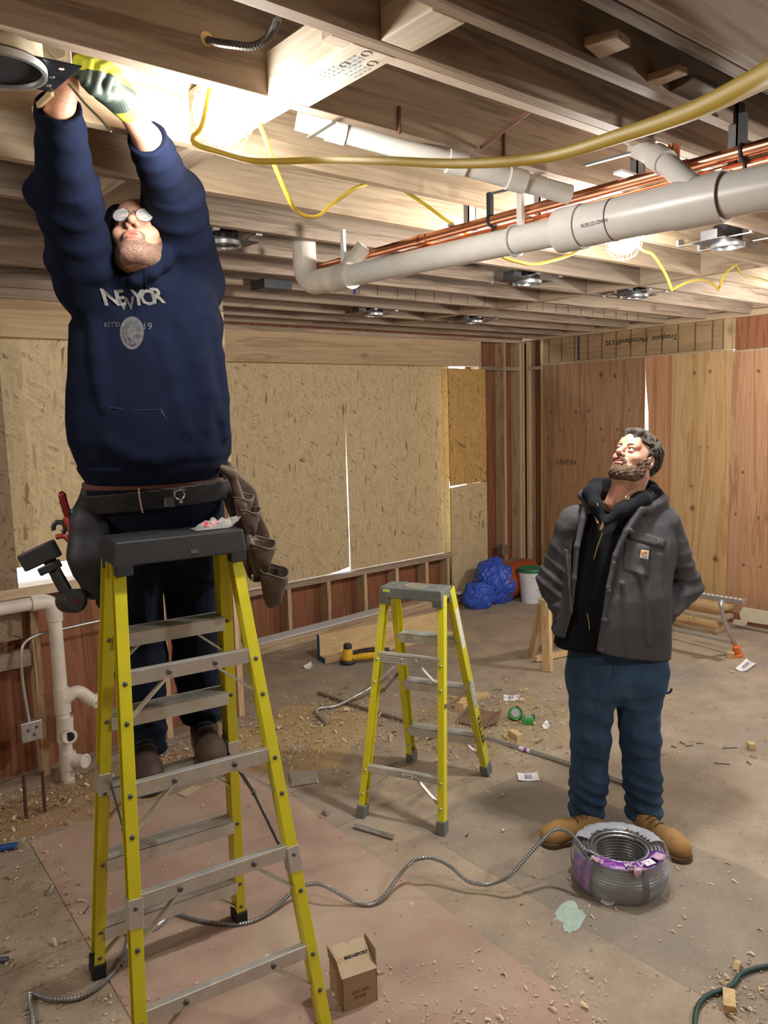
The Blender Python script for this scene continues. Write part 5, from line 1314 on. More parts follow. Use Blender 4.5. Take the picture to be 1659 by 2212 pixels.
def sdf_obj(name, fn, lo, hi, h, mats, parent, pick=None, label=None, smooth_it=1):
    vs, fs = sdf_mesh(fn, lo, hi, h)
    # light relaxation removes the grid stepping
    for _ in range(smooth_it):
        s = np.zeros_like(vs); c = np.zeros(len(vs))
        for a, b in ((0,1),(1,2),(2,3),(3,0)):
            np.add.at(s, fs[:,a], vs[fs[:,b]]); np.add.at(c, fs[:,a], 1); np.add.at(s, fs[:,b], vs[fs[:,a]]); np.add.at(c, fs[:,b], 1)
        vs = vs*.5+.5*s/np.maximum(c, 1)[:, None]
    off = wloc(parent)
    me = bpy.data.meshes.new(name)
    me.vertices.add(len(vs)); me.vertices.foreach_set('co', (vs-off).ravel())
    me.loops.add(len(fs)*4); me.loops.foreach_set('vertex_index', fs.ravel().astype(np.int32))
    me.polygons.add(len(fs)); me.polygons.foreach_set('loop_start', np.arange(0, len(fs)*4, 4, dtype=np.int32))
    try: me.polygons.foreach_set('loop_total', np.full(len(fs), 4, dtype=np.int32))
    except Exception: pass
    mats = mats if isinstance(mats, (list, tuple)) else [mats]
    for q in mats: me.materials.append(q)
    if pick is not None:
        me.polygons.foreach_set('material_index', pick(vs[fs].mean(1)).astype(np.int32))
    me.update(calc_edges=True); me.validate()
    me.polygons.foreach_set('use_smooth', [True]*len(me.polygons))
    o = bpy.data.objects.new(name, me); COL.objects.link(o); o.parent = parent; o.location = (0,0,0); WL[o.name] = np.array(off)
    return tag(o, label)

E1 = np.array([0.770659, -0.637247, 0.0]); E2 = np.array([-0.637247, -0.770659, 0.0]); E3 = np.array([0, 0, 1.0])
class Frame:
    # vertical plane through a person, facing the viewer; pixels become points of that plane moved `yo` forward
    def __init__(s, cc): s.cc = cc
    def A(s, x, y, yo=0.0):
        d = ray(x, y); n = -E2; t = (s.cc-yo)/(n@d); return np.array([0,0,CAMH])+t*d
    def rows(s, lst, yo0=0.0):
        T = []
        for r in lst:
            py, xl, xr, b = r[:4]; yo = r[4] if len(r) > 4 else yo0
            L, R_ = s.A(xl, py, yo), s.A(xr, py, yo); c = (L+R_)/2
            T.append((c[2], c@E1, (R_-L)@E1/2, c@E2, b))
        T.sort(); return np.array(T)
def loft(P, T, grow=0.0, pw=2.3, top=True, bot=True):
    z = P[:, 2]; cx = np.interp(z, T[:,0], T[:,1]); a = np.interp(z, T[:,0], T[:,2])+grow; cy = np.interp(z, T[:,0], T[:,3]); b = np.interp(z, T[:,0], T[:,4])+grow
    u = np.abs(P@E1-cx)/a; v = np.abs(P@E2-cy)/b
    r = (u**pw+v**pw+1e-12)**(1/pw)
    d = (r-1)*np.minimum(a, b)
    if top: d = smax(d, z-T[-1,0]-grow*.5, .02)
    if bot: d = smax(d, T[0,0]-grow*.5-z, .01)
    return d
def rings(P, a, b, f, amp, seed):
    # creases that run round a limb, strongest towards its far end
    a = np.asarray(a, float); b = np.asarray(b, float); d = b-a; L = np.linalg.norm(d); d = d/L
    q = (P-a)@d; s_ = np.cross(d, E2); t = np.clip(q/L, 0, 1)
    w_ = np.sin(q*f+((P-a)@s_)*f*.45+2.2*wn(P, 9, seed, 5)); w_ = np.where(w_ > 0, w_**.7 if False else w_, w_*.5)
    return amp*w_*np.exp(-((t-.85)/.45)**2)*((q > -.05) & (q < L+.06))
def aabb(pts, m_=.1):
    p = np.array(pts); return p.min(0)-m_, p.max(0)+m_

# ---------------------------------------------------------------- heads
def head_frame(f, u):
    f = f[0]*E1+f[1]*E2+f[2]*E3; u = u[0]*E1+u[1]*E2+u[2]*E3
    f = f/np.linalg.norm(f); u = u-f*(u@f); u /= np.linalg.norm(u); x = np.cross(u, f); return np.stack([x, f, u], 1)
def head_sdf(Q, kind):
    g = lambda *a: np.array(a)
    S2 = np.abs(Q[:, 0])[:, None]; Qm = np.concatenate([S2, Q[:, 1:]], 1)     # mirrored
    d = ell(Q, (0,-.014,.030), (.076,.097,.086))
    d = smin(d, ell(Q, (0,.022,-.030), (.062,.070,.080)), .03)
    jw = .058 if kind == 2 else .054
    d = smin(d, rc(Qm, (jw,-.006,-.058), (.018,.068,-.100), .020, .020), .03)
    d = smin(d, ell(Q, (0,.066,-.100), (.026,.026,.020)), .018)
    d = smin(d, ell(Q, (0,.045,-.088), (.05,.045,.03)), .02)
    if kind == 2: d = smin(d, ell(Q, (0,.02,-.10), (.055,.05,.03)), .03)
    d = smin(d, ell(Qm, (.045,.060,-.022), (.022,.020,.018)), .02)          # cheeks
    d = smin(d, rc(Qm, (.008,.086,.030), (.045,.070,.030), .010, .010), .016)  # brow
    d = smin(d, ell(Q, (0,.072,.060), (.050,.022,.035)), .03)
    d = smax(d, -ell(Qm, (.031,.100,.009), (.019,.016,.013)), .012)          # eye sockets
    d = smin(d, rc(Q, (0,.088,.024), (0,.118,-.020), .0085, .0125), .010)    # nose
    d = smin(d, ell(Qm, (.013,.101,-.026), (.0085,.011,.008)), .006)
    d = smax(d, -ell(Qm, (.0065,.108,-.034), (.0035,.005,.005)), .003)
    d = smin(d, ell(Q, (0,.086,-.055), (.030,.014,.018)), .012)              # muzzle
    gap = .0045 if kind == 1 else .003
    d = smin(d, ell(Q, (0,.0975,-.0525), (.022,.008,.0060)), .005)
    d = smin(d, ell(Q, (0,.0955,-.0665), (.020,.009,.0070)), .005)
    d = smax(d, -ell(Q, (0,.104,-.0595), (.021,.010,gap*.6)), .003)
    d = smin(d, ell(Qm, (.031,.0835,.0185), (.017,.012,.006)), .006)         # upper lids
    d = smin(d, ell(Qm, (.031,.0825,-.001), (.016,.011,.005)), .006)         # lower lids
    # ears
    e = ell(Qm, (.079,-.012,-.004), (.010,.020,.032)); e = smax(e, -ell(Qm, (.090,-.006,-.002), (.010,.012,.020)), .006)
    d = smin(d, e, .008)
    return d
def hair_sdf(Q, P, kind):
    base = ell(Q, (0,-.018,.034), (.083,.101,.092))
    # keep above the hairline, open over the face and ears
    n = wn(Q, 110, 3 if kind == 2 else 8, 9, (1, 1, .45))+.7*wn(Q, 230, 5, 8, (1,1,.4))
    if kind == 2:
        base = base-.012*np.clip((Q[:,2]+.03)/.08, 0, 1)-.010*n
        face = Q[:,1]-(.058+.55*(.075-Q[:,2])*0)
        cutl = np.where(Q[:,2] > .06, -1., smax(Q[:,1]-.040+.30*(.06-Q[:,2]), (Q[:,1]-.02)*.8, .01))
        low = -.085-Q[:,2]+np.clip(Q[:,1]*1.1+.02, -.03, .09)
        d = np.maximum(base, cutl*.8); d = np.maximum(d, low*.8)
        fr = ell(Q, (.0,.072,.098), (.055,.030,.020))-.006*n; d = smin(d, fr, .02)
    else:
        base = base-.012-.006*n
        cutl = np.where(Q[:,2] > .072, -1., (Q[:,1]-.030+.3*(.07-Q[:,2])))
        low = -.07-Q[:,2]+np.clip(Q[:,1]*1.1+.02, -.03, .09)
        d = np.maximum(base, cutl*.8); d = np.maximum(d, low*.8)
    # ears stay clear
    Qm = np.concatenate([np.abs(Q[:,:1]), Q[:,1:]], 1)
    return smax(d, -ell(Qm, (.086,-.008,-.008), (.020,.026,.036)), .008)
def beard_sdf(Q, kind):
    Qm = np.concatenate([np.abs(Q[:,:1]), Q[:,1:]], 1)
    h_ = head_sdf(Q, kind)-(.0055 if kind == 2 else .0016)-(.004 if kind == 2 else .0006)*wn(Q, 260, 4, 8)
    side = rc(Qm, (.076,.010,-.012), (.066,.026,-.075), .018, .036)
    m_ = smin(side, rc(Qm, (.060,.036,-.085), (.0,.082,-.104), .034, .034), .02)
    m_ = smin(m_, rc(Qm, (.030,.092,-.052), (.030,.088,-.088), .009, .016), .01)
    m_ = smin(m_, rc(Qm, (.003,.106,-.0435), (.026,.098,-.050), .0065, .008), .006)
    m_ = smax(m_, -ell(Q, (0,.108,-.060), (.023,.030,.0125)), .004)
    return smax(h_, m_, .004)
def skin_mat(name, c, red):
    t = NT(name); n1 = t.noise(t.co(), 14, 4); n2 = t.noise(t.co(), 160, 3)
    base = t.mix(t.ramp(n1, [(.42, 0), (.66, .55)]), c, red)
    m_ = t.out(base, .48, bump=n2, bs=.12, bd=.002, spec=.35)
    t.b.inputs['Subsurface Weight'].default_value = .12; t.b.inputs['Subsurface Radius'].default_value = (.012, .005, .003); t.b.inputs['Subsurface Scale'].default_value = .5
    return m_
SKIN2 = skin_mat('skin_bearded_man', (.46,.25,.17), (.44,.17,.12)); SKIN1 = skin_mat('skin_ladder_man', (.45,.25,.17), (.43,.18,.13))
LIP = plain('lips', (.38,.13,.11), .4); EYEW = plain('eye_white', (.42,.38,.36), .3); IRIS = plain('iris', (.03,.035,.035), .25)
def eyes(c, M3, parent, look):
    for s in (-1, 1):
        e = c+M3@np.array([s*.031,.079,.0085])
        o = MB().lathe([(.0001,-.0125)]+[(.0125*math.sin(a), -.0125*math.cos(a)) for a in np.linspace(.2, PI-.2, 12)]+[(.0001,.0125)], e, M3[:,1], 20).build('eyeball', EYEW, parent, smooth=True, ang=0)
        g = M3@np.array(look); g /= np.linalg.norm(g)
        MB().lathe([(.0001,.0)]+[(.0062*math.sin(a), .0014*math.cos(a)) for a in np.linspace(0.05, PI/2, 6)], e+g*.0122, g, 16).build('iris', IRIS, o, smooth=True, ang=0)

# ---------------------------------------------------------------- cloth materials
def cloth(name, col, var=.15, rough=.9, weave=420, sheen=.0, wear=None, bs=.25, fold=.6):
    t = NT(name); a = t.noise(t.co(), 6, 5, .6); w_ = t.noise(t.co(), weave, 2, .6)
    c = t.mix(t.ramp(a, [(.3, 0), (.7, 1)]), tuple(q*(1-var) for q in col), tuple(q*(1+var) for q in col))
    if wear: c = t.mix(t.math('MULTIPLY', t.ramp(t.noise(t.co(), 3.2, 4, .55), [(.52, 0), (.7, 1)]), .6), c, wear)
    m_ = t.out(c, rough, bump=w_, bs=bs, bd=.001, spec=.15)
    if fold:
        fv = t.noise(t.co(scale=(1,1,.55)), 15, 2, .45, .3); bp = t.n('ShaderNodeBump'); bp.inputs['Strength'].default_value = fold; bp.inputs['Distance'].default_value = .02
        t.link(fv, bp.inputs['Height']); b0 = [n for n in t.N if n.bl_idname == 'ShaderNodeBump' and n != bp][0]; t.link(bp.outputs[0], b0.inputs['Normal'])
    if sheen: t.b.inputs['Sheen Weight'].default_value = sheen; t.b.inputs['Sheen Roughness'].default_value = .5
    return m_
JACKET = cloth('grey_canvas', (.062,.060,.066), .16, .85, 500, .0, (.085,.083,.09))
SHERPA = cloth('dark_lining', (.035,.033,.036), .3, 1, 120, bs=.8)
BLACKC = cloth('black_fleece', (.0065,.0075,.0105), .2, .95, 400)
DENIM2 = cloth('blue_denim', (.030,.062,.118), .22, .85, 600, 0, (.075,.125,.195))
DENIM1 = cloth('dark_denim', (.008,.013,.028), .25, .85, 600, 0, (.014,.022,.045))
NAVY = cloth('navy_fleece', (.0036,.0066,.021), .15, .95, 300, .0, fold=.3)
TEE = cloth('brown_tee', (.055,.043,.038), .1)
TANB = cloth('tan_nubuck', (.34,.20,.075), .2, .75, 300, 0, (.25,.14,.055)); TANSOLE = plain('boot_sole', (.10,.06,.03), .8)
BRNB = cloth('brown_boot_leather', (.045,.028,.020), .3, .6, 200); BRNSOLE = plain('brown_boot_sole', (.05,.045,.04), .8)
GOLD = plain('brass', (.75,.58,.25), .3, .9)

def boot(parent, heel, toe, ank, mat, solem, kind, tilt=0.0):
    heel = np.array(heel, float); toe = np.array(toe, float); d = toe-heel; L = np.linalg.norm(d); d /= L
    up = E3-d*(E3@d); up /= np.linalg.norm(up); sd = np.cross(d, up)
    M3 = np.stack([sd, d, up], 1); ank = np.array(ank, float)
    def fn(P):
        Q = (P-heel)@M3
        o = ell(Q, (0, L-.062, .048), (.053, .066, .050))
        o = smin(o, rc(Q, (0,.035,.050), (0,L-.10,.060), .042, .048), .03)
        o = smin(o, ell(Q, (0,.035,.040), (.038,.040,.045)), .02)
        a = (ank-heel)@M3
        o = smin(o, rc(Q, (0,.055,.07), tuple(a), .046, .050), .03)
        for k in range(3): o = smin(o, rc(Q, (-.022,.085+.024*k,.098-.012*k), (.022,.085+.024*k,.098-.012*k), .003, .003), .004)
        o = o-.0015*wn(Q, 60, 5)
        return smax(o, .012-Q[:,2], .004)
    def sole(P):
        Q = (P-heel)@M3
        w_ = np.interp(Q[:,1], [0,.04,.12,.20,L-.04,L], [.032,.042,.042,.056,.050,.024])
        o = np.maximum(np.abs(Q[:,0])-w_, np.maximum(-Q[:,1]-.006, Q[:,1]-L-.004)); 
        q2 = np.hypot(Q[:,0]/.057, (Q[:,1]-(L-.058))/.064)-1; o = np.where(Q[:,1] > L-.058, q2*.057, o)
        arch = np.where((Q[:,1] > .075) & (Q[:,1] < .12), .010, 0)
        return smax(o, np.maximum(Q[:,2]-.026, arch-Q[:,2]), .004)
    lo, hi = aabb([heel, toe, ank], .09)
    b = sdf_obj('boot', fn, lo, hi, .004, mat, parent)
    for k in range(3):
        p_ = [heel+M3@np.array([x, .088+.024*k, .0]) for x in (-.030,-.012,.012,.030)]; zt_k = (.118,.112,.104)[k]
        MB().tube(smoothpath([q+up*(zt_k-(.010 if i in (0,3) else 0)) for i, q in enumerate(p_)], 4), .0024, 6).build('lace', BRNSOLE, b, smooth=True)
    s = sdf_obj('sole', sole, lo, hi, .004, solem, b)
    return b
# ================================================================ the bearded man standing at the right
M2F = Frame(3.5586)
A2 = M2F.A
man2 = thing('person', 'bearded man in open grey work coat and blue jeans looking up', 'person', F(1325, 1800))
hc2 = A2(1371, 993, .02); H2 = head_frame((-.70,.50,.52), (.42,-.28,.86))
kR, kL = A2(1275,1600,.03), A2(1383,1600,.03); hR, hL = A2(1285,1450,.0), A2(1378,1450,.0); aR, aL = A2(1267,1765,-.01), A2(1392,1768,.0)
sR, sL = A2(1238,1126,-.01), A2(1436,1130,-.01); eR, eL = A2(1193,1255,-.04), A2(1483,1268,-.05); wR, wL = A2(1228,1342,.02), A2(1404,1350,.10)
TJ2 = M2F.rows([(1370,1232,1434,.148),(1420,1226,1437,.155),(1455,1226,1438,.152),(1485,1236,1428,.13),(1505,1262,1404,.09)])
T2 = M2F.rows([(1098,1262,1420,.095),(1130,1226,1452,.125,-.005),(1170,1217,1458,.150),(1220,1211,1455,.165,.01),(1280,1205,1450,.185,.015),(1340,1196,1450,.190,.015),(1400,1180,1448,.188,.01),(1440,1180,1446,.18,.0)])
def hand_pts(w, d, sd, up):
    # palm and five curled fingers in a pocket or over an edge
    out = []
    for i, (o, L) in enumerate(((-.030,.070),(-.010,.080),(.010,.076),(.030,.060))):
        a = w+d*.085+sd*o; b = a+d*L*.5-up*.01; c = b+d*L*.35-up*.03; out.append((a, b, c))
    t0 = w+d*.03+sd*.035; out.append((t0, t0+d*.035+sd*.025, t0+d*.065+sd*.025-up*.01)); return out
def body2(P, head_only=False):
    Q = (P-hc2)@H2
    d = head_sdf(Q, 2)
    nk0 = hc2+H2@np.array([0,-.045,-.055]); nk1 = A2(1345,1092,-.01)
    d = smin(d, rc(P, nk0, nk1, .060, .066), .03)
    d = smin(d, rc(P, hc2+H2@np.array([0,.02,-.085]), A2(1322,1088,.045), .040, .035), .03)
    if head_only: return d
    t = smax(loft(P, T2, -.040), A2(1330,1385)[2]-P[:,2], .01); d = smin(d, t, .03); d = smin(d, loft(P, TJ2, -.03), .02)
    d = smin(d, rc(P, nk1, A2(1345,1135,-.01), .075, .12), .04)
    for s, e, w in ((sR,eR,wR),(sL,eL,wL)):
        d = smin(d, chain(P, [s,e,w], [.055,.042,.030]), .03)
    for w, e in ((wR,eR),(wL,eL)):
        dd = (w-e)*.5-E3*.05+(E1*(.10 if w is wR else -.10)); dd /= np.linalg.norm(dd); up = np.cross(dd, E2); up /= np.linalg.norm(up); sd = np.cross(dd, up)
        d = smin(d, rc(P, w, w+dd*.075, .030, .034, up, .5), .015)
        for a, b, c in hand_pts(w, dd, sd, up):
            d = smin(d, chain(P, [a,b,c], [.010,.0095,.008], .004), .005)
    for h, k, a in ((hR,kR,aR),(hL,kL,aL)):
        d = smin(d, chain(P, [h,k,a,a-E3*.05], [.085,.060,.045,.04]), .03)
    return d
def pick2(C):
    Q = (C-hc2)@H2
    lip = (np.abs(Q[:,0]) < .021) & (Q[:,1] > .094) & (((Q[:,2]+.0535)/.0062)**2 < 1.0) | (np.abs(Q[:,0]) < .019) & (Q[:,1] > .092) & (np.abs(Q[:,2]+.067) < .0062)
    return lip.astype(int)
lo, hi = aabb([hc2+np.array([0,0,.12]), aR, aL, eR, eL, wL], .16)
sdf_obj('body', body2, lo, hi, .006, SKIN2, man2)
# the head again at fine resolution, as the visible part of the same skin
lo, hi = aabb([hc2], .16)
def head2(P):
    return smax(body2(P, True)-.0006, np.linalg.norm(P-hc2, axis=1)-.152, .002)
sdf_obj('head', head2, (lo[0],lo[1],A2(1345,1088)[2]), hi, .0024, [SKIN2, LIP], man2, pick2)
eyes(hc2, H2, man2, (-.15,1,.25))
HAIR2 = NT('dark_hair'); n_ = HAIR2.noise(HAIR2.co(scale=(1,1,.4)), 130, 4, .7); HAIR2.out(HAIR2.ramp(n_, [(.35, (.012,.008,.006)), (.62, (.04,.028,.02)), (.85, (.12,.095,.075))]), .55, bump=n_, bs=.8, bd=.006, spec=.4); HAIR2 = HAIR2.m
BEARD2 = NT('beard_hair'); n_ = BEARD2.noise(BEARD2.co(), 220, 3, .7); BEARD2.out(BEARD2.ramp(n_, [(.35, (.035,.018,.010)), (.65, (.12,.065,.038))]), .8, bump=n_, bs=.8, bd=.004); BEARD2 = BEARD2.m
lo, hi = aabb([hc2], .17)
sdf_obj('hair', lambda P: hair_sdf((P-hc2)@H2, P, 2), lo, hi, .0032, HAIR2, man2)
sdf_obj('beard', lambda P: beard_sdf((P-hc2)@H2, 2), lo, hi, .0026, BEARD2, man2, smooth_it=0)
def brows(hc, Hm, parent, mat):
    for s in (-1, 1):
        pts = [hc+Hm@np.array([s*x, y, z]) for x, y, z in ((.014,.0975,.0255),(.026,.0960,.0300),(.038,.0885,.0300),(.048,.0785,.0255))]
        MB().tube(smoothpath(pts, 4), [.0028]*4+[.0036]*5+[.0022]*4, 6).build('eyebrow', mat, parent, smooth=True)
brows(hc2, H2, man2, BEARD2)
def locks(hc, Hm, parent, mat, n, seed, L0, kind):
    r_ = np.random.RandomState(seed); b = MB(); k = 0
    while k < n:
        v = r_.randn(3); v /= np.linalg.norm(v)
        p = np.array([0,-.018,.034])+v*np.array([.083,.101,.092])*1.03
        if p[2] < .06 and p[1] > .035-.3*(.06-p[2]): continue
        if p[2] < -.06 or p[1] > .088 or (p[1] > .045 and p[2] < .088): continue
        if abs(p[0]) > .06 and abs(p[1]+.008) < .030 and p[2] < .030: continue
        nrm = v/np.array([.083,.101,.092]); nrm /= np.linalg.norm(nrm)
        fl = np.array([v[0]*.5, -.75, -.35 if p[1] < .02 else .1])+r_.randn(3)*.35
        if p[1] > .055: fl = np.array([.6*np.sign(p[0]+.01), .45, .15])+r_.randn(3)*.35
        fl = fl-nrm*(fl@nrm); fl /= np.linalg.norm(fl); L = L0*r_.uniform(.6, 1.3)
        q = [p-nrm*.004, p+nrm*.008+fl*L*.35, p+nrm*.010+fl*L*.7, p+nrm*.004+fl*L]
        q = [hc+Hm@x for x in q]; w_ = r_.uniform(.0022, .0042)
        b.tube(smoothpath(q, 3), [w_*.6]+[w_]*3+[w_*.9]*3+[w_*.6]*2+[.0005], 5); k += 1
    return b.build('hair_strands', mat, parent, smooth=True, kind='stuff', ang=0)
locks(hc2, H2, man2, HAIR2, 420, 3, .036, 2)
# shirt, hoodie, coat
def tee2(P): return smax(loft(P, T2, -.030, top=False), P[:,2]-A2(1345,1098)[2]+.25*(P-A2(1320,1100))@E2*0, .01)
def neckhole(P, r, c=None):
    return rc(P, A2(1338,1100,-.0), A2(1330,1000,.0), r, r+.02)
def teef(P):
    d = smin(loft(P, T2, -.042), rc(P, A2(1345,1112,-.01), A2(1345,1135,-.01), .085, .11), .04)
    return smax(d, -rc(P, A2(1330,1088,.02), A2(1325,1000,.02), .062, .08), .01)
lo, hi = aabb([A2(1200,1060), A2(1460,1060), A2(1200,1250), A2(1460,1250)], .12)
sdf_obj('t_shirt', lambda P: smax(teef(P), A2(1345,1230)[2]-P[:,2], .005), lo, hi, .006, TEE, man2)
er3 = [A2(1404,1070,.06), A2(1380,1102,.12), A2(1352,1146,.165), A2(1329,1200,.18), A2(1314,1270,.20), A2(1304,1340,.205), A2(1293,1404,.20)]
el3 = [A2(1266,1072,.05), A2(1260,1120,.085), A2(1246,1180,.12), A2(1240,1250,.135), A2(1232,1320,.135), A2(1217,1374,.115), A2(1214,1430,.11)]
el = np.array([(p[2], p@E1) for p in el3])[::-1]; er = np.array([(p[2], p@E1) for p in er3+[A2(1290,1440,.19)]])[::-1]
vz = np.array([(A2(x, y, .16)[2], A2(x, y, .16)@E1) for x, y in ((1303,1140),(1297,1110),(1290,1085),(1284,1060))]); vr = np.array([(A2(x, y, .16)[2], A2(x, y, .16)@E1) for x, y in ((1304,1140),(1318,1117),(1338,1098),(1362,1075),(1370,1060))])
def hoodie2(P):
    d = loft(P, T2, -.030); z = P[:,2]
    d = smin(d, rc(P, A2(1345,1118,-.01), A2(1345,1140,-.01), .10, .14), .04)
    d = d-.0018*wn(P, 26, 4, 6, (1,1,.5))
    for s, e, w in ((sR,eR,wR),(sL,eL,wL)): d = smin(d, chain(P, [s,e,(e+w)/2], [.063,.052,.045]), .01)
    s1 = P@E1; front = P@E2-np.interp(z, T2[:,0], T2[:,3])
    v = np.maximum(np.interp(z, vz[:,0], vz[:,1])-s1, s1-np.interp(z, vr[:,0], vr[:,1])); v = np.maximum(v, vz[0,0]-z)
    v = np.maximum(v, -front)
    d = smax(d, -v, .006)
    hood = [A2(1302,1128,.165), A2(1288,1095,.125), A2(1276,1068,.06), A2(1290,1050,-.03), A2(1345,1050,-.105), A2(1400,1060,-.08), A2(1412,1072,.0), A2(1385,1082,.085), A2(1340,1106,.145), A2(1308,1128,.168)]
    h = chain(P, hood, [.014,.030,.036,.036,.046,.046,.042,.040,.030,.016], .02)
    h = smin(h, ell(P, A2(1375,1085,-.12), (.11,.09,.09)), .04)
    d = smin(d, h, .018)
    d = smax(d, -rc(P, A2(1335,1090,.01), A2(1338,1000,.02), .062, .085), .012)
    return smax(d, A2(1300,1411,.15)[2]-z, .008)
lo, hi = aabb([A2(1165,1040), A2(1460,1040), A2(1165,1430), A2(1460,1430)], .2)
hd2 = sdf_obj('black_hoodie', hoodie2, lo, hi, .0055, BLACKC, man2)
def coat2(P):
    z = P[:,2]; s1 = P@E1; s2 = P@E2
    body = loft(P, T2, 0.0)
    body = smin(body, rc(P, A2(1250,1112,-.01), A2(1428,1116,-.01), .058, .058), .05)
    hem = np.interp(s1, [A2(1200,1376)@E1, A2(1300,1412)@E1, A2(1440,1424)@E1], [A2(1200,1378,.1)[2], A2(1290,1408,.12)[2], A2(1440,1424,.05)[2]])
    # folds in the body: long soft vertical drapes
    body = body-.008*wn(P, 17, 11, 6, (1,1,.28))-.004*wn(P, 42, 12, 6, (1,1,.5))
    for a, b, r in (((1385,1240,.19),(1400,1390,.19),.012),((1345,1260,.20),(1352,1400,.2),.010),((1222,1190,.13),(1235,1340,.17),.010),((1425,1200,.13),(1428,1330,.15),.010)):
        body = smin(body, rc(P, A2(*a), A2(*b), r, r*.6), .02)
    arms = None
    for s, e, w, sd in ((sR,eR,wR,1),(sL,eL,wL,2)):
        a = chain(P, [s, e, w+(w-e)*.05], [.070,.066,.056], .03)
        a = a-rings(P, s, e, 95, .0055, 40+sd)-rings(P, e, w, 105, .0060, 44+sd)
        a = a-.0045*wn(P, 48, 20+sd, 7)
        arms = a if arms is None else smin(arms, a, .02)
    d = smin(body, arms, .014)
    inner = loft(P, T2, -.026, bot=False)
    front = s2-np.interp(z, T2[:,0], T2[:,3])
    op = np.maximum(np.interp(z, el[:,0], el[:,1])-s1, s1-np.interp(z, er[:,0], er[:,1])); op = np.maximum(op, -(front-.03))
    d = smax(d, -np.maximum(inner, -op*1.0+(-.0)) if False else -inner, .006) if False else smax(d, -np.maximum(inner, -arms-.0), .006); d = smax(d, -op, .008)
    # rolled front edges, collar and hood of the coat
    d = smin(d, chain(P, er3, [.020,.022,.014,.011,.010,.010,.009], .01), .012)
    d = smin(d, chain(P, el3[:6], [.014,.016,.013,.011,.010,.009], .01), .012)
    col = [A2(1266,1080,.05), A2(1262,1070,-.02), A2(1300,1065,-.12), A2(1380,1070,-.14), A2(1425,1080,-.07), A2(1424,1084,.02), A2(1395,1100,.10)]
    d = smin(d, chain(P, col, [.018,.024,.03,.034,.036,.034,.026], .02), .02)
    d = smax(d, -rc(P, A2(1335,1095,.0), A2(1338,1000,.02), .085, .11), .012)
    return smax(d, hem-z, .008)
lo, hi = aabb([A2(1160,1055), A2(1520,1055), A2(1160,1430), A2(1520,1430)], .2)
coat = sdf_obj('work_coat', coat2, lo, hi, .0052, JACKET, man2)
# zip, pocket, badge, snaps
zp = [A2(1290,1087,.155), A2(1297,1112,.160), A2(1303,1134,.172)]
MB().tube(smoothpath(zp, 5), .0028, 6).build('zip_tape', GOLD, hd2, label='brass zip edge')
MB().tube(smoothpath([A2(1338,1098,.150), A2(1320,1116,.165), A2(1304,1134,.172)], 5), .0028, 6).build('zip_tape', GOLD, hd2)
MB().tube(smoothpath([A2(1302,1150,.180), A2(1291,1180,.187), A2(1283,1208,.190)], 5), .0022, 6).build('zip_tape', GOLD, hd2)
MB().tube(smoothpath([A2(1268,1325,.205), A2(1272,1345,.205), A2(1273,1360,.205)], 5), .0018, 6).build('zip_tape', GOLD, hd2)
MB().bar(A2(1305,1127,.180), A2(1297,1144,.182), .012, .004, E1).build('zip_pull', GOLD, hd2, bevel=.001)
MB().torus(A2(1355,1075,.128), .0075, .0022, E2+E3*.5, 18, 6).build('eyelet', GOLD, hd2)
MB().tube(smoothpath([A2(1352,1084,.135), A2(1346,1105,.155), A2(1342,1140,.175)], 5), .0032, 6).build('drawstring', BLACKC, hd2)
pkc = A2(1380,1206,.178)
def patchmesh(px, yo, name, mat, parent, th=.004, label=None):
    p_ = [A2(x, y, o) for (x, y), o in zip(px, yo)]
    return MB().prism(p_, E2*th).build(name, mat, parent, bevel=.0015, label=label)
def on_coat(x, y):
    # front surface of the coat under a pixel
    lo_, hi_ = 0.0, .32
    for yo in np.arange(.30, .0, -.003):
        if coat2(A2(x, y, yo)[None])[0] < 0: return yo
    return .15
def coat_patch(px, name, mat, parent, lift=.003, nx=6, ny=6, th=.002, label=None):
    vs = []
    for i in range(nx+1):
        for j in range(ny+1):
            a, b = i/nx, j/ny
            q = (np.array(px[0])*(1-a)*(1-b)+np.array(px[1])*a*(1-b)+np.array(px[2])*a*b+np.array(px[3])*(1-a)*b)
            vs.append(A2(q[0], q[1], on_coat(q[0], q[1])+lift))
    fs = [(i*(ny+1)+j, (i+1)*(ny+1)+j, (i+1)*(ny+1)+j+1, i*(ny+1)+j+1) for i in range(nx) for j in range(ny)]
    o = MB().add(vs, fs).build(name, mat, parent, smooth=True, label=label, ang=0)
    so = o.modifiers.new('th', 'SOLIDIFY'); so.thickness = th; so.offset = 1
    return o
pk = coat_patch([(1349,1170),(1408,1178),(1402,1250),(1345,1232)], 'chest_pocket', JACKET, coat, .003, 8, 8, .005)
fl2 = coat_patch([(1362,1140),(1440,1166),(1434,1186),(1356,1162)], 'pocket_flap', JACKET, coat, .007, 8, 3, .005)
coat_patch([(1421,1162),(1438,1166),(1434,1182),(1418,1177)], 'flap_tab', JACKET, coat, .012, 3, 3, .003)
yb = on_coat(1391, 1196)+.012
bd = MB(); 
badge = patchmesh([(1382,1205),(1400,1208),(1402,1190),(1385,1187)], [yb]*4, 'maker_badge', plain('badge_white', (.70,.68,.60), .7), coat, .0015, 'small white and orange badge')
MB().torus(A2(1392,1195,yb+.0022), .0085, .0036, E2, 16, 6, arc=(.5, 5.6)).build('badge_emblem', plain('badge_orange', (.75,.27,.04), .6), badge)
text_obj('carhartt', .0085, A2(1391.5,1203.5,yb+.002), E1, E3, plain('badge_print', (.1,.08,.07), .7), badge, 'lettering', ext=.0002)
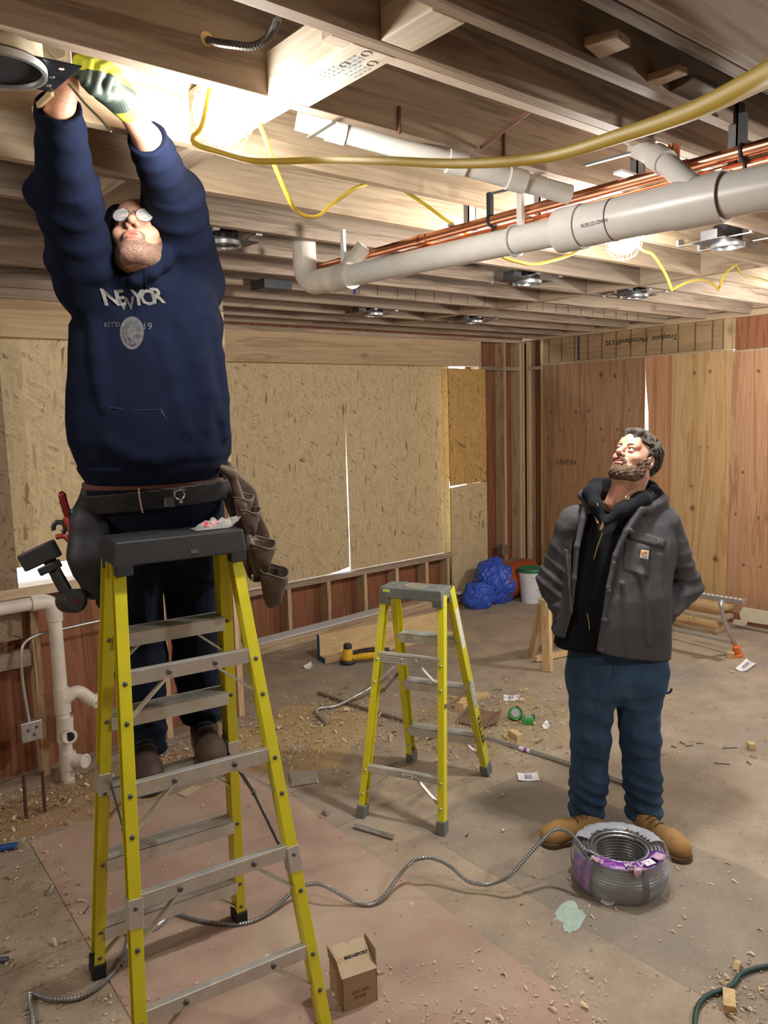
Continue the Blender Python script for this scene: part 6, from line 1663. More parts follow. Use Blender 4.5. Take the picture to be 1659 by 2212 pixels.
for x, y in ((1323,1217),(1313,1277),(1305,1340),(1296,1405)):
    MB().lathe([(.0005,.003),(.006,.0028),(.0085,.0012),(.0088,0)], A2(x+3, y, on_coat(x+3, y)+.001), E2, 14).build('snap_button', DSTEEL, coat, smooth=True)
MB().lathe([(.0005,.003),(.006,.0028),(.0085,.0012),(.0088,0)], A2(1425,1173,on_coat(1425,1173)+.014), E2, 14).build('snap_button', DSTEEL, coat, smooth=True)
# jeans
def jeans2(P):
    d = loft(P, TJ2, 0.0, 2.4)
    legs = None
    for h, k, a, kk in ((A2(1279,1480,.01), kR, aR, 1), (A2(1381,1480,.01), kL, aL, 2)):
        sh_ = (k+a)/2+E1*(.000)
        b = chain(P, [h, k, sh_, a-E3*.015], [.112,.088,.086,.084], .03)
        b = b-rings(P, k, a, 100, .0075, 50+kk)-rings(P, h, k, 60, .004, 54+kk)
        for i, (t, s) in enumerate(((.30,1),(.62,-1),(.9,1))):
            c = h+(k-h)*t; v = E1*s+E3*-.55; v /= np.linalg.norm(v)
            b = smin(b, rc(P, c-v*.05+E2*.075, c+v*.04+E2*.07, .018, .014), .025)
        legs = b if legs is None else smin(legs, b, .018)
    d = smin(d, legs, .06)-.0055*wn(P, 24, 31, 7)-.0025*wn(P, 62, 33, 6)
    zc_ = np.where(P@E1 < A2(1325,1780)@E1, A2(1267,1783,.06)[2], A2(1392,1783,.06)[2])+.012
    return smax(d, zc_-P[:,2]+.10*((P@E2)-A2(1320,1780)@E2), .006)
lo, hi = aabb([A2(1215,1375), A2(1445,1375), A2(1215,1790), A2(1450,1790)], .17)
jn2 = sdf_obj('jeans', jeans2, lo, hi, .0055, DENIM2, man2)
MB().torus(A2(1441,1488,.01), .021, .006, E2, 18, 6, arc=(-PI/2, PI/2)).build('hammer_loop', DENIM2, jn2)
MB().tube([A2(1331,1412,.158), A2(1330,1450,.158), A2(1322,1468,.155)], .0022, 5).build('fly_seam', DENIM2, jn2)
def fo(hx, hy, tx, ty, an): 
    h = F(hx, hy); t = F(tx, ty); h[2] = t[2] = 0.001; return h, t, an
h_, t_, an_ = fo(1296,1800, 1196,1822, aR); d_ = t_-h_; t_ = h_+d_/np.linalg.norm(d_)*.31
boot(man2, h_, t_, (an_[0], an_[1], .16), TANB, TANSOLE, 2)
h_, t_, an_ = fo(1378,1795, 1452,1843, aL); d_ = t_-h_; t_ = h_+d_/np.linalg.norm(d_)*.31
boot(man2, h_, t_, (an_[0], an_[1], .16), TANB, TANSOLE, 2)
# ================================================================ the man on the tall stepladder
M1F = Frame(2.6085)
A1 = M1F.A
man1 = thing('person', 'man in navy hoodie and tool belt on the tall ladder, arms raised', 'person', (1.07, 2.5, .79))
hc1 = PY(301, 524, 2.37); H1 = head_frame((.12,.86,.50), (-.06,-.48,.86))
T1 = M1F.rows([(600,215,430,.10,.0),(640,185,468,.13),(700,152,487,.148),(760,149,481,.155,.01),(830,146,490,.165,.015),(900,145,497,.175,.02),(950,150,500,.18,.02),(985,163,499,.178,.015),(1015,178,484,.168,.01),(1035,192,466,.160,.005)])
sR1, eR1, cR1 = PY(188, 610, 2.50), PY(146, 425, 2.28), PY(127, 232, 2.015)
sL1, eL1, cL1 = PY(415, 610, 2.49), PY(376, 430, 2.27), PY(318, 300, 2.05)
wR1, wL1 = PY(140, 196, 1.985), PY(272, 228, 1.945)
kR1, kL1 = PY(305,1430,2.69), PY(428,1430,2.69); hR1, hL1 = PY(285,1200,2.62), PY(410,1200,2.62); aR1, aL1 = PY(314,1632,2.67), PY(441,1600,2.67)
# bare hand above the plate of the housing
palmR = wR1+np.array([-.005,-.035,.055])
fR = []
for i, (dx, L) in enumerate(((-.034,.9),(-.012,1.),(.010,.97),(.031,.8))):
    a = palmR+np.array([dx, -.020, .020]); b = a+np.array([-.004,-.035*L,.012]); c = b+np.array([-.002,-.026*L,-.016]); e = c+np.array([0,-.006,-.020*L]); fR.append(([a,b,c,e],[.0105,.0100,.0092,.0082]))
a = palmR+np.array([.034,.0,-.018]); fR.append(([a, a+np.array([.014,-.028,-.004]), a+np.array([.008,-.055,.004])],[.0125,.011,.0095]))
# gloved hand gripping the end of the plate
palmL = PY(232, 184, 1.915)
fL = []
for i, pts in enumerate((((226,150,1.93),(196,128,1.895),(172,134,1.868),(163,158,1.862)), ((238,158,1.925),(212,136,1.885),(192,142,1.855),(185,172,1.855)), ((248,168,1.92),(232,146,1.88),(213,153,1.852),(205,182,1.855)), ((254,182,1.925),(248,160,1.885),(234,168,1.86),(226,196,1.868)))):
    fL.append(([PY(*q) for q in pts], [.0150,.0155,.0145,.0125]))
fL.append(([PY(254,205,1.91), PY(226,204,1.885), PY(200,190,1.865), PY(184,178,1.862)], [.018,.0165,.015,.0125]))
def body1(P, head_only=False):
    Q = (P-hc1)@H1
    d = head_sdf(Q, 1)
    nk0 = hc1+H1@np.array([0,-.045,-.055]); nk1 = A1(305,640,-.03)
    d = smin(d, rc(P, nk0, nk1, .056, .062), .03)
    if head_only: return d
    d = smin(d, loft(P, T1, -.035), .03)
    for s, e, c, w in ((sR1,eR1,cR1,wR1),(sL1,eL1,cL1,wL1)):
        d = smin(d, chain(P, [s,e,c,w], [.060,.045,.034,.028]), .03)
    # right hand
    d = smin(d, rc(P, wR1, palmR, .029, .034, (0,1,.3), .55), .015); d = smin(d, ell(P, palmR, (.042,.022,.038)), .012)
    for p_, r_ in fR: d = smin(d, chain(P, p_, r_, .003), .005)
    # left hand inside the glove
    d = smin(d, rc(P, wL1, palmL, .026, .030), .02)
    for p_, r_ in fL: d = smin(d, chain(P, p_, [q-.0035 for q in r_], .003), .006)
    for h, k, a in ((hR1,kR1,aR1),(hL1,kL1,aL1)):
        d = smin(d, chain(P, [h,k,a,a-E3*.05], [.085,.060,.045,.04]), .03)
    d = smin(d, rc(P, hR1+E3*.05, hL1+E3*.05, .085, .085), .05)
    d = smin(d, rc(P, (hR1+hL1)/2+E3*.08, (sR1+sL1)/2-E3*.3, .095, .12), .05)
    return d
def pick1(C):
    Q = (C-hc1)@H1
    lip = (np.abs(Q[:,0]) < .021) & (Q[:,1] > .094) & (((Q[:,2]+.0530)/.0062)**2 < 1.0) | (np.abs(Q[:,0]) < .019) & (Q[:,1] > .092) & (np.abs(Q[:,2]+.067) < .0062)
    return lip.astype(int)
lo, hi = aabb([hc1+np.array([0,0,.1]), aR1, aL1, palmR, palmL, eR1, eL1], .15)
sdf_obj('body', body1, lo, hi, .006, SKIN1, man1)
lo, hi = aabb([hc1], .15)
sdf_obj('head', lambda P: smax(body1(P, True)-.0006, np.linalg.norm(P-hc1, axis=1)-.148, .002), lo, hi, .0022, [SKIN1, LIP], man1, pick1)
lo, hi = aabb([wR1, palmR, palmR+np.array([0,-.09,.03])], .06)
sdf_obj('hand', lambda P: smax(body1(P)-.0006, np.linalg.norm(P-palmR-np.array([0,-.02,0]), axis=1)-.098, .002), lo, hi, .0026, SKIN1, man1)
lo, hi = aabb([wL1, cL1], .04)
sdf_obj('forearm', lambda P: smax(body1(P)-.0006, rc(P, wL1, cL1, .05, .05), .002), lo, hi, .0035, SKIN1, man1)
eyes(hc1, H1, man1, (.1,1,.35))
BLKHAIR = NT('black_hair'); n_ = BLKHAIR.noise(BLKHAIR.co(), 200, 4, .7); BLKHAIR.out(BLKHAIR.ramp(n_, [(.35, (.008,.007,.007)), (.7, (.03,.026,.024))]), .5, bump=n_, bs=.8, bd=.004); BLKHAIR = BLKHAIR.m
lo, hi = aabb([hc1], .17)
sdf_obj('hair', lambda P: hair_sdf((P-hc1)@H1, P, 1), lo, hi, .0032, BLKHAIR, man1)
STUB = NT('stubble'); n_ = STUB.noise(STUB.co(), 420, 3, .7); STUB.out(STUB.ramp(n_, [(.40, (.06,.036,.028)), (.54, (.22,.125,.09)), (.66, (.36,.20,.14))]), .7); STUB = STUB.m
sdf_obj('stubble', lambda P: beard_sdf((P-hc1)@H1, 1), lo, hi, .0026, STUB, man1)
brows(hc1, H1, man1, BLKHAIR)
locks(hc1, H1, man1, BLKHAIR, 260, 5, .030, 1)
# round wire glasses
WIRE = plain('glasses_wire', (.55,.5,.45), .25, 1.0)
LENS = NT('lens'); LENS.out((.85,.88,.9), .03); LENS.b.inputs['Alpha'].default_value = .18; LENS.b.inputs['Specular IOR Level'].default_value = 1.0; LENS = LENS.m
gl_ = thing('eyeglasses', None, None, hc1, parent=man1)
for s in (-1, 1):
    c = hc1+H1@np.array([s*.033,.1105,.004]); ax = H1[:,1]*.97+H1[:,0]*s*.18
    MB().torus(c, .0245, .0011, ax, 32, 6).build('lens_rim', WIRE, gl_, smooth=True)
    MB().lathe([(.0235,-.0004),(.0235,.0004)], c, ax, 28).build('lens', LENS, gl_)
    MB().tube([hc1+H1@np.array([s*.056,.104,.008]), hc1+H1@np.array([s*.082,.06,.012]), hc1+H1@np.array([s*.085,-.01,.010])], .0013, 6).build('temple', WIRE, gl_, smooth=True)
MB().tube(smoothpath([hc1+H1@np.array([x, y, z]) for x, y, z in ((-.011,.114,.008),(0,.1175,.014),(.011,.114,.008))], 4), .0012, 6).build('bridge', WIRE, gl_, smooth=True)
# hoodie
zh1 = A1(330,1050,.165)[2]
def surf(x, y):
    for yo in np.arange(.34, -.1, -.004):
        if loft(A1(x, y, yo)[None], T1)[0] < 0: return yo
    return .1
DR = []
for pts, r, hgt in ((((452,690),(468,770),(478,860),(484,940)),.022,.012),(((428,690),(438,770),(446,850),(446,925)),.022,.012),(((398,700),(425,780),(450,850),(472,900)),.020,.010),(((352,740),(372,810),(386,870),(402,930)),.018,.008),(((205,700),(212,770),(220,830),(228,880)),.022,.008),(((240,960),(290,985),(340,990),(400,975)),.025,.007)):
    DR.append(([A1(x, y, surf(x, y)-r+hgt) for x, y in pts], r, hgt))
def hood1(P):
    body = loft(P, T1, 0.0)
    body = smin(body, rc(P, PY(215,625,2.50), PY(405,625,2.50), .085, .09), .06)
    body = body-.006*wn(P, 13, 51, 6, (1,1,.3))-.0015*wn(P, 45, 52, 6)
    # long drapes running down from the raised left arm, and across the belly
    for pts, r, hgt in DR:
        body = smin(body, chain(P, pts, [r*.8, r, r, r*.55], .01), .03)
    arms = None
    for s, e, c, k in ((sR1,eR1,cR1,1),(sL1,eL1,cL1,2)):
        r = [.100,.082,.054] if k == 1 else [.112,.082,.050]
        a = chain(P, [s,e,c], r, .05)
        u_ = (e-s)/np.linalg.norm(e-s)
        if k == 2:
            for t, sg in ((.3,1),(.7,-1)):
                q = s+(e-s)*t; v = np.cross(u_, E2); v /= np.linalg.norm(v); v = v+u_*.55*sg
                a = smin(a, rc(P, q+E2*.05+v*.00, q+E2*.03+v*.065, .040, .034), .03)
        else:
            for t in (.2, .95):
                q = s+(e-s)*t; v = np.cross(u_, E2); v /= np.linalg.norm(v)
                a = smin(a, rc(P, q-v*.06+E2*.05, q+v*.06+E2*.05, .040, .035), .03)
        a = a-.0035*wn(P, 26, 60+k, 6)-rings(P, s, e, 70, .004, 80+k)-rings(P, e, c, 80, .003, 84+k)
        # ribbed cuff
        ax = (c-e)/np.linalg.norm(c-e)
        cf = rc(P, c-ax*.055, c+ax*.008, .050 if k == 1 else .046, .043 if k == 1 else .041)-.0008*np.sin(np.arctan2((P-c)@np.cross(ax, E1), (P-c)@E1)*40)
        a = smin(a, cf, .006)
        arms = a if arms is None else np.minimum(arms, a)
    d = smin(body, arms, .045)
    # hood lying behind the head and rising at both sides of the neck
    hp = [A1(300,655,.10), A1(258,622,.10), A1(236,575,.05), A1(234,515,.0), A1(258,472,-.06), A1(330,480,-.10), A1(356,545,-.03), A1(356,590,.06), A1(336,625,.12), A1(302,655,.125)]
    h = chain(P, hp, [.018,.026,.030,.030,.040,.045,.034,.032,.028,.018], .02)
    h = smin(h, ell(P, A1(300,570,-.13), (.13,.10,.12)), .05)
    Q = (P-hc1)@H1
    h = smax(h, -ell(Q, (0,.01,-.01), (.092,.120,.125)), .01)
    d = smin(d, h, .03)
    neck = rc(P, A1(292,612,.09), A1(288,540,.12), .040, .075)
    d = smax(d, -neck, .012)
    cl = chain(P, [A1(360,545,.08), A1(350,562,.14), A1(325,584,.175), A1(296,604,.175), A1(268,602,.15), A1(244,575,.11)], [.028,.028,.024,.018,.016,.020], .02)
    d = smin(d, cl, .025); d = smin(d, chain(P, [A1(352,588,.085), A1(325,612,.115), A1(296,628,.12), A1(262,618,.11)], [.034,.036,.036,.030], .02), .02)
    # hollow sleeves at the wrists
    for c, e in ((cR1,eR1),(cL1,eL1)):
        ax = (c-e)/np.linalg.norm(c-e)
        d = smax(d, (P-c)@ax-.004 if False else -rc(P, c-ax*.03, c+ax*.12, .040 if c is cR1 else .037, .045), .004)
        near = np.linalg.norm(P-c-ax*.05, axis=1) < .11
        d = np.where(near, np.maximum(d, (P-c)@ax-.006), d)
    d = smax(d, zh1-P[:,2], .012)
    # waistband
    return smin(d, np.maximum(loft(P, T1, .000, bot=False)-.0, np.abs(P[:,2]-zh1-.030)-.028), .006)
lo, hi = aabb([A1(70,620), A1(500,620), A1(330,1060), cR1, cL1, eR1], .2)
hdm = sdf_obj('navy_hoodie', hood1, lo, hi, .0055, NAVY, man1)
def on_h(x, y):
    for yo in np.arange(.36, -.05, -.004):
        if hood1(A1(x, y, yo)[None])[0] < 0: return yo
    return .15
def h_patch(px, name, mat, parent, lift=.002, nx=8, ny=8, th=.0015, label=None):
    vs = []
    for i in range(nx+1):
        for j in range(ny+1):
            a, b = i/nx, j/ny
            q = (np.array(px[0])*(1-a)*(1-b)+np.array(px[1])*a*(1-b)+np.array(px[2])*a*b+np.array(px[3])*(1-a)*b)
            vs.append(A1(q[0], q[1], on_h(q[0], q[1])+lift))
    fs = [(i*(ny+1)+j, (i+1)*(ny+1)+j, (i+1)*(ny+1)+j+1, i*(ny+1)+j+1) for i in range(nx) for j in range(ny)]
    o = MB().add(vs, fs).build(name, mat, parent, smooth=True, label=label, ang=0)
    so = o.modifiers.new('th', 'SOLIDIFY'); so.thickness = th; so.offset = 1
    return o
PRINT = plain('worn_grey_print', (.17,.165,.16), .8, var=.25, vs=90)
PRINTD = plain('dim_grey_print', (.075,.075,.08), .85, var=.3, vs=120)
def h_text(s, px, size, mat, name='lettering', dx=0.0, rot=0.0, bold=0.0):
    cu = bpy.data.curves.new('t', 'FONT'); cu.body = s; cu.size = size; cu.align_x = 'CENTER'; cu.align_y = 'CENTER'; cu.offset = bold; cu.resolution_u = 2; cu.extrude = .0004
    ob = bpy.data.objects.new('t', cu); COL.objects.link(ob)
    me0 = bpy.data.meshes.new_from_object(ob.evaluated_get(bpy.context.evaluated_depsgraph_get())); bpy.data.objects.remove(ob)
    c0 = A1(px[0], px[1], on_h(*px)); cr, sr = math.cos(rot), math.sin(rot)
    # drape: sample the cloth depth on a small grid
    vs = []
    X = np.array([v.co[0] for v in me0.vertices]); Y = np.array([v.co[1] for v in me0.vertices]); Zq = np.array([v.co[2] for v in me0.vertices])
    gx = np.linspace(X.min(), X.max(), 7); gy = np.linspace(Y.min(), Y.max(), 4); G = np.zeros((7, 4))
    for i, x in enumerate(gx):
        for j, y in enumerate(gy):
            p = c0+E1*(x*cr-y*sr)+E3*(x*sr+y*cr); yy = np.arange(.12, -.12, -.003)
            q = hood1(p[None]+yy[:, None]*E2[None]); k = np.argmax(q < 0); G[i, j] = yy[k]
    for x, y, z in zip(X, Y, Zq):
        fx = np.interp(x, gx, np.arange(7)); fy = np.interp(y, gy, np.arange(4)); i, j = min(int(fx), 5), min(int(fy), 2); u, v = fx-i, fy-j
        dpt = G[i,j]*(1-u)*(1-v)+G[i+1,j]*u*(1-v)+G[i,j+1]*(1-u)*v+G[i+1,j+1]*u*v
        vs.append(c0+E1*(x*cr-y*sr)+E3*(x*sr+y*cr)+E2*(dpt+.0035+z))
    return MB().add(vs, [tuple(p.vertices) for p in me0.polygons]).build(name, mat, hdm)
for ch, px, rt in (('N', (243,646), .0), ('E', (261,646), .03), ('W', (276,658), 0), ('Y', (299,645), -.02), ('O', (322,645), .0), ('R', (340,641), .1)):
    h_text(ch, px, .062 if ch != 'W' else .05, PRINT if ch != 'W' else PRINTD, rot=rt, bold=.0015)
h_text("EST'D", (243,702), .020, PRINTD); h_text('19', (319,706), .032, PRINTD)
# round crest under the letters
cv = []
def crest(rx, ry, name, mat, lift):
    px0 = (285, 716); vs = [A1(px0[0], px0[1], on_h(*px0)+lift)]
    for k in range(28):
        a = 2*PI*k/28; x = px0[0]+rx*math.cos(a); y = px0[1]+ry*math.sin(a)*(1.15 if math.sin(a) > 0 else .95)
        vs.append(A1(x, y, on_h(x, y)+lift))
    return MB().add(vs, [(0, 1+k, 1+(k+1) % 28) for k in range(28)]).build(name, mat, hdm)
crest(26, 34, 'crest_print', PRINTD, .004); crest(19, 26, 'crest_print', plain('crest_inner', (.055,.058,.065), .85, var=.3, vs=80), .0055); crest(11, 15, 'crest_print', PRINTD, .007)
# drawstring and eyelet at the neck
yn = on_h(318, 566)
MB().torus(A1(317,562,on_h(317,562)+.003), .006, .0018, E2+E3*.4, 16, 6).build('eyelet', GALV, hdm)
MB().tube(smoothpath([A1(x, y, on_h(x, y)+.003) for x, y in ((317,566),(314,585),(313,606),(316,622))], 4), .0028, 6).build('drawstring', NAVY, hdm)
# pocket edge on the belly
MB().tube(smoothpath([A1(x, y, on_h(x, y)+.0005) for x, y in ((347,884),(360,905),(380,928),(402,946))], 5), .0022, 6).build('pocket_seam', plain('navy_seam', (.03,.045,.10), .9), hdm)
MB().tube(smoothpath([A1(x, y, on_h(x, y)+.0005) for x, y in ((230,880),(270,884),(310,886),(347,884))], 5), .0016, 6).build('pocket_seam', plain('navy_seam2', (.012,.02,.055), .9), hdm)
MB().tube(smoothpath([A1(x, y, on_h(x, y)+.002) for x, y in ((300,1052),)]+[A1(300,1065,.165)]+[A1(303,1085,.170)]+[A1(308,1108,.172)], 4), .0028, 6).build('belt_tie', plain('leather_thong', (.16,.09,.065), .7), hdm)
# shirt hem showing under the hoodie
SH1 = cloth('dusty_rose_shirt', (.14,.075,.062), .15)
T1b = M1F.rows([(1000,178,482,.160,.0),(1040,186,482,.158,-.01),(1100,190,486,.145,-.06),(1150,200,486,.135,-.12),(1200,209,485,.115,-.17),(1260,222,480,.09,-.18)])
sdf_obj('shirt_hem', lambda P: np.maximum(loft(P, T1b, .004, bot=False, top=False), np.abs(P[:,2]-(zh1-.004))-.012), *aabb([A1(180,1010), A1(490,1010), A1(330,1100)], .2), .005, SH1, man1)
# trousers
def jeans1(P):
    d = smax(loft(P, T1b, -.004, top=False), P[:,2]-(zh1-.012), .004)
    legs = None
    for h, k, a in ((PY(278,1230,2.63), kR1, aR1), (PY(416,1230,2.64), kL1, aL1)):
        b = chain(P, [h,k,a], [.112,.088,.076], .04)-rings(P, k, a, 90, .006, 70)
        legs = b if legs is None else smin(legs, b, .012)
    d = smin(d, legs, .04)-.003*wn(P, 24, 71, 7)
    zc_ = np.where(P@E1 < ((aR1+aL1)/2)@E1, A1(314,1648,-.02)[2], A1(441,1612,-.02)[2])
    return smax(d, zc_-P[:,2], .006)
lo, hi = aabb([A1(200,1030), A1(490,1030), aR1, aL1], .17)
jn1 = sdf_obj('jeans', jeans1, lo, hi, .006, DENIM1, man1)
zt_ = .789
def b1(toepx, ank):
    d = ray(*toepx); t = (zt_-CAMH)/d[2]; toe = np.array([0,0,CAMH])+d*t; hl = np.array([ank[0], ank[1], zt_]); v = toe-hl; v /= np.linalg.norm(v)
    hl2 = hl-v*.035; return hl2, hl2+v*.325
for tp, an in (((322,1728), aR1), ((472,1700), aL1)):
    h_, t_ = b1(tp, an); boot(man1, h_, t_, (an[0], an[1], zt_+.17), BRNB, BRNSOLE, 1)
# glove
GLY = plain('glove_lime', (.46,.52,.04), .85, var=.2, vs=70, bump=.3); GLK = plain('glove_palm', (.030,.045,.035), .6, var=.3, vs=40)
axw = (wL1-cL1); axw = axw/np.linalg.norm(axw)
def glove(P):
    d = rc(P, wL1-axw*.015, wL1+axw*.03, .033, .034)
    an = np.arctan2((P-wL1)@np.cross(axw, E1), (P-wL1)@E1); d = d-.0010*np.sin(an*30)
    d = smin(d, rc(P, wL1+axw*.02, palmL, .033, .040), .02); d = smin(d, ell(P, palmL, (.036,.028,.040)), .02)
    for p_, r_ in fL: d = smin(d, chain(P, p_, r_, .004), .0055)
    d = d-.0010*wn(P, 90, 81, 6)
    d = np.where(np.linalg.norm(P-wL1, axis=1) < .09, np.maximum(d, -(P-wL1)@axw-.022), d)
    return d
def pickg(C):
    Z = C[:,2]; cz = np.interp(C[:,0], [PY(165,150,1.87)[0], PY(250,175,1.9)[0], wL1[0]], [PY(165,150,1.87)[2]-.006, PY(240,165,1.87)[2]-.004, wL1[2]+.02])
    k = (Z < cz).astype(int)
    k[np.linalg.norm(C-wL1, axis=1) < .047] = 0
    return k
lo, hi = aabb([wL1, palmL]+[q for p_, _ in fL for q in p_], .06)
sdf_obj('work_glove', glove, lo, hi, .0026, [GLY, GLK], man1, pickg)
# ---------------------------------------------------------------- tool belt
BELT = plain('belt_leather', (.020,.022,.026), .5, var=.25, vs=20, bump=.1)
zb1, zb0 = A1(330,1062,.17)[2], A1(330,1108,.17)[2]
tb = thing('tool_belt', None, None, A1(330,1085,.0), parent=man1)
def beltf(P):
    c = (zb0+zb1)/2-.02*np.clip((P@E1-A1(330,1085)@E1)/.25, -1, 1)*-1
    o = loft(P, T1b, .016, top=False, bot=False); i = loft(P, T1b, .008, top=False, bot=False)
    return np.maximum(np.maximum(o, -i), np.abs(P[:,2]-c)-(zb1-zb0)/2)
lo, hi = aabb([A1(180,1010), A1(490,1010), A1(330,1130)], .2)
bt_ = sdf_obj('belt_strap', beltf, lo, hi, .0042, BELT, tb)
def on_b(x, y):
    for yo in np.arange(.34, -.1, -.003):
        if loft(A1(x, y, yo)[None], T1b, .016, top=False, bot=False)[0] < 0: return yo
    return .16
CH = plain('chrome', (.75,.75,.74), .18, 1.0)
yq_ = on_b(386,1062)+.006
MB().torus(A1(388,1068,yq_), .016, .0028, E2, 20, 6, arc=(0, 2*PI)).build('buckle_ring', CH, bt_, smooth=True)
MB().tube([A1(374,1062,yq_+.002), A1(401,1057,yq_+.002)], .0028, 6).build('buckle_bar', CH, bt_)
MB().lathe([(.0005,.003),(.005,.0025),(.006,0)], A1(391,1084,yq_), E2, 12).build('rivet', CH, bt_, smooth=True)
MB().obox(A1(366,1078,on_b(366,1078)+.003), (E1, E3, E2), (.016, .026, .002)).build('keeper_strap', BELT, bt_, bevel=.001)
MB().tube([A1(357+(2 if i % 2 else -2), 1064+i*1.6, on_b(357,1078)+.006) for i in range(20)], .0007, 4).build('stamped_script', plain('belt_print', (.3,.3,.28), .6), bt_)
for x, y in ((302,1070),(326,1066),(308,1096),(328,1093),(420,1062),(440,1050),(424,1078),(446,1070)):
    MB().lathe([(.0032,0),(.0032,.0006)], A1(x, y, on_b(x, y)+.0012), E2, 8).build('punched_hole', plain('hole_black%d' % x, (.003,.003,.003), .9), bt_)
LEA = NT('brown_oiled_leather'); n_ = LEA.noise(LEA.co(), 18, 5, .65); LEA.out(LEA.ramp(n_, [(.3, (.035,.022,.016)), (.55, (.085,.052,.035)), (.75, (.13,.085,.058))]), .6, bump=n_, bs=.4, bd=.006); LEA = LEA.m
po = thing('leather_pouch', None, None, A1(540,1150,-.03), parent=man1)
def back_slab(P):
    d = chain(P, [A1(488,1015,-.03), A1(520,1075,-.04), A1(545,1160,-.04), A1(560,1235,-.04)], [.030,.050,.060,.045], .03)
    q = P-A1(530,1120,-.04)
    d = smax(d, np.abs((P-A1(530,1120,-.05))@(E2*.9+E1*.42))-.012, .008)
    d = smin(d, rc(P, A1(500,1020,.05), A1(478,1010,.06), .020, .012), .02)
    d = smin(d, chain(P, [A1(500,1020,.05), A1(522,1090,.02), A1(540,1180,.02), A1(556,1235,.01)], [.018,.014,.016,.018], .02), .02)
    return d-.003*wn(P, 30, 91, 6)
lo, hi = aabb([A1(470,1000), A1(600,1290)], .14)
sdf_obj('pouch_back', back_slab, lo, hi, .0045, LEA, po)
def cup(c, w, dp, ht, lean, name):
    # an open leather pocket with a rolled mouth, sagging forward
    ax_u = E1*.75+E2*.66; ax_v = np.cross(E3, ax_u); ax_v = ax_v if ax_v@E1 > 0 else -ax_v
    out = E1*.80+E2*.45; out /= np.linalg.norm(out); sd = np.cross(E3, out); c = np.array(c, float)
    n = 28; rows_ = 9; vs = []
    for j in range(rows_+1):
        f = j/rows_; k = (1-.55*f**1.6)
        for i in range(n):
            a = 2*PI*i/n
            vs.append(c+sd*math.cos(a)*w*k+out*(math.sin(a)*dp*k+lean*(1-f)*.6)+E3*(-ht*f+.45*dp*(-math.sin(a))*(1-f)+.004*math.sin(3*a+j)))
    fs = [(j*n+i, j*n+(i+1) % n, (j+1)*n+(i+1) % n, (j+1)*n+i) for j in range(rows_) for i in range(n)]
    fs.append(tuple(rows_*n+i for i in range(n)))
    o = MB().add(vs, fs).build(name, LEA, po, smooth=True, ang=0)
    so = o.modifiers.new('th', 'SOLIDIFY'); so.thickness = .0045; so.offset = 0
    MB().tube(vs[:n]+[vs[0]], .0042, 6, False).build('rolled_edge', LEA, o, smooth=True, ang=0)
cup(A1(523,1072,.0), .042, .024, .075, .010, 'pouch_pocket')
cup(A1(538,1100,.01), .040, .024, .085, .012, 'pouch_pocket')
cup(A1(562,1172,.0), .052, .034, .10, .018, 'pouch_pocket')
cup(A1(586,1232,.0), .054, .042, .12, .022, 'pouch_pocket')
MB().torus(A1(546,1248,.05), .012, .003, E1, 16, 6).build('metal_loop', CH, po, smooth=True)
DLE = plain('dark_pouch_leather', (.020,.021,.028), .6, var=.3, vs=25, bump=.1)
pl_ = thing('dark_pouch', None, None, A1(195,1200,.0), parent=man1)
def lp(P):
    d = chain(P, [A1(196,1060,.02), A1(196,1120,.03), A1(192,1200,.04), A1(205,1270,.03)], [.030,.055,.062,.040], .03)
    d = smin(d, rbox(P, A1(196,1180,.03), (E1, E2, E3), (.050,.035,.100), .02), .03)
    d = smin(d, chain(P, [A1(225,1240,.0), A1(222,1300,-.01), A1(228,1330,-.01)], [.03,.018,.008], .02), .02)
    return d-.003*wn(P, 28, 95, 6)
lo, hi = aabb([A1(140,1040), A1(250,1340)], .12)
sdf_obj('pouch_body', lp, lo, hi, .005, DLE, pl_)
# tools in the dark pouch
simple(MB().tube(smoothpath([A1(134,1068,.06), A1(140,1092,.06), A1(151,1125,.055), A1(158,1150,.05)], 4), [.0125]*13, 12).lathe([(.0001,-.004),(.008,.0),(.0125,.008),(.0125,.02)], A1(132.5,1063,.06), A1(140,1092,.06)-A1(134,1068,.06), 12), 'screwdriver', plain('dark_red_handle', (.14,.012,.014), .2), 'dark red screwdriver handle sticking up from the dark pouch', 'screwdriver', smooth=True)
simple(MB().tube(smoothpath([A1(158,1098,.06), A1(165,1120,.06), A1(174,1150,.055), A1(180,1175,.05)], 4), [.008]+[.0135]*12, 12), 'tool_handle', plain('teal_handle', (.005,.075,.10), .4), 'teal tool handle beside the red one in the dark pouch', 'tool', smooth=True)
tp_ = thing('pliers', 'red-handled pliers with black head in the dark pouch', 'pliers', A1(140,1145,.06))
MB().tube(smoothpath([A1(140,1118,.065), A1(150,1138,.065), A1(158,1170,.06)], 4), .010, 10).build('handle', plain('red_handle', (.30,.035,.02), .4), tp_, smooth=True)
MB().tube(smoothpath([A1(122,1160,.065), A1(138,1158,.065), A1(150,1168,.06)], 4), .009, 10).build('handle', plain('red_handle2', (.30,.035,.02), .4), tp_, smooth=True)
MB().torus(A1(128,1140,.065), .019, .008, E2, 18, 8, arc=(.6, 5.2)).build('head', TB, tp_, smooth=True)
dr_ = thing('cordless_drill', 'black cordless drill hanging upside down from the tool belt, battery upwards', 'drill', A1(110,1230,.05))
cB_ = A1(86,1200,.06); bx_ = (A1(104,1180,.06)-A1(62,1200,.06)); bx_ /= np.linalg.norm(bx_); by_ = np.cross(E2, bx_); by_ /= np.linalg.norm(by_)
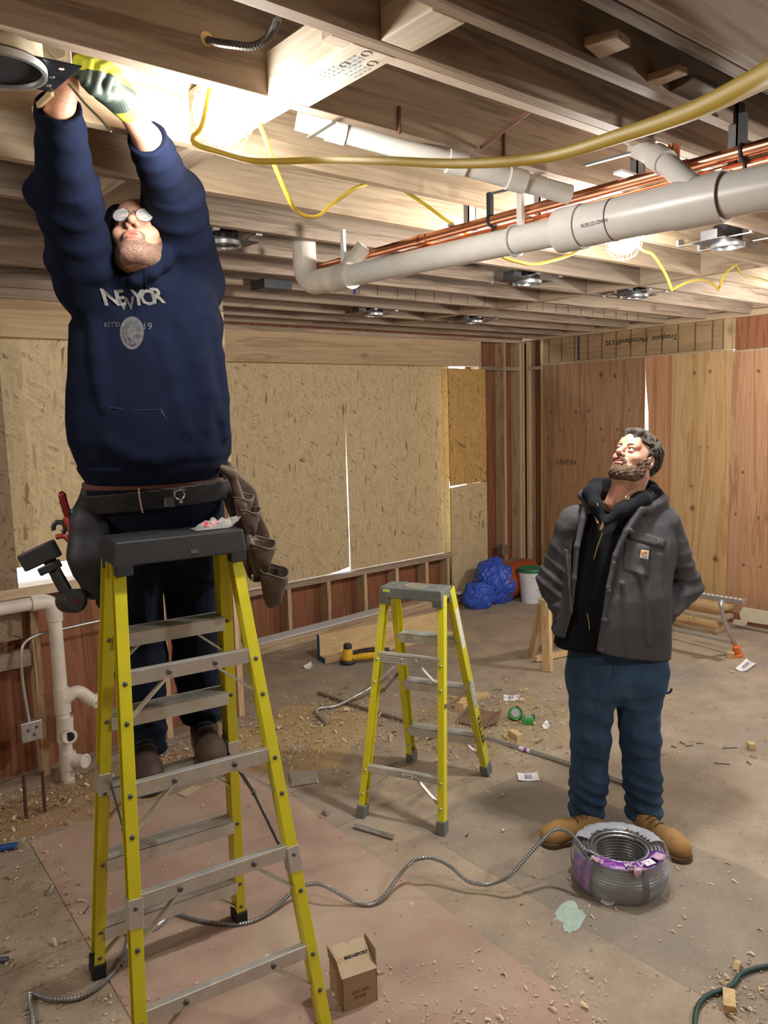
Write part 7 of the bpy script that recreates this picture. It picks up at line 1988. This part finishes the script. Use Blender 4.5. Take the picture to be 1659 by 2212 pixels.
MB().obox(cB_, (bx_, by_, E2), (.056, .030, .035)).build('battery', TB, dr_, bevel=.006)
MB().obox(A1(108,1226,.06), (bx_, by_, E2), (.030, .014, .030)).build('battery_shoe', TB, dr_, bevel=.005)
MB().tube(smoothpath([A1(104,1205,.06), A1(118,1232,.06), A1(134,1262,.06), A1(150,1290,.06)], 5), .021, 14).build('grip', TB, dr_, smooth=True)
MB().tube([A1(146,1298,.00), A1(146,1298,.03), A1(162,1298,.10), A1(163,1298,.115)], [.026,.040,.040,.030], 20).build('motor_housing', TB, dr_, smooth=True)
MB().lathe([(.014,0),(.014,.002)], A1(163,1300,.116), E2, 16).build('end_cap_label', plain('dim_red', (.06,.01,.012), .4), dr_)
# clear bag on the ladder cap
FILM2 = NT('bag_film'); FILM2.out((.85,.88,.9), .08); FILM2.b.inputs['Alpha'].default_value = .30; FILM2.b.inputs['Specular IOR Level'].default_value = 1.0; FILM2 = FILM2.m
tA, PA, uA, vA, zA = ladA
ctop = 1.613-.018+.075
bc = np.array([1.056,2.337,0])+uA*.135+vA*(.02)+E3*(ctop+.012)
t = thing('plastic_bag', 'small clear plastic bag with red connectors on the black ladder cap', 'bag', bc)
r_ = np.random.RandomState(8); vs = []; n = 14
for i in range(n+1):
    for j in range(9):
        a = i/n*2-1; b = j/8*2-1; e = (1-a*a)*(1-b*b)
        vs.append(bc+uA*a*.075+vA*b*.035+E3*(.030*e*r_.uniform(.6,1.2)-.008+(.028*max(0, a-.5)*2)*r_.uniform(.7,1.2)))
MB().add(vs, [(i*9+j, (i+1)*9+j, (i+1)*9+j+1, i*9+j+1) for i in range(n) for j in range(8)]).build('bag', FILM2, t)
RC = plain('red_connector', (.60,.06,.07), .35)
for k in range(14):
    p_ = bc+uA*r_.uniform(-.045,.02)+vA*r_.uniform(-.02,.022)+E3*r_.uniform(-.004,.010)
    MB().cyl(p_, p_+np.array([r_.uniform(-.01,.01), r_.uniform(-.01,.01), .004]), .0055, 8).build('connector', RC, t)
